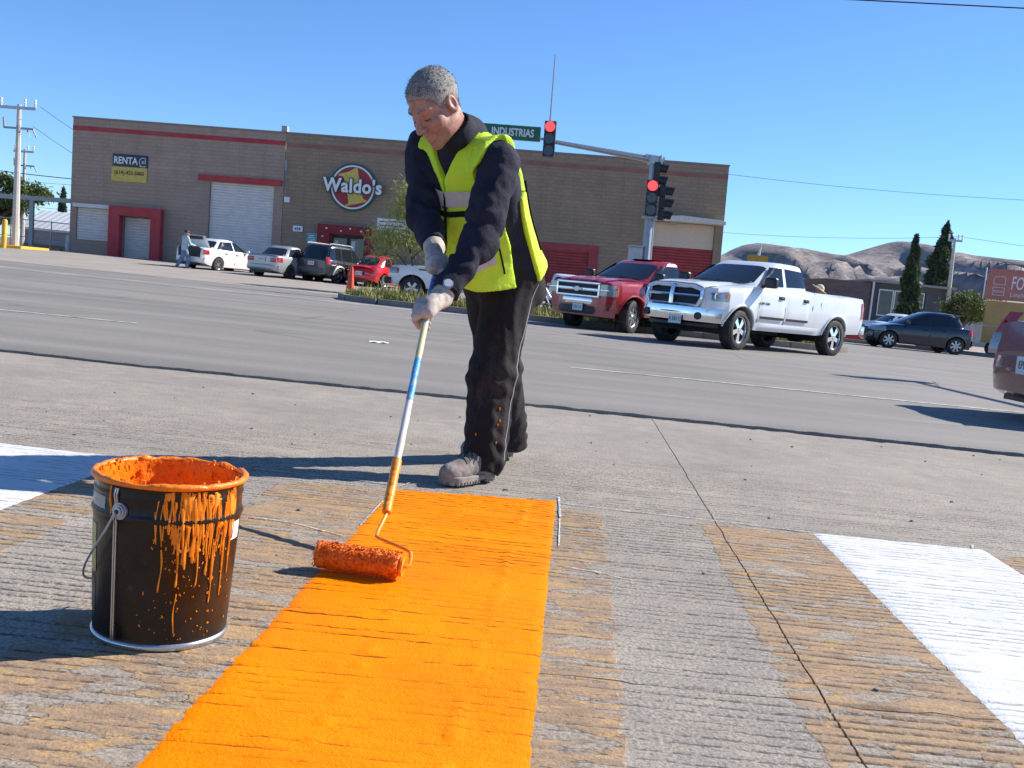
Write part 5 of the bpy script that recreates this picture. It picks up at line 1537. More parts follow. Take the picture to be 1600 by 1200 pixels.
def at_(u0, hd, zz): return zz
sed = dict(SEDAN); sed.update(top=[(-.98, .86), (-.95, .98), (-.9, 1.0), (-.3, 1.02), (.3, .98), (1.9, .95), (2.5, .92), (3.1, .82), (3.38, .70), (3.44, .60)], pl=None)
t, B, C = car('sedan_car', 'white sedan with its boot open and a man behind it', 'car', whitep, sed, near_g, (-14.55, 46.9), (.42, .91), .19)
# open boot: dark well and raised lid
MB().prism([(-.62, .55), (.62, .55), (.66, .95), (.5, 1.03), (-.5, 1.03), (-.66, .95)], lambda y, z: (-.995, y, z), lambda y, z: (-.90, y, z)).build('boot_opening', MT['ink'], t, 0)
lid = MB(); lid.grid([[(-.46 - .16*v - .10*v*v, u*.66*(1 - .12*v), 1.06 + .50*v - .02*u*u) for u in np.linspace(-1, 1, 9)] for v in np.linspace(0, 1, 6)]); 
lid.grid([[(-.43 - .16*v - .10*v*v, u*.66*(1 - .12*v), 1.05 + .50*v - .02*u*u) for u in np.linspace(-1, 1, 9)][::-1] for v in np.linspace(0, 1, 6)])
bl = lid.build('boot_lid', whitep, t); MB().b2(-.76, -.70, -.45, .45, 1.36, 1.50).build('lid_lining', MT['ink'], bl)
silver = paint('car_silver', (.40, .40, .41), .3, .4)
sv = dict(SEDAN); sv.update(sp=0, rimm=MT['black'], tail2=(.44, .74, .70, .88, -1.0))
car('sedan_car', 'silver sedan parked nose in between the white sedan and black SUV', 'car', silver, sv, near_g, (-11.1, 45.9), (.34, .94), .17)
SUV = dict(wb=2.62, rw=.36, ra=.44, top=[(-.92, .98), (-.86, 1.04), (.3, 1.03), (2.0, 1.0), (2.4, .98), (3.1, .92), (3.4, .82), (3.46, .70)],
    hw=[(-.92, .78), (-.8, .86), (-.2, .90), (2.6, .90), (3.2, .84), (3.46, .70)], bot=[(-.92, .38), (-.4, .30), (3.0, .30), (3.46, .38)],
    cab=[(.94, -.90, 2.42, .84), (1.04, -.86, 2.26, .82), (1.62, -.62, 1.50, .68), (1.67, -.56, 1.42, .66)], n=7, ws=(1.04, 1.58, .70, .60), rs=(1.08, 1.56, .70, .58),
    win=[[(1.16, 1.06), (2.02, 1.05), (1.52, 1.58), (1.12, 1.6)], [(.30, 1.07), (1.08, 1.06), (1.05, 1.6), (.30, 1.6)], [(-.66, 1.09), (.22, 1.07), (.22, 1.6), (-.48, 1.57)]],
    doors=[(1.12, 2.06, .46, 1.0), (.44, 1.1, .48, 1.01)], mir=(1.9, .86, 1.10), tail=(-.90, -.66, .84, 1.16), head=(3.0, 3.38, .70, .86), pl=(.0, .84, .03, 'ECR 87'), rb=(.40, .68), sp=5)
blackp = paint('car_black', (.018, .021, .024), .2, dirt=.25)
sil2 = M('silver_cladding', (.52, .52, .53), .4, .3)
sb_ = dict(SUV); sb_.update(bumm=M('bumper_grey', (.10, .11, .12), .5), rimm=MT['alloy'])
t, B, C = car('suv_car', 'black SUV with silver wheel arches parked beside the red coupe', 'car', blackp, sb_, near_g, (-9.05, 46.6), (.42, .91), .18, trim=sil2)
rr_ = MB(); 
for s in (1, -1): rr_.tube([(-.5, s*.60, 1.73), (-.3, s*.62, 1.77), (1.1, s*.62, 1.77), (1.3, s*.6, 1.73)], .025, 6)
rr_.build('roof_rail', sil2, t)
BEET = dict(wb=2.5, rw=.32, ra=.41, top=[(-.78, .62), (-.70, .80), (-.5, .92), (-.2, .97), (.4, .94), (2.0, .94), (2.5, .92), (2.95, .80), (3.2, .62), (3.26, .5)],
    hw=[(-.78, .58), (-.6, .72), (-.2, .84), (.6, .85), (2.2, .86), (2.7, .82), (3.1, .68), (3.26, .5)], bot=[(-.78, .36), (-.4, .24), (2.9, .24), (3.26, .34)],
    cab=[(.86, -.52, 2.18, .74), (.98, -.36, 2.02, .72), (1.30, .06, 1.62, .60), (1.44, .40, 1.34, .52)], n=3.4, crown=.06, ws=(.98, 1.38, .6, .46), rs=(1.02, 1.38, .50, .42),
    win=[[(.95, .99), (1.82, .98), (1.36, 1.38), (.98, 1.40)], [(.25, 1.01), (.88, .99), (.90, 1.40), (.52, 1.36)]],
    doors=[(.80, 1.92, .36, .93)], mir=(1.68, .80, 1.0), tail=(-.70, -.50, .66, .82), head=(2.85, 3.12, .58, .74), pl=(.0, .62, .12, 'DZL 60'), sp=6)
redp = paint('car_red', (.62, .018, .02), .15, dirt=.05)
t, B, C = car('coupe_car', 'bright red round-backed coupe parked behind the traffic cone', 'car', redp, BEET, near_g, (-6.95, 46.3), (.33, .945), .17)
bt_ = MB(); bt_.grid([[(-.36 - .42*v - .06*v*v, u*.56*(1 - .1*v), 1.0 + .02*v - .10*v*v - .04*u*u) for u in np.linspace(-1, 1, 9)] for v in np.linspace(0, 1, 6)]); bt_.build('boot_lid', redp, t)
# white pickup seen behind the verge, only its front half in view
def pickup_far():
    t = empty('pickup_truck'); WB, rw = 3.3, .39
    top = [(-1.2, 1.25), (1.0, 1.25), (2.3, 1.22), (2.7, 1.20), (3.6, 1.17), (4.05, 1.12), (4.15, .98)]
    hw = [(-1.2, .95), (-1, .98), (2.5, .985), (3.6, .98), (4.0, .93), (4.15, .86)]; bot = [(-1.2, .5), (.6, .42), (2.5, .42), (4.15, .48)]
    B = Body(top, hw, bot, (0, WB), rw, .50, .05, bed=(-1.1, .7, .75)); B.mesh(whitep, t); wells(B, t, 1.0)
    C = Cabin([(1.16, .74, 2.75, .92), (1.24, .76, 2.66, .90), (1.80, .9, 1.9, .75), (1.86, .94, 1.82, .73)]); C.mesh(whitep, t); C.end_window(1.25, 1.78, .78, .65, t, True)
    for s in (1, -1):
        C.side_window([(1.5, 1.27), (2.42, 1.26), (1.9, 1.76), (1.5, 1.77)], t, s); C.side_window([(.86, 1.3), (1.42, 1.27), (1.42, 1.77), (.98, 1.74)], t, s)
        d = side_patch(B, 1.45, 2.5, .55, 1.2, s, whitep, t, 'door', .007); handle(B, 1.6, 1.05, s, d, MT['black'])
        side_patch(B, 3.85, 4.13, .86, 1.08, s, MT['head'], t, 'headlight', .014, (4, 4), False); side_patch(B, 3.80, 3.88, .88, 1.06, s, MT['tail'], t, 'side_marker', .016, (2, 3), False)
        side_patch(B, 2.75, 3.1, 1.05, 1.09, s, MT['ink'], t, 'fender_badge', .012, (3, 2), False); mirror(t, 2.3, s*.92, 1.36, s, MT['black'], 1.2)
    MB().b2(4.10, 4.2, -.6, .6, .78, 1.08, bev=.02).build('grille', MT['black'], t); MB().b2(4.06, 4.3, -.96, .96, .48, .72, bev=.04).build('bumper', MT['black'], t)
    for x in (0, WB):
        for s in (1, -1): wheel(t, x, s*.86, rw, .25, 5, s, 0, None, .62)
    tag(t, 'white pickup parked behind the grass verge, mostly hidden by the worker', 'pickup truck', 'pickup trucks'); return t
t = pickup_far(); place(t, (-4.62 + 4.15 - .05, 36.9), (-1, .04), .05)
HATCH = dict(wb=2.36, rw=.29, ra=.36, top=[(-.62, .82), (-.58, .92), (.3, .93), (1.8, .92), (2.3, .88), (2.8, .76), (2.98, .6)], hw=[(-.62, .70), (-.5, .78), (0, .81), (2.4, .81), (2.8, .72), (2.98, .55)], bot=[(-.62, .34), (-.3, .22), (2.6, .22), (2.98, .34)],
    cab=[(.84, -.58, 2.1, .76), (.94, -.52, 1.96, .74), (1.44, -.28, 1.20, .60), (1.48, -.22, 1.14, .58)], n=5, ws=(.95, 1.42, .62, .52), rs=(.98, 1.38, .58, .48),
    win=[[(.95, .96), (1.74, .95), (1.2, 1.40), (.92, 1.42)], [(.0, .98), (.88, .96), (.86, 1.42), (.02, 1.40)]], doors=[(.92, 1.8, .34, .9), (.3, .9, .36, .9)], mir=(1.6, .76, 1.0), tail=(-.60, -.44, .78, 1.0), head=(2.55, 2.9, .58, .74), pl=(.0, .70, .05, 'ELM 7'), sp=0)
bluewhite = paint('car_white_cool', (.72, .75, .79), .3, dirt=.1)
car('hatchback_car', 'small white hatchback seen from behind next to the red pickup', 'car', bluewhite, HATCH, near_g, (1.95, 46.6), (.10, .995), .16)
DARKH = dict(wb=2.55, rw=.315, ra=.385, top=[(-.72, .80), (-.66, .95), (-.3, 1.0), (.3, .99), (1.9, .95), (2.4, .92), (3.0, .80), (3.22, .66), (3.28, .55)], hw=[(-.72, .62), (-.55, .78), (0, .85), (2.5, .85), (3.0, .76), (3.28, .52)], bot=[(-.72, .36), (-.35, .21), (2.9, .21), (3.28, .32)],
    cab=[(.86, -.62, 2.46, .79), (.97, -.52, 2.28, .77), (1.40, -.18, 1.34, .60), (1.46, -.05, 1.22, .57)], n=4.2, ws=(.98, 1.40, .64, .52), rs=(1.02, 1.40, .58, .46),
    win=[[(1.1, 1.0), (2.02, .985), (1.38, 1.38), (1.05, 1.41)], [(.22, 1.03), (1.02, 1.0), (.98, 1.41), (.22, 1.40)], [(-.22, 1.07), (.17, 1.03), (.17, 1.38), (-.02, 1.36)]],
    doors=[(1.05, 2.1, .34, .93), (.38, 1.03, .36, .95)], mir=(1.92, .80, 1.03), tail=(-.70, -.42, .78, .98), head=(2.70, 3.20, .64, .80), pl=(.0, .66, .05, 'EJT 15'), sp=7)
bluep = paint('car_dark_blue', (.010, .018, .032), .12, dirt=.1)
dh, B, C = car('hatchback_car', 'dark blue hatchback parked side on in front of the grey house', 'car', bluep, DARKH, 'cars on the right', (16.54, 39.65), (-1, .0), .028)
MB().b2(-.30, .05, -.5, .5, 1.47, 1.50, bev=.012).build('roof_spoiler', bluep, dh)
SED2 = dict(SEDAN); SED2['pl'] = None
car('sedan_car', 'white sedan mostly hidden behind the dark blue hatchback', 'car', whitep, SED2, 'cars on the right', (17.9, 50.5), (.97, .25), .03)
MAR = dict(DARKH); MAR.update(pl=(-.10, .52, .10, 'EPB 23'), tail=(-.66, -.44, .62, .95), rb=(.20, .62), sp=5,
    top=[(-.72, .62), (-.68, .92), (-.3, .98), (.3, .98), (1.9, .95), (2.4, .92), (3.0, .80), (3.22, .66), (3.28, .55)], hw=[(-.72, .70), (-.60, .80), (0, .86), (2.5, .85), (3.0, .76), (3.28, .52)])
marp = paint('car_maroon', (.16, .022, .032), .25, dirt=.12)
mr, B, C = car('hatchback_car', 'maroon hatchback leaving the frame at the right edge', 'car', marp, MAR, 'cars on the right', (5.64, 9.86), (1, .04), .027)
for s in (1, -1):
    MB().grid([[(-.745 + .16*((z-.6)/.45)**2 + .012*k, s*(.80 - .045*k - .10*(z-.6)), z) for k in range(5)][::(1 if s > 0 else -1)] for z in np.linspace(.60, 1.04, 9)]).build('tail_light', MT['tail'], mr)
    MB().grid([[(-.757 + .16*((z-.6)/.45)**2 + .012*k, s*(.79 - .04*k - .10*(z-.6)), z) for k in range(4)][::(1 if s > 0 else -1)] for z in np.linspace(.64, .82, 4)]).build('reversing_lens', MT['head'], mr)
# ================================================================== the worker
def cloth(name, c, c2=None, weave=400, dust=None, damt=.3, rough=.85, sheen=.0):
    k = NT(name); v = k.geo()
    n1 = k.noise(v, 7, 5, .65); n2 = k.noise(v, weave, 2)
    cc = k.ramp(n1, (.3, tuple(x * .8 for x in c)), (.7, c2 or tuple(min(1, x * 1.2) for x in c)))
    if dust:
        st = k.n('Mapping'); k.set(st.inputs[0], v); st.inputs['Scale'].default_value = (1, 1, .45)
        cc = k.mix(k.ramp(k.noise(st.outputs[0], 9, 8, .75), (.5, 0), (.75, damt)), cc, (*dust, 1))
    return k.fin(cc, rough, 0, k.bump(k.math('ADD', k.math('MULTIPLY', n2, .25), k.noise(v, 22, 5, .6, .5)), .010, .7), .25)
MT['navyc'] = cloth('navy_fleece', (.013, .014, .028), (.022, .023, .042), dust=(.09, .09, .11), damt=.12)
MT['pants'] = cloth('dusty_black_trousers', (.014, .0115, .0125), (.022, .018, .019), dust=(.16, .14, .13), damt=.30)
k = NT('neon_vest'); v = k.geo(); n1 = k.noise(v, 6, 4); n2 = k.noise(v, 500, 2)
MT['neon'] = k.fin(k.ramp(n1, (.3, (.50, .80, .03)), (.7, (.68, .90, .05))), .6, 0, k.bump(k.math('ADD', k.math('MULTIPLY', n2, .1), k.noise(v, 17, 5, .6, .6)), .014, .8), .3)
MT['reflect'] = M('reflective_tape', (.50, .48, .46), .45, .1, var=.1, vs=40)
MT['trim'] = cloth('black_trim', (.008, .008, .009))
k = NT('skin'); v = k.geo(); n1 = k.noise(v, 28, 5, .6); n2 = k.noise(v, 220, 3)
sk = k.ramp(n1, (.3, (.33, .15, .10)), (.55, (.43, .215, .155)), (.75, (.52, .285, .215)))
sk = k.mix(k.ramp(n2, (.3, .25), (.55, 0)), sk, (.28, .11, .075, 1))
MT['skin'] = k.fin(sk, .5, 0, k.bump(k.math('ADD', n2, k.math('MULTIPLY', k.noise(v, 70, 4), 1.0)), .0016, .7), .4)
MT['skin'].node_tree.nodes['Principled BSDF'].inputs['Subsurface Weight'].default_value = .12
MT['skin'].node_tree.nodes['Principled BSDF'].inputs['Subsurface Radius'].default_value = (.02, .008, .004)
k = NT('grey_hair'); v = k.geo(); n1 = k.noise(v, 55, 4, .7); n2 = k.noise(v, 420, 2)
MT['hair'] = k.fin(k.mix(k.ramp(n2, (.46, 0), (.62, .7)), k.ramp(n1, (.35, (.03, .029, .029)), (.65, (.17, .165, .16))), (.52, .51, .49, 1)), .6, 0, k.bump(n2, .003, .8), .3)
k = NT('knit_glove'); v = k.geo(); n1 = k.noise(v, 22, 5, .7); n2 = k.noise(v, 380, 2)
MT['glove'] = k.fin(k.mix(k.ramp(n1, (.5, 0), (.68, .7)), k.ramp(k.noise(v, 60, 3), (.3, (.40, .34, .29)), (.7, (.56, .50, .45))), (.17, .15, .14, 1)), .9, 0, k.bump(n2, .002, .8), .2)
k = NT('worn_boot'); v = k.geo(); n1 = k.noise(v, 14, 6, .7); n2 = k.noise(v, 150, 4)
bc = k.ramp(n1, (.3, (.13, .12, .11)), (.55, (.24, .22, .20)), (.75, (.36, .34, .31)))
bc = k.mix(k.ramp(k.noise(v, 38, 4, .7), (.62, 0), (.7, .7)), bc, (.55, .19, .06, 1))
MT['boot'] = k.fin(bc, .8, 0, k.bump(k.math('ADD', n2, n1), .003, .7), .25)
MT['sole'] = M('boot_sole', (.25, .22, .19), .85, var=.3, vs=40)

V = lambda *p: np.array(p, float)
PEL, NECK = V(-.085, 4.215, .84), V(-.292, 3.90, 1.352)
SH_L, SH_R = V(-.128, 3.785, 1.226), V(-.438, 4.05, 1.285)
EL_L, WR_L = V(-.168, 3.665, .925), V(-.262, 3.560, .737)
EL_R, WR_R = V(-.402, 3.94, 1.02), V(-.334, 3.762, .905)
S_ = (NECK - PEL); S_ /= np.linalg.norm(S_)
L_ = SH_L - SH_R; L_ -= S_ * (L_ @ S_); L_ /= np.linalg.norm(L_)
N_ = np.cross(L_, S_)
TM = np.eye(4); TM[:3, 0], TM[:3, 1], TM[:3, 2], TM[:3, 3] = L_, N_, S_, PEL
def loc(p): return np.array([(p - PEL) @ L_, (p - PEL) @ N_, (p - PEL) @ S_])
sl, sr, el, er, wl, wr = (loc(p) for p in (SH_L, SH_R, EL_L, EL_R, WR_L, WR_R))
TS = [-.20, -.12, 0, .1, .25, .4, .5, .555, .60, .66]
TA = [.130, .148, .165, .165, .170, .188, .180, .135, .075, .05]
TB = [.10, .112, .126, .125, .125, .128, .112, .090, .066, .05]
TC = [-.02, -.02, -.01, .005, .01, .005, .005, .012, .02, .025]
def torso(l, n, s, grow=0.0, front=None):
    sv = s.ravel() if hasattr(s, 'ravel') else s
    a = np.interp(s, TS, TA) + grow; b = np.interp(s, TS, TB) + grow; c = np.interp(s, TS, TC)
    if front is not None:
        nf = np.interp(s, front[0], front[1]); nb = b - c
        b2 = (nf + nb) / 2; c = np.where(n > c, c, c); bb = np.where(n > c, nf - c, nb + 0 * c)
        b = np.where(n > c, np.maximum(nf - c, .02), b)
    q = np.sqrt((l / a) ** 2 + ((n - c) / b) ** 2)
    g = np.sqrt((l / a ** 2) ** 2 + ((n - c) / b ** 2) ** 2) + 1e-6
    d = q * (q - 1) / g
    d = np.maximum(d, np.maximum(-.22 - s, s - .64))
    return d
HC = V(-.378, 3.745, 1.392)
yaw = V(-.62, -.785, 0); pd = math.radians(43)
hf = yaw / np.linalg.norm(yaw) * math.cos(pd) + V(0, 0, -math.sin(pd))
hu = V(0, 0, 1) - hf * hf[2]; hu /= np.linalg.norm(hu)
tilt_ = math.radians(6)
hr0 = np.cross(hf, hu); hu = hu * math.cos(tilt_) + hr0 * math.sin(tilt_); hr = np.cross(hf, hu)
HM = np.eye(4); HM[:3, 0], HM[:3, 1], HM[:3, 2], HM[:3, 3] = hr * 1.0, hf * 1.06, hu * 1.06, HC
def sweater(l, n, s):
    d = torso(l, n, s, .012)
    d += .006 * fbm(l * 14, n * 14, s * 9, 2)
    for sh, e, w, k_ in ((sl, el, wl, 1), (sr, er, wr, 2)):
        q_ = .86 if k_ == 1 else .80
        arm = smin(s_cap(l, n, s, sh, e, .086 * q_, .072 * q_), s_cap(l, n, s, e, w, .070 * q_, .048), .03)
        # folds across the sleeve
        t = ((l - e[0]) ** 2 + (n - e[1]) ** 2 + (s - e[2]) ** 2) ** .5
        arm = arm + .006 * np.sin(t * 75 + 9 * fbm(l * 9, n * 9, s * 9 + k_, 2)) * np.exp(-(t / .16) ** 2) * 1.5 + .020 * fbm(l * 13 + k_, n * 13, s * 8, 3)
        d = smin(d, arm, .05)
    d = np.maximum(d, -.035 + .01 * np.sin(l * 25) - s)
    # collar standing round the neck
    nk = loc(NECK)
    ct = loc(HC - hu * .122 - hf * .030); c2 = loc(HC - hu * .06 - hf * .02)
    d = smin(d, s_cap(l, n, s, nk + V(0, -.02, -.05), ct, .080, .074), .03)
    cut = s_cap(l, n, s, ct + (ct - c2) * .1, c2 + (c2 - ct) * .8, .060, .078)
    d = smax(d, -cut, .012)
    for w, e in ((wl, el), (wr, er)):
        u = (w - e) / np.linalg.norm(w - e)
        d = np.maximum(d, ((l - w[0]) * u[0] + (n - w[1]) * u[1] + (s - w[2]) * u[2] - .0) - np.where(((l - w[0])**2 + (n - w[1])**2 + (s - w[2])**2) < .02, 0, 9))
    return d
FRONT = ([-.2, .05, .14, .28, .42, .52, .60], [.30, .315, .305, .225, .158, .142, .105])
def vest_shape(l, n, s):
    d = torso(l, n, s, .024, FRONT)
    core = torso(l, n, s, .012)
    for sh, e, sg in ((sl, el, 1), (sr, er, -1)):
        core = smin(core, s_cap(l, n, s, sh, sh + (e - sh) * .08, .086, .084), .05)
        core = smin(core, s_cap(l, n, s, V(sg * .05, .01, .56), sh, .055, .075), .03)
    d = smin(d, core - .011, .02)
    d = d + .016 * fbm(l * 11, n * 7, s * 5, 3) + .009 * np.sin(l * 42 + 7 * fbm(l * 4, n * 3, s * 3, 2)) * np.clip((.42 - s) / .3, 0, 1) * (n > 0)
    return d
def side_mid(s): return np.interp(s, [-.1, .1, .3, .45], [.045, .035, .03, .02])
def vest(l, n, s):
    d = vest_shape(l, n, s)
    hem = np.where(n > 0, -.02 + .125 * np.clip(n / .30, 0, 1), -.02 + .02 * np.clip(-n / .1, 0, 1)) + .008 * np.sin(l * 30)
    d = np.maximum(d, hem - s)
    vn = np.where(n > 0, (s - .485) * .62 - np.abs(l), (s - .585) * 2 - np.abs(l) * .6)
    d = smax(d, vn, .008)
    for sh, e, sg in ((sl, el, 1), (sr, er, -1)):
        lim = np.interp(s, [.30, .40, .47, .53, .60], [.150, .152, .165, .185, .205] if sg > 0 else [.135, .125, .118, .125, .14]) + .02 * np.clip((s - .42) / .1, 0, 1) * (n < 0)
        hole = np.maximum(lim - l * sg, .345 - s)
        d = smax(d, -hole, .01)
        d = smax(d, -s_cap(l, n, s, sh + (e - sh) * .30, e, .090, .095), .01)
        g = np.interp(s, [-.1, .05, .2, .34, .42], [.055, .050, .042, .05, .06])
        side = np.maximum(np.abs(n - side_mid(s)) - g, -(l * sg - .02))
        side = np.maximum(side, s - .44)
        d = smax(d, -side, .01)
    d = np.maximum(d, s - .625)
    # zip slot
    d = np.maximum(d, np.where(n > .05, .005 - np.abs(l), -1))
    return d

wk = empty('person', (-.085, 4.2, 0))
WI = Matrix.Translation((.085, -4.2, 0))
def part(name, P, Fc, mt, parent=None, smooth=180):
    o = mesh_obj(name, P, Fc, mt, parent or wk, smooth)
    if parent is None or parent is wk: o.location = (.085, -4.2, 0)
    return o
def mbpart(mb, name, mt, parent=None, smooth=40):
    o = mb.build(name, mt, parent or wk, smooth)
    if parent is None or parent is wk: o.location = (.085, -4.2, 0)
    return o

# ---- body: head, neck, arms, trunk and legs as one figure, mostly under clothes
def hl_(p): return np.array([(p - HC) @ hr * 1.06, (p - HC) @ hf, (p - HC) @ hu]) / 1.06
nb = hl_(NECK + V(.01, .015, -.07))
def head(x, y, z, detail=True):
    ax = np.abs(x)
    d = s_ell(x, y, z, (0, -.014, .034), (.077, .098, .088))
    d = smin(d, s_ell(ax, y, z, (0, .034, -.042), (.060, .060, .078)), .03)
    d = smin(d, s_ell(ax, y, z, (.040, .005, -.062), (.026, .048, .034)), .03)       # jaw corner
    d = smin(d, s_ell(x, y, z, (0, .071, -.104), (.026, .021, .019)), .022)           # chin
    d = smin(d, s_cap(ax, y, z, (.012, .083, .024), (.044, .068, .026), .012, .011), .016)  # brow
    d = smin(d, s_ell(ax, y, z, (.046, .055, -.026), (.022, .024, .020)), .022)       # cheek
    d = smax(d, -s_ell(ax, y, z, (.032, .098, .003), (.019, .021, .013)), .014)      # eye hollow
    d = smin(d, s_ell(ax, y, z, (.031, .070, .001), (.0165, .0165, .0125)), .004)     # lid
    d = smin(d, s_cap(x, y, z, (0, .086, .016), (0, .113, -.028), .0075, .0125), .012)  # nose
    d = smin(d, s_ell(ax, y, z, (.0125, .099, -.033), (.0095, .012, .009)), .007)
    d = smin(d, s_cap(ax, y, z, (0, .0945, -.0655), (.020, .083, -.068), .0075, .0045), .007)  # lips
    d = smin(d, s_cap(ax, y, z, (0, .0925, -.0795), (.017, .083, -.077), .0085, .0045), .007)
    d = smax(d, -s_cap(ax, y, z, (0, .1035, -.0722), (.023, .089, -.0725), .0028, .0022), .004)
    d = smax(d, -s_cap(ax, y, z, (.020, .092, -.040), (.031, .080, -.066), .0035, .003), .008)   # laugh line
    ear = s_ell(ax, y, z, (.079, -.010, -.006), (.011, .021, .033))
    ear = smax(ear, -s_ell(ax, y, z, (.089, -.007, -.002), (.008, .012, .020)), .006)
    d = smin(d, ear, .006)
    d = smin(d, s_cap(x, y, z, (0, -.022, -.045), nb, .057, .064), .03)
    d = d + .0016 * fbm(x * 60, y * 60, z * 60, 3)
    d = d + .0011 * np.sin(z * 560 + 2 * np.sin(x * 40)) * np.clip((z - .028) / .01, 0, 1) * np.clip((.066 - z) / .01, 0, 1) * (y > .04)
    return d
Ph, Fh = sdf_mesh(head, (-.11, -.17, -.24), (.11, .15, .145), .0034, HM)
def under(l, n, s):
    d = np.maximum(torso(l, n, s, -.012), -.08 - s)
    for sh, e, w in ((sl, el, wl), (sr, er, wr)):
        d = smin(d, smin(s_cap(l, n, s, sh, e, .052, .042), s_cap(l, n, s, e, w + (w - e) * .12, .040, .029), .02), .04)
    return d
lo_ = np.minimum.reduce([el, er, wl, wr, sl, sr]) - .1; hi_ = np.maximum.reduce([el, er, wl, wr, sl, sr]) + .1
lo_ = np.minimum(lo_, [-.26, -.24, -.26]); hi_ = np.maximum(hi_, [.26, .2, .72])
Pb, Fb = sdf_mesh(under, lo_, hi_, .014, TM)
HIP_L, HIP_R = V(-.045, 4.165, .80), V(-.150, 4.255, .805)
KN_L, KN_R = V(-.082, 4.075, .42), V(-.060, 4.40, .43)
AN_L, AN_R = V(-.080, 4.020, .10), V(.012, 4.635, .10)
def legs_under(x, y, z):
    d = s_cap(x, y, z, HIP_L, KN_L, .075, .052)
    for a, b_, r0, r1 in ((KN_L, AN_L, .05, .036), (HIP_R, KN_R, .075, .052), (KN_R, AN_R, .05, .036), (HIP_L, HIP_R, .10, .10), (HIP_L*.5+HIP_R*.5, PEL + V(0, -.02, .06), .12, .12)):
        d = smin(d, s_cap(x, y, z, a, b_, r0, r1), .03)
    return d
Pl, Fl = sdf_mesh(legs_under, (-.34, 3.86, .03), (.2, 4.78, 1.05), .016)
o1, o2 = len(Ph), len(Ph) + len(Pb)
part('body', np.concatenate([Ph, Pb, Pl]), np.concatenate([Fh, Fb + o1, Fl + o2]), MT['skin'])

# ---- hair
HLY = [-.13, -.075, -.045, -.028, .006, .012, .030, .052, .075, .11]
HLZ = [.020, .030, .042, .046, .048, .050, .054, .066, .080, .082]
HLO = [-.055, -.052, -.030, .018, .020, -.010, .004, .050, .070, .074]
def hair(x, y, z):
    d = s_ell(x, y, z, (0, -.014, .034), (.0775, .0985, .0885)) - .0035
    d = d + .0035 * fbm(x * 75, y * 75, z * 75, 2)
    ln = np.interp(y, HLY, HLZ) + .022 * fbm(x * 110, y * 110, z * 0, 2) - .02 * np.clip((np.abs(x) - .05) / .03, 0, 1) * (y > .03) * 0
    return np.maximum(d, ln - z)
P, Fc = sdf_mesh(hair, (-.1, -.13, -.08), (.1, .11, .14), .0034, HM)
ho = part('hair', P, Fc, MT['hair'])
k = NT('grey_stubble'); v = k.geo()
MT['stubble'] = k.fin(k.ramp(k.noise(v, 330, 3, .7), (.35, (.13, .105, .09)), (.52, (.30, .265, .235)), (.66, (.56, .53, .49))), .7, 0, k.bump(k.noise(v, 330, 3), .002, .8), .2)
def fade_hair(x, y, z):
    d = s_ell(x, y, z, (0, -.014, .034), (.0775, .0985, .0885)) - .0022
    d = smin(d, s_ell(np.abs(x), y, z, (.040, .005, -.062), (.0265, .0485, .0345)) - .0012, .03)
    ln = np.interp(y, HLY, HLO) + .008 * fbm(x * 60, y * 60, z * 0, 2)
    return np.maximum(np.maximum(d, ln - z), z - np.interp(y, HLY, HLZ) - .012)
P2, Fc2 = sdf_mesh(fade_hair, (-.1, -.13, -.08), (.1, .11, .14), .0034, HM)
part('short_side_hair', P2, Fc2, MT['stubble'], ho)
r_ = random.Random(5); hv, hfz = [], []
cen = HC + hu * .03
for i in range(4200):
    p = P[r_.randrange(len(P))]; n = p - cen; n /= np.linalg.norm(n)
    d = n + V(r_.gauss(0, .35), r_.gauss(0, .35), r_.gauss(0, .35)) + hf * .25; d /= np.linalg.norm(d)
    s = np.cross(d, V(r_.gauss(0,1), r_.gauss(0,1), r_.gauss(0,1))); s /= np.linalg.norm(s) + 1e-9
    q = p + V(r_.gauss(0, .002), r_.gauss(0, .002), r_.gauss(0, .002)) - n * .003; b0 = len(hv); L = r_.uniform(.005, .011)
    hv += [q + s * .0009, q - s * .0009, q + d * L]; hfz.append((b0, b0+1, b0+2))
hd_ = Ph[:]                                  # sparse stubble softens the hairline
loc_h = (hd_ - HC) @ np.stack([hr * 1.06, hf, hu], 1) / 1.06
lnz = np.interp(loc_h[:, 1], HLY, HLZ); lno = np.interp(loc_h[:, 1], HLY, HLO)
cand = np.nonzero((loc_h[:, 2] > lno - .004) & (loc_h[:, 2] < lnz + .010) & (np.abs(loc_h[:, 0]) < .079))[0]
for i in range(7000):
    p = hd_[cand[r_.randrange(len(cand))]]; n = p - cen; n /= np.linalg.norm(n)
    d = n * .35 - hu * .5 + V(r_.gauss(0, .35), r_.gauss(0, .35), r_.gauss(0, .35)); d /= np.linalg.norm(d)
    s = np.cross(d, n); s /= np.linalg.norm(s) + 1e-9; b0 = len(hv); L = r_.uniform(.004, .008)
    hv += [p + s * .0007, p - s * .0007, p + d * L]; hfz.append((b0, b0+1, b0+2))
o = mesh_obj('hair_strands', np.array(hv), hfz, MT['hair'], ho, 0); tag(o, kind='stuff')
def hp(x, y, z): return tuple(HM[:3, :3] @ V(x, y, z) + HM[:3, 3])
for sg in (1, -1):
    br = MB(); br.tube([hp(sg*.014, .0945, .027), hp(sg*.028, .0925, .0325), hp(sg*.046, .0775, .029)], [.0028, .0036, .0018], 6); mbpart(br, 'eyebrow', MT['hair'])
    ey = MB(); ey.tube([hp(sg*.019, .0835, -.0045), hp(sg*.031, .0868, -.0072), hp(sg*.043, .0785, -.005)], [.0012, .0017, .0012], 5); mbpart(ey, 'eyelash', MT['ink'])

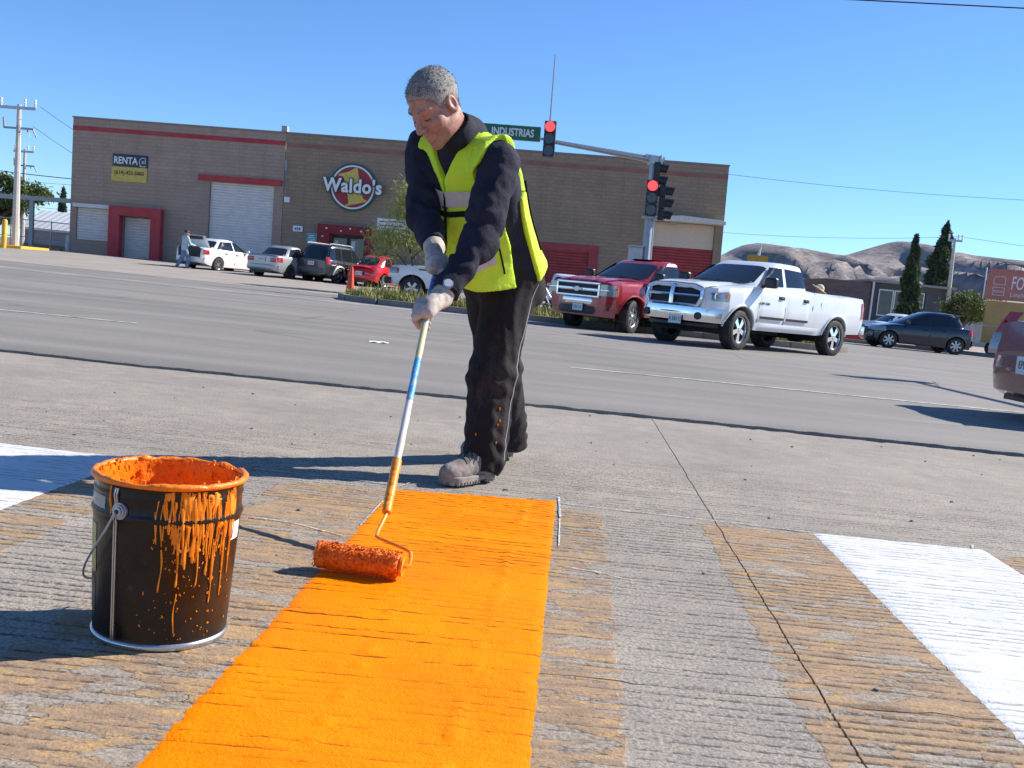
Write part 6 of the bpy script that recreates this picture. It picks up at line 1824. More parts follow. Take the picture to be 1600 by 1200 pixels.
# ---- clothes
P, Fc = sdf_mesh(sweater, lo_, hi_, .0072, TM)
sw_o = part('sweater', P, Fc, MT['navyc'])
P, Fc = sdf_mesh(vest, (-.26, -.24, -.10), (.26, .36, .63), .0062, TM)
ve = part('safety_vest', P, Fc, MT['neon'])
def march(fn, ctr, ang, s, off):
    """points on the vest shape seen from the trunk axis"""
    ca, sa = np.cos(ang), np.sin(ang)
    lo2, hi2 = np.zeros_like(ang) + .02, np.zeros_like(ang) + .5
    for _ in range(26):
        m = (lo2 + hi2) / 2; f = fn(ca * m, ctr + sa * m, s)
        lo2 = np.where(f < 0, m, lo2); hi2 = np.where(f < 0, hi2, m)
    r = lo2 + off
    q = np.stack([ca * r, ctr + sa * r, s], -1)
    return q @ TM[:3, :3].T + TM[:3, 3]
def band(name, a0, a1, s0, s1, mt, off=.003, nA=40, nS=5, ds=0.0):
    A = np.linspace(R(a0), R(a1), nA); Sg = np.linspace(0, 1, nS)
    AA, SS = np.meshgrid(A, Sg, indexing='ij')
    sv = (s0(AA) if callable(s0) else s0) * (1 - SS) + (s1(AA) if callable(s1) else s1) * SS
    q = march(vest_shape, 0.0, AA, sv, off)
    b = MB(); b.grid([[tuple(p) for p in row] for row in q])
    return mbpart(b, name, mt, ve, 60)
for c in ve.children: pass
band('reflective_band', 91.5, 114, .395, .452, MT['reflect']); band('reflective_band', 45, 88.5, .395, .452, MT['reflect'])
band('black_band', 91.5, 116, .360, .380, MT['trim']); band('black_band', 46, 88.5, .360, .380, MT['trim'])
band('reflective_band', 43, 88.5, .155, .20, MT['reflect']); band('reflective_band', 91.5, 135, .155, .20, MT['reflect'])
band('reflective_band', -140, -42, .16, .205, MT['reflect'])
band('black_band', -140, -42, .215, .230, MT['trim'])
def trim(name, pts, r=.005):
    A = np.array([R(p[0]) for p in pts]); Sv = np.array([p[1] for p in pts])
    t = np.linspace(0, len(pts) - 1, len(pts) * 5); A = np.interp(t, np.arange(len(pts)), A); Sv = np.interp(t, np.arange(len(pts)), Sv)
    q = march(vest_shape, 0.0, A, Sv, .002)
    b = MB(); b.tube([tuple(p) for p in q], r, 6); return mbpart(b, name, MT['trim'], ve)
trim('zip', [(90, .42), (90, .3), (90, .2), (90, .12)], .006)
trim('pocket_edge', [(72, .285), (62, .288), (57, .265), (58, .225), (63, .205), (71, .21), (74, .25), (72, .285)], .004)
trim('armhole_trim', [(38, .10), (36, .2), (38, .30), (40, .36)], .004)
trim('armhole_trim', [(-28, .08), (-26, .2), (-28, .30), (-32, .38)], .005)

def trousers(x, y, z):
    d = None
    def leg(h, kn, an, ph):
        e = smin(s_cap(x, y, z, h, kn, .104, .090), s_cap(x, y, z, kn, an + V(0, 0, -.015), .090, .082), .04)
        t = np.clip((.40 - z) / .35, 0, 1)
        e = e + .0042 * t * np.sin(z * 95 + 10 * fbm(x * 8, y * 8, z * 6 + ph, 2)) - .004 * t
        e = e + .010 * fbm(x * 12 + ph, y * 12, z * 4.5, 3) + .0022 * np.sin(x * 95 + y * 60 + 6 * fbm(x * 5, y * 5, z * 3, 2))
        ck = np.abs((z - kn[2])); e = e + .004 * np.sin(z * 80 + x * 50 + ph) * np.exp(-(ck / .1) ** 2)
        return e
    a = leg(HIP_L, KN_L, AN_L, 1.0); b_ = leg(HIP_R, KN_R, AN_R, 5.0)
    d = smin(a, b_, .025)
    d = smin(d, s_cap(x, y, z, HIP_L + V(-.02, .02, .03), HIP_R + V(.02, -.02, .03), .108, .108), .05)
    d = smin(d, s_cap(x, y, z, (HIP_L + HIP_R) / 2 + V(0, .01, .02), PEL + S_ * .10, .125, .128), .06)
    X0, Y0, Z0 = x - PEL[0], y - PEL[1], z - PEL[2]
    tl, tn, tz = X0 * L_[0] + Y0 * L_[1] + Z0 * L_[2], X0 * N_[0] + Y0 * N_[1] + Z0 * N_[2], X0 * S_[0] + Y0 * S_[1] + Z0 * S_[2]
    d = smin(d, np.maximum(torso(tl, tn, tz, .010), -.14 - tz), .03)
    d = np.maximum(d, .040 + .015 * np.sin(x * 30 + y * 20) - z)
    # hollow the hems
    for an in (AN_L, AN_R):
        d = smax(d, -s_cap(x, y, z, an + V(0, 0, -.1), an + V(0, 0, -.02), .066, .055), .008)
    return np.maximum(d, (x - PEL[0]) * S_[0] + (y - PEL[1]) * S_[1] + (z - PEL[2]) * S_[2] - .13)
P, Fc = sdf_mesh(trousers, (-.36, 3.84, .02), (.24, 4.80, 1.03), .0078)
tro = part('trousers', P, Fc, MT['pants'])
# pale side piping on the near leg
pp = []
side_v = V(.78, -.40, 0); side_v /= np.linalg.norm(side_v)
for t in np.linspace(0, 1, 26):
    c = (HIP_L + (KN_L - HIP_L) * t * 2) if t < .5 else (KN_L + (AN_L - KN_L) * (t - .5) * 2)
    lo2, hi2 = 0.0, .25
    dirv = V(.93, -.36, 0)
    for _ in range(20):
        m = (lo2 + hi2) / 2; q = c + dirv * m
        if float(trousers(np.array([q[0]]), np.array([q[1]]), np.array([q[2]]))[0]) < 0: lo2 = m
        else: hi2 = m
    pp.append(tuple(c + dirv * (lo2 + .001)))
mbpart(MB().tube(pp, .0028, 5), 'side_piping', MT['reflect'], tro)
# flecks of paint on the trousers
fk = MB()
for i in range(5):
    z = r_.uniform(.08, .33); t = (KN_L[2] - z) / (KN_L[2] - AN_L[2]); c = KN_L + (AN_L - KN_L) * t
    th = r_.uniform(-2.6, -.4); dirv = V(math.cos(th), math.sin(th), 0); lo2, hi2 = 0., .2
    for _ in range(18):
        m = (lo2 + hi2) / 2; q = c + dirv * m
        if float(trousers(np.array([q[0]]), np.array([q[1]]), np.array([q[2]]))[0]) < 0: lo2 = m
        else: hi2 = m
    q = c + dirv * lo2; fk.box(tuple(q), (.004, .004, r_.uniform(.004, .012)), rz=th)
mbpart(fk, 'paint_flecks', MT['orange'], tro)

# ---- boots
def boot(toe, heel, nm):
    f = (toe - heel); Lh = np.linalg.norm(f); f = f / Lh; s = V(-f[1], f[0], 0)
    M_ = np.eye(4); M_[:3, 0], M_[:3, 1], M_[:3, 2], M_[:3, 3] = f, s, V(0, 0, 1), heel + V(0, 0, .002)
    def foot2(x, y, g=0.0):
        d = np.minimum(np.hypot(x - .045, y) - .037 - g, 9)
        t = np.clip((x - .045) / .19, 0, 1)
        return np.hypot(x - .045 - t * .19, y + .008 * t) - (.036 + .014 * t + g)
    def upper(x, y, z):
        d = s_ell(x, y, z, (.235, -.008, .042), (.066, .046, .042))
        d = smin(d, s_cap(x, y, z, (.06, 0, .052), (.19, -.004, .052), .041, .042), .03)
        d = smin(d, s_cap(x, y, z, (.07, 0, .06), (.065, 0, .14), .045, .050), .035)
        d = smin(d, s_cap(x, y, z, (.09, 0, .10), (.17, 0, .068), .034, .032), .025)
        d = d + .003 * fbm(x * 45, y * 45, z * 45, 2) + .002 * np.sin(x * 160) * np.exp(-((x - .17) / .03) ** 2)
        return np.maximum(d, .026 - z)
    def sole_(x, y, z):
        d = np.maximum(foot2(x, y, .006), np.maximum(z - .034, -z))
        lug = np.maximum(np.abs(((x + .3) / .018) % 1 - .5) * .018 - .0035, np.maximum(z - .012, -(foot2(x, y, .006) + .012)))
        d = np.maximum(d, -lug)
        arch = np.maximum(np.abs(x - .105) - .022, z - .014)
        return np.maximum(d, -arch)
    P, Fc = sdf_mesh(upper, (-.02, -.09, .0), (.33, .09, .2), .0045, M_); u_ = part(nm, P, Fc, MT['boot'])
    P, Fc = sdf_mesh(sole_, (-.02, -.08, -.004), (.33, .08, .045), .0036, M_); part('sole', P, Fc, MT['sole'], u_)
    lc = MB()
    w = lambda x, y, z: tuple(M_[:3, :3] @ V(x, y, z) + M_[:3, 3])
    for i in range(4):
        x = .135 + i * .020; z = .128 - i * .010
        lc.tube([w(x - .01, -.030, z - .018), w(x, .0, z + .006), w(x + .008, .030, z - .018)], .0026, 5)
    lc.tube([w(.13, -.02, .125), w(.15, -.05, .10), w(.17, -.055, .07)], .0024, 5); lc.tube([w(.13, .02, .125), w(.16, .045, .09)], .0024, 5)
    mbpart(lc, 'laces', MT['ink'], u_)
    return u_
boot(V(-.232, 3.800, .006), V(-.045, 4.062, .006), 'boot')
boot(V(-.205, 4.455, .006), V(.030, 4.690, .006), 'boot')

# ---- hands closed on the pole
P0, P1 = V(-.3127, 2.835, .1275), V(-.311, 3.705, .835)
A_ = (P1 - P0) / np.linalg.norm(P1 - P0)
def grip_hand(C, wrist, fdir, thumb_sign, nm, elbow):
    f = np.array(fdir, float); f -= A_ * (f @ A_); f /= np.linalg.norm(f)
    n = np.cross(f, A_) if np.cross(f, A_)[1] > 0 else -np.cross(f, A_)
    Q = lambda a, nn, ff: C + A_ * a + n * nn + f * ff
    prs = []
    kn = []
    for i, (a, ln) in enumerate(((.040, .95), (.015, 1.05), (-.010, 1.0), (-.034, .85))):
        a += .0
        k0 = Q(a, -.026, .022); j1 = Q(a - .002, -.006, .042 * ln); j2 = Q(a - .004, .026 * ln, .024); tp = Q(a - .005, .027, -.006)
        prs += [(k0, j1, .0112, .0108), (j1, j2, .0108, .0100), (j2, tp, .0100, .0086)]; kn.append(k0)
    palm = [(kn[0], kn[3], .0165, .0150), (Q(.028, -.030, -.015), Q(-.024, -.028, -.012), .021, .020), (wrist, Q(.012, -.030, -.012), .032, .026), (wrist, Q(-.015, -.030, -.010), .030, .022)]
    th = [(Q(.030, -.028, -.022), Q(.052, -.004, -.026), .0155, .0125), (Q(.052, -.004, -.026), Q(.040, .022, -.014), .0125, .0105), (Q(.040, .022, -.014), Q(.026, .030, .004), .0105, .009)]
    u = elbow - wrist; u = u / np.linalg.norm(u)
    cuff = [(wrist, wrist + u * .045, .0345, .037)]
    def fn(x, y, z):
        d = None
        for a, b_, r0, r1 in palm + cuff:
            q = s_cap(x, y, z, a, b_, r0, r1); d = q if d is None else smin(d, q, .018)
        fg = None
        for a, b_, r0, r1 in prs:
            q = s_cap(x, y, z, a, b_, r0, r1); fg = q if fg is None else np.minimum(fg, q)
        d = smin(d, fg, .004)
        tq = None
        for a, b_, r0, r1 in th:
            q = s_cap(x, y, z, a, b_, r0, r1); tq = q if tq is None else smin(tq, q, .004)
        d = smin(d, tq, .006)
        d = d + .0028 * fbm(x * 55, y * 55, z * 55, 2)
        return d
    allp = np.array([p for pr in prs + palm + th + cuff for p in pr[:2]])
    P, Fc = sdf_mesh(fn, allp.min(0) - .05, allp.max(0) + .05, .0034)
    return part(nm, P, Fc, MT['glove'])
CL = V(-.3125, 3.485, .655); CR = V(-.311, 3.672, .808)
grip_hand(CL, WR_L + V(-.012, -.012, -.02), (-1, .1, -.1), 1, 'glove', EL_L)
grip_hand(CR, WR_R + V(.002, -.012, -.014), (1, .05, 0), -1, 'glove', EL_R)
# wrist watch
wv = (EL_L - WR_L) / np.linalg.norm(EL_L - WR_L); wc = WR_L + wv * .012
fd = V(-.05, -1, .15); fd -= wv * (fd @ wv); fd /= np.linalg.norm(fd)
sd = np.cross(wv, fd)
wt = MB(); ring = [wc + (fd * math.cos(t) + sd * math.sin(t)) * .041 for t in np.linspace(0, 2*math.pi, 25)]
wt.tube([tuple(p) for p in ring], .0075, 6, False); wo_ = mbpart(wt, 'wrist_watch', MT['trim'])
fc = wc + fd * .045
d1 = MB(); d1.tube([tuple(fc - fd * .006), tuple(fc + fd * .006)], .019, 20); mbpart(d1, 'watch_case', MT['steel'], wo_)
d2 = MB(); d2.tube([tuple(fc + fd * .006), tuple(fc + fd * .0075)], .0145, 20); mbpart(d2, 'watch_face', MT['signwhite'], wo_)
tag(wk, 'worker in a neon yellow safety vest bending over a long paint roller', 'person')
# ================================================================== roller, bucket
k = NT('wet_paint_thick'); v = k.geo(); n1 = k.noise(v, 60, 4, .7)
MT['wet'] = k.fin(k.ramp(n1, (.3, (.78, .15, .002)), (.7, (.90, .26, .003))), .35, 0, k.bump(n1, .004, .9), .5)
k = NT('drip_paint'); v = k.geo(); n1 = k.noise(v, 50, 4)
MT['drip'] = k.fin(k.ramp(n1, (.3, (.70, .19, .004)), (.7, (.90, .33, .02))), .45, 0, None, .4)
k = NT('roller_nap'); v = k.geo(); n1 = k.noise(v, 110, 5, .7)
MT['nap'] = k.fin(k.ramp(n1, (.32, (.66, .10, .001)), (.55, (.88, .19, .001)), (.75, (.93, .27, .002))), .5, 0, k.bump(n1, .006, .9), .4)
k = NT('pole_bands'); v = k.geo(); z = k.sep(v)[2]; n1 = k.noise(v, 26, 5, .75); n2 = k.noise(v, 90, 3)
zz = k.math('ADD', z, k.math('MULTIPLY', k.math('SUBTRACT', n1, .5), .12))
c = k.ramp(zz, (.20, (.75, .22, .01)), (.23, (.62, .56, .50)), (.39, (.66, .62, .58)), (.405, (.02, .28, .58)), (.52, (.04, .30, .58)), (.535, (.55, .52, .30)), (.60, (.60, .50, .22)), (.66, (.25, .45, .50)), (.74, (.012, .12, .34)))
c = k.mix(k.ramp(n2, (.55, 0), (.68, .6)), c, (.60, .55, .48, 1))
c = k.mix(k.math('MULTIPLY', k.ramp(z, (.40, 1), (.70, 0)), k.ramp(n1, (.55, 0), (.62, .8))), c, (.72, .40, .08, 1))
MT['polec'] = k.fin(c, .5, 0, k.bump(n1, .002, .6), .4)

rl_ = empty('paint_roller', (-.33, 2.6, 0))
def rp(mb, name, mt, parent=None, smooth=40):
    o = mb.build(name, mt, parent or rl_, smooth)
    if parent is None: o.location = (.33, -2.6, 0)
    return o
A3 = Vector(A_); P0v, P1v = Vector(P0), Vector(P1)
n_ = 40
rp(MB().tube([P0v + (P1v - P0v) * t for t in np.linspace(.0, 1.0, n_)], [.0112 + .0005 * math.sin(i * 1.7) for i in range(n_)], 14), 'handle_pole', MT['polec'])
rr2 = random.Random(3)
cz = MB(); m_ = 34
cz.tube([P0v + A3 * (-.02 + .20 * i / m_) for i in range(m_)], [.0122 + .003 * rr2.random() for i in range(m_)], 12); rp(cz, 'paint_crust', MT['drip'])
ra_, rb_ = Vector((-.4585, 2.585, .043)), Vector((-.236, 2.562, .040))     # roller ends
ax_ = (rb_ - ra_).normalized()
wire = [P0v + A3 * .02, P0v - A3 * .03, Vector((-.3225, 2.735, .078)), Vector((-.3215, 2.715, .071)), Vector((-.312, 2.703, .070)), Vector((-.228, 2.614, .070)), Vector((-.217, 2.600, .068)), Vector((-.2135, 2.588, .058)), Vector((-.2145, 2.568, .042)), Vector((-.222, 2.562, .040)), Vector((-.30, 2.569, .041))]
rp(MB().tube(wire, .0052, 8), 'frame_wire', MT['drip'])
# nap: ragged cylinder plus tufts
nn = MB(); P_ = []
NS, NA = 46, 40
for i in range(NS):
    t = i / (NS - 1); row = []
    for j in range(NA + 1):
        a = 2*math.pi*(j % NA)/NA
        up = ax_.cross(Vector((0,0,1))).normalized(); vv = ax_.cross(up)
        r0 = .034 + .0026 * float(fbm(np.array(t*22.), np.array(math.cos(a)*2.2+5), np.array(math.sin(a)*2.2), 3)) * 2
        e = min(t, 1 - t); r0 *= (.55 + .45 * min(1, e / .03)) if e < .03 else 1
        row.append(tuple(ra_.lerp(rb_, t) + (up * math.cos(a) + vv * math.sin(a)) * r0))
    P_.append(row)
nn.grid(P_)
for e, s in ((0, 1), (NS - 1, -1)): nn.add(P_[e][:-1], [tuple(range(NA))[::s]])
nap = rp(nn, 'roller_sleeve', MT['nap'], None, 180)
gv, gf = [], []
for i in range(2600):
    t = rr2.uniform(.01, .99); a = rr2.uniform(0, 2*math.pi)
    up = ax_.cross(Vector((0,0,1))).normalized(); vv = ax_.cross(up); d = up * math.cos(a) + vv * math.sin(a)
    if d.z < -.8: continue
    p = ra_.lerp(rb_, t) + d * .032; dd = (d + Vector((rr2.gauss(0,.6), rr2.gauss(0,.6), rr2.gauss(0,.5)))).normalized(); s = dd.cross(Vector((rr2.gauss(0,1), rr2.gauss(0,1), rr2.gauss(0,1)))).normalized()
    L = rr2.uniform(.004, .009) * (1.25 if d.z > .2 else .8); w = .0018; b0 = len(gv)
    gv += [tuple(p + s*w), tuple(p - s*w), tuple(p + dd*L*.6 - s*w*.8 + Vector((0,0,-.001))), tuple(p + dd*L + Vector((0,0,-.003))), tuple(p + dd*L*.6 + s*w*.8)]
    gf.append((b0, b0+1, b0+2, b0+3, b0+4))
o = mesh_obj('nap_tufts', gv, gf, MT['nap'], nap, 0); o.location = (0, 0, 0); tag(o, kind='stuff')
rp(MB().tube([rb_ + ax_*.001, rb_ + ax_*.008], .027, 20), 'end_cap', MT['drip'])
tag(rl_, 'long handled paint roller with an orange soaked sleeve held by the worker', 'paint roller')

# ------------------------------------------------------------------ paint bucket
BC = Vector((-.672, 2.055, .002)); R0, R1, HB = .131, .1435, .330
bk = empty('paint_bucket', BC)
def rad(z): return R0 + (R1 - R0) * min(1, z / .25)
k = NT('black_tin'); v = k.coord('Object'); s3 = k.sep(v)
n1 = k.noise(v, 14, 6, .7); n2 = k.noise(v, 120, 3)
c = k.ramp(n1, (.3, (.008, .005, .0035)), (.7, (.022, .013, .008)))
c = k.mix(k.ramp(k.noise(v, 30, 5, .75), (.62, 0), (.72, .35)), c, (.10, .075, .06, 1))
MT['tin'] = k.fin(c, k.ramp(n1, (.3, .22), (.7, .42)), .0, k.bump(n2, .0008, .5), .35)
prof = [(R0 - .004, .004), (R0 + .002, .0), (R0 + .0035, .006), (R0 + .0005, .012)]
for z in np.linspace(.02, .245, 14): prof.append((rad(z), z))
prof += [(rad(.25) + .002, .252), (rad(.25) + .0045, .258), (rad(.25) + .002, .264), (R1, .270), (R1, .292), (R1 + .0005, .296), (R1 + .002, .299), (R1 + .0005, .303), (R1 + .001, HB - .012), (R1 + .004, HB - .008)]
MB().lathe(prof, 72).build('shell', MT['tin'], bk, 60)
# bottom chime and side seam in bare metal
MB().lathe([(R0 + .0005, .012), (R0 + .0042, .010), (R0 + .0048, .004), (R0 + .002, -.001), (R0 - .006, .0)], 64).build('bottom_rim', MT['alloy'], bk, 60)
def cyl(th, z, off=0.0):
    z_ = rad(z) if z < .25 else R1
    return ((z_ + off) * math.cos(th), (z_ + off) * math.sin(th), z)
TH_S = R(-113)                                 # seam and lug face the camera's left
sm = MB()
for d in (-.018, .018): sm.tube([cyl(TH_S + d, z, .0015 + (.0035 if .25 < z < .27 or .295 < z < .303 else 0)) for z in np.linspace(.012, HB - .015, 24)], .0022, 5)
sm.build('seam', MT['alloy'], bk)
# interior
inn = [(0.0, .13)] + [(rad(.131) - .009, .131)] + [(rad(.131 + (HB - .136) * i / 12) - .007, .131 + (HB - .136) * i / 12) for i in range(1, 13)]
N_l = 96; pin = []
for r0, z in inn:
    pin.append([((r0 + (.0025 * float(fbm(np.array(a * 14.), np.array(z * 18.), np.array(2.), 3)) * 2 if r0 > .05 else 0)) * math.cos(a), (r0 + (.0025 * float(fbm(np.array(a * 14.), np.array(z * 18.), np.array(2.), 3)) * 2 if r0 > .05 else 0)) * math.sin(a), z) for a in [2*math.pi*(q % N_l)/N_l for q in range(N_l + 1)]])
MB().grid(pin).build('paint_inside', MT['wet'], bk, 180)
# rim bead coated with paint
rim = []
for i in range(121):
    a = 2*math.pi*(i % 120)/120; q = float(fbm(np.array(math.cos(a)*6+8), np.array(math.sin(a)*6), np.array(1.), 3))
    rim.append(((R1 + .002) * math.cos(a), (R1 + .002) * math.sin(a), HB - .004 + .003 * q, .0066 + .004 * q))
MB().tube([p[:3] for p in rim], [p[3] for p in rim], 10, False).build('rim', MT['wet'], bk, 60)
tf = MB()
for i in range(260):                           # dried crumbs on and below the lip
    a = rr2.uniform(0, 2*math.pi); z = HB - abs(rr2.gauss(0, .03)) + .004; r0 = R1 - .009 + rr2.uniform(0, .003); sz = rr2.uniform(.0015, .004)
    tf.box((r0 * math.cos(a), r0 * math.sin(a), z), (sz, sz * 1.5, sz * 2.2), rz=a, rx=rr2.uniform(-.5, .5))
tag(tf.build('paint_crumbs', MT['wet'], bk), kind='stuff')
# drips down the side; the bulk on the right front
def drip(th, z0, z1, w):
    z0 = min(z0, HB - .012); w *= .78
    n_ = max(4, int((z0 - z1) / .008)); pts = []; rd = []
    ph = rr2.uniform(0, 6)
    for i in range(n_ + 1):
        t = i / n_; z = z0 + (z1 - z0) * t
        pts.append(cyl(th + .015 * math.sin(t * 5 + ph), z, .0012)); rd.append(w * (.75 + .25 * math.sin(t * 9 + ph)) * (1.35 if t > .93 else 1) * (1 if t < .98 else .6))
    MB().tube(pts, rd, 6).build('drip', MT['drip'], bk)
for i in range(58):
    th = R(rr2.triangular(-92, -5, -45)); z0 = HB - .012 - rr2.random() ** 2 * .04; ln = rr2.uniform(.03, .11) * (1.5 if rr2.random() < .25 else 1)
    drip(th, z0, z0 - ln, rr2.uniform(.0016, .0042))
for th, z0, z1, w in ((-60, .335, .175, .0048), (-63, .26, .13, .0036), (-57, .25, .165, .006), (-47, .24, .13, .003), (-70, .33, .235, .0045), (-33, .22, .09, .0026), (-22, .30, .10, .0034), (-14, .33, .14, .003), (-75, .205, .12, .0026), (-119, .345, .262, .0045), (-52, .305, .19, .0055), (-62, .115, .035, .0018), (-80, .30, .215, .0022)):
    drip(R(th), z0, z1, w)
sp = MB()
for i in range(130):
    th = R(rr2.triangular(-95, 0, -40)); z = rr2.uniform(.02, .25); c_ = cyl(th, z, .0008); q = rr2.uniform(.0006, .0022)
    sp.box(c_, (.0018, q, q * rr2.uniform(1, 3.5)), rz=th, rx=rr2.uniform(-.6, .6))
tag(sp.build('paint_spatter', MT['drip'], bk), kind='stuff')
# smear along the rolled bead
smr = MB()
for a0, a1, z, w in ((-74, -46, .254, .0038), (-66, -52, .205, .0042), (-36, -14, .258, .003)):
    th = np.linspace(R(a0), R(a1), 24); MB().tube([cyl(t, z + .005 * math.sin(t * 23 + a0), -.0005) for t in th], [w * (.35 + .65 * abs(math.sin(t * 31 + a0))) for t in th], 6).build('paint_smear', MT['drip'], bk)
def blotch(th, z, rt, rz):
    n_ = 26; ph = rr2.uniform(0, 9); b_ = MB(); out = []
    for i in range(n_):
        a = 2*math.pi*i/n_; q = 1 + .45 * math.sin(a*3 + ph) * math.sin(a*5 + ph*2) + .25 * rr2.uniform(-1, 1)
        out.append((R(th) + rt*q*math.cos(a), z + rz*q*math.sin(a)*(1.5 if math.sin(a) < 0 else 1)))
    rows = [[cyl(R(th) + (t - R(th))*k_, min(HB - .014, z + (zz - z)*k_), .0026*(1 - k_**3) + .0002) for t, zz in out + out[:1]] for k_ in (.05, .5, .8, 1.0)]
    b_.grid(rows); b_.build('paint_blotch', MT['drip'], bk, 60)
for a_ in ((-58, .262, .10, .012), (-55, .300, .13, .014), (-35, .300, .12, .012), (-15, .285, .08, .03), (-66, .235, .05, .016), (-28, .255, .06, .010), (-72, .312, .07, .008), (-48, .205, .05, .008)): blotch(*a_)
# handle lug and wire bail
lt = TH_S + R(4); lug = Vector(cyl(lt, .272, 0)); nd = Vector((math.cos(lt), math.sin(lt), 0))
lg = MB(); 
for o0, o1, r0 in ((0, .005, .0165), (.005, .009, .013), (.009, .012, .009)): lg.tube([lug + nd * o0, lug + nd * o1], r0, 24)
lo3 = lg.build('handle_lug', MT['steel'], bk, 40); MB().tube([lug + nd*.010, lug + nd*.0135], .0042, 12).build('lug_hole', MT['ink'], lo3)
l2 = Vector(cyl(lt + math.pi, .272, 0))
MB().tube([l2, l2 - nd * .012], .02, 20).build('handle_lug', MT['chrome'], bk, 40)
tv = Vector((-nd.y, nd.x, 0)); tv = tv if tv.x < 0 else -tv
bail = []
for i in range(25):
    a = math.pi * i / 24
    bail.append(nd * ((R1 + .016) * math.cos(a)) + tv * (.150 * math.sin(a)) + Vector((0, 0, .272 - .19 * math.sin(a) ** .8)))
MB().tube(bail, .0023, 7).build('bail_handle', MT['steel'], bk)
MB().tube([bail[11] , bail[12], bail[13]], .006, 8).build('handle_grip', MT['black'], bk)
# paper labels
def label_patch(a0, a1, z0, z1, mt, nm, off=.0008):
    MB().grid([[cyl(R(a0 + (a1-a0)*i/8), z0 + (z1-z0)*j/4, off) for j in range(5)] for i in range(9)]).build(nm, mt, bk)
label_patch(-172, -126, .262, .292, M('label_grey', (.30, .31, .30), .4, var=.2, vs=30), 'grey_label')
label_patch(-158, -139, .135, .232, M('label_yellow', (.50, .42, .14), .6, var=.25, vs=40), 'yellow_label')
label_patch(-176, -140, .050, .125, M('label_dark', (.05, .045, .04), .5, var=.4, vs=60), 'dark_label', .0006)
label_patch(-12, 2, .208, .245, MT['signwhite'], 'white_label')
tag(bk, 'black metal bucket with an orange paint coated rim and dripping sides', 'bucket')
# ================================================================== people in the background
def figure(loc_, heading, label, h, J, cl, extra=None):
    """small clothed figure; J joint positions in metres in a local frame (x forward, y left)"""
    t = empty('person', loc_, math.atan2(heading[1], heading[0]))
    def caps(lst, k_):
        def fn(x, y, z):
            d = None
            for a, b_, r0, r1 in lst:
                q = s_cap(x, y, z, J[a] if isinstance(a, str) else a, J[b_] if isinstance(b_, str) else b_, r0, r1); d = q if d is None else smin(d, q, k_)
            return d + .012 * fbm(x * 9, y * 9, z * 7, 2)
        pts = np.array([J[p] if isinstance(p, str) else p for l in lst for p in l[:2]], float)
        return sdf_mesh(fn, pts.min(0) - .22, pts.max(0) + .22, .016)
    def add(nm, lst, mt, k_=.04): P, F_ = caps(lst, k_); return mesh_obj(nm, P, F_, mt, t, 180)
    add('body', [('neck', 'head', .05, .055), ('head', 'crown', .085, .095), ('head', 'face', .07, .075), ('elL', 'haL', .035, .03), ('elR', 'haR', .035, .03), ('haL', 'fiL', .032, .022), ('haR', 'fiR', .032, .022), ('neck', 'chest', .05, .1), ('chest', 'pel', .12, .12), ('pel', 'knL', .08, .05), ('knL', 'anL', .05, .035), ('pel', 'knR', .08, .05), ('knR', 'anR', .05, .035), ('chest', 'shL', .06, .05), ('shL', 'elL', .05, .04), ('chest', 'shR', .06, .05), ('shR', 'elR', .05, .04)], MT['skin'], .02)
    add('shirt', [('chest', 'pel', .165, .15), ('shL', 'shR', .085, .085), ('shL', 'elL', .075, .06), ('shR', 'elR', .075, .06), ('elL', 'haL', .056, .042), ('elR', 'haR', .056, .042)], cl[0])
    add('trousers', [('pel', 'knL', .12, .09), ('knL', 'anL', .085, .07), ('pel', 'knR', .12, .09), ('knR', 'anR', .085, .07)], cl[1])
    add('shoe', [('anL', 'toL', .05, .045)], cl[2]); add('shoe', [('anR', 'toR', .05, .045)], cl[2])
    if extra: extra(t, J)
    tag(t, label, 'person'); return t
Jb = dict(pel=(0,0,.92), chest=(.03,0,1.28), neck=(.04,0,1.45), head=(.07,0,1.56), crown=(.05,0,1.60), face=(.12,0,1.54), shL=(.02,.19,1.38), shR=(.02,-.19,1.38), elL=(.10,.24,1.12), elR=(.14,-.23,1.12), haL=(.34,.15,1.08), haR=(.38,-.14,1.08), fiL=(.42,.14,1.07), fiR=(.46,-.13,1.07), knL=(-.04,.10,.50), knR=(.16,-.09,.50), anL=(-.26,.10,.10), anR=(.14,-.10,.08), toL=(-.12,.11,.05), toR=(.30,-.11,.05))
def cap_(t, J):
    def fn(x, y, z):
        d = s_ell(x, y, z, (.055, 0, 1.64), (.115, .10, .095)); d = np.maximum(d, 1.60 - z)
        return np.minimum(d, np.maximum(s_ell(x, y, z, (.17, 0, 1.61), (.10, .085, .02)), 1.595 - z))
    P, F_ = sdf_mesh(fn, (-.1, -.15, 1.55), (.3, .15, 1.78), .012); mesh_obj('cap', P, F_, MT['ink'], t, 180)
figure((-15.05, 45.6, .17), (.75, .66), 'man in a pale shirt and jeans walking behind the open white sedan', 1.7, Jb, (cloth('pale_shirt', (.42, .52, .55)), cloth('blue_jeans', (.09, .15, .25), (.22, .31, .42)), MT['white']), cap_)
Jh = dict(Jb); Jh.update(chest=(.26, 0, 1.20), neck=(.40, 0, 1.27), head=(.47, 0, 1.33), crown=(.50, 0, 1.38), face=(.52, 0, 1.30), shL=(.32, .19, 1.26), shR=(.32, -.19, 1.26), elL=(.42, .22, 1.0), elR=(.42, -.22, 1.0), haL=(.60, .12, .90), haR=(.60, -.12, .90), fiL=(.68, .12, .88), fiR=(.68, -.12, .88), pel=(0, 0, .95))
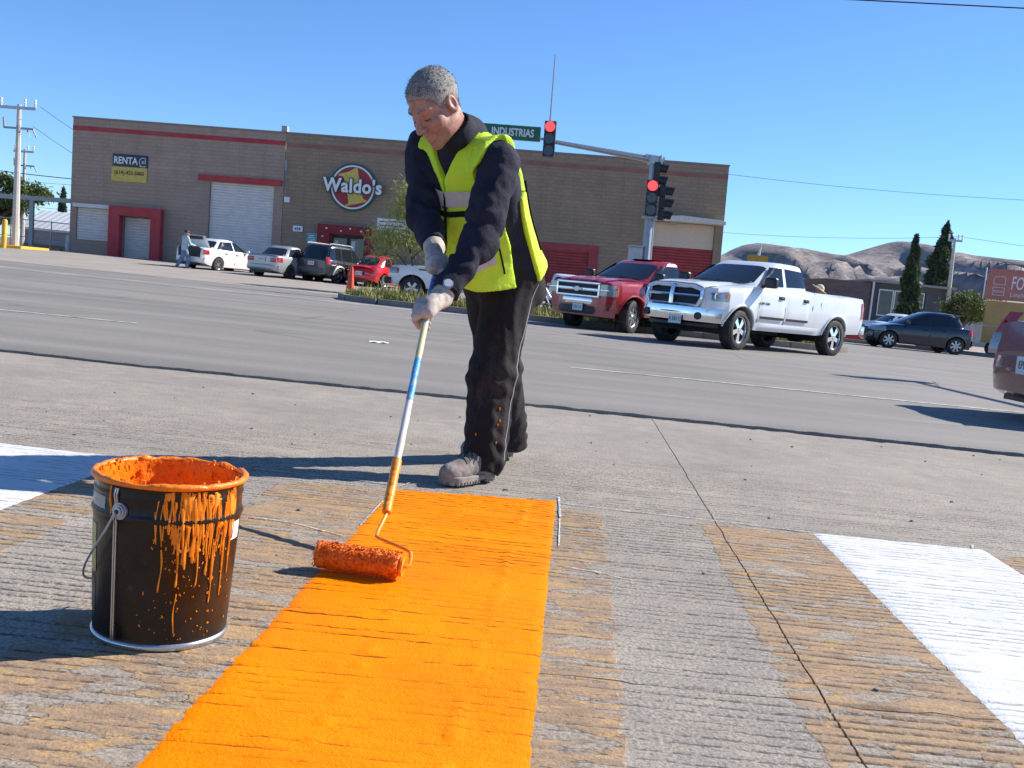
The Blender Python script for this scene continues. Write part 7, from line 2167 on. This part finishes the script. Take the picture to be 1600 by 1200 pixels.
def hat_(t, J):
    def fn(x, y, z):
        x2 = x - .50; z2 = z - 1.40; xr = x2 * .85 + z2 * -.5; zr = x2 * .5 + z2 * .85
        d = np.maximum(s_ell(xr, y, zr, (0, 0, .03), (.12, .10, .12)), -zr)
        return np.minimum(d, s_ell(xr, y, zr, (0, 0, .01 ), (.24, .20, .022)))
    P, F_ = sdf_mesh(fn, (.1, -.3, 1.15), (.85, .3, 1.7), .013); mesh_obj('straw_hat', P, F_, M('straw', (.72, .62, .44), .8), t, 180)
figure((7.6, 28.3, .22), (.98, -.2), 'person in a straw hat bending behind the white pickup bed', 1.7, Jh, (cloth('dusty_shirt', (.22, .16, .15)), cloth('grey_trousers', (.08, .08, .09)), MT['ink']), hat_)
# hand cart of bent tubes left of the white hatchback
hc = empty('hand_cart', (1.15, 42.5, .1))
b = MB(); b.tube([(-.45, 0, 1.35), (-.1, 0, .75), (.28, 0, .22)], .03, 6); b.tube([(-.5, .3, 1.3), (-.22, .3, .7), (.05, .3, .2)], .03, 6); b.tube([(-.45, 0, 1.35), (-.5, .3, 1.3)], .03, 6); b.tube([(-.1, 0, .75), (-.22, .3, .7)], .025, 6); b.tube([(.28, 0, .22), (-.5, .1, .2)], .03, 6); b.tube([(-.45, .0, 1.2), (-.55, .1, .15)], .025, 6)
b.build('tube_frame', MT['alloy'], hc)
for x in (-.5, -.1, .2): MB().lathe([(.03, -.03), (.1, -.035), (.12, 0), (.1, .035), (.03, .03)], 14, (x, .02, .12), 'Y').build('wheel', MT['tyre'], hc)
MB().b2(-.6, -.42, -.05, .2, .35, .62, bev=.02).build('tool_box', MT['signyellow'], hc)
tag(hc, 'folded tubular hand cart standing on the verge left of the white hatchback', 'hand cart')
# motorcycle parked by the red shutter, partly behind the red pickup
mc = empty('motorcycle', (4.9, 52.5, .2))
for x in (-.65, .65):
    w = MB().lathe([(.22, -.05), (.29, -.06), (.31, 0), (.29, .06), (.22, .05)], 22, (x, 0, .31), 'Y', close=True).build('wheel', MT['tyre'], mc); MB().lathe([(.03, -.03), (.21, -.02), (.21, .02), (.03, .03)], 16, (x, 0, .31), 'Y').build('rim', MT['alloy'], w)
MB().tube([(.65, 0, .31), (.42, 0, .95), (.38, 0, 1.08)], .035, 6).build('fork', MT['steel'], mc)
MB().tube([(.36, -.35, 1.12), (.42, 0, 1.08), (.36, .35, 1.12)], .018, 6).build('handlebar', MT['ink'], mc)
MB().tube([(.40, 0, .85), (.15, 0, .95), (-.1, 0, .85)], [.12, .16, .1], 10).build('fuel_tank', MT['ink'], mc)
MB().tube([(-.05, 0, .85), (-.4, 0, .85), (-.7, 0, .92)], [.09, .12, .06], 8).build('seat', MT['dark'], mc)
MB().box((.05, 0, .5), (.45, .25, .4), bev=.06).build('engine', MT['alloy'], mc)
MB().box((-.75, 0, 1.12), (.42, .45, .38), bev=.05).build('cargo_box', M('cargo_grey', (.35, .35, .42), .6), mc)
MB().tube([(-.1, .1, .45), (-.65, .1, .31)], .03, 6).build('swing_arm', MT['steel'], mc)
mc.rotation_euler = (0, 0, R(25))
tag(mc, 'dark motorcycle with a cargo box parked by the red shutter', 'motorcycle')
for o in list(bpy.data.objects):
    if o.type == 'EMPTY' and not o.children and o.parent is None: print('EMPTY LEFT', o.name)
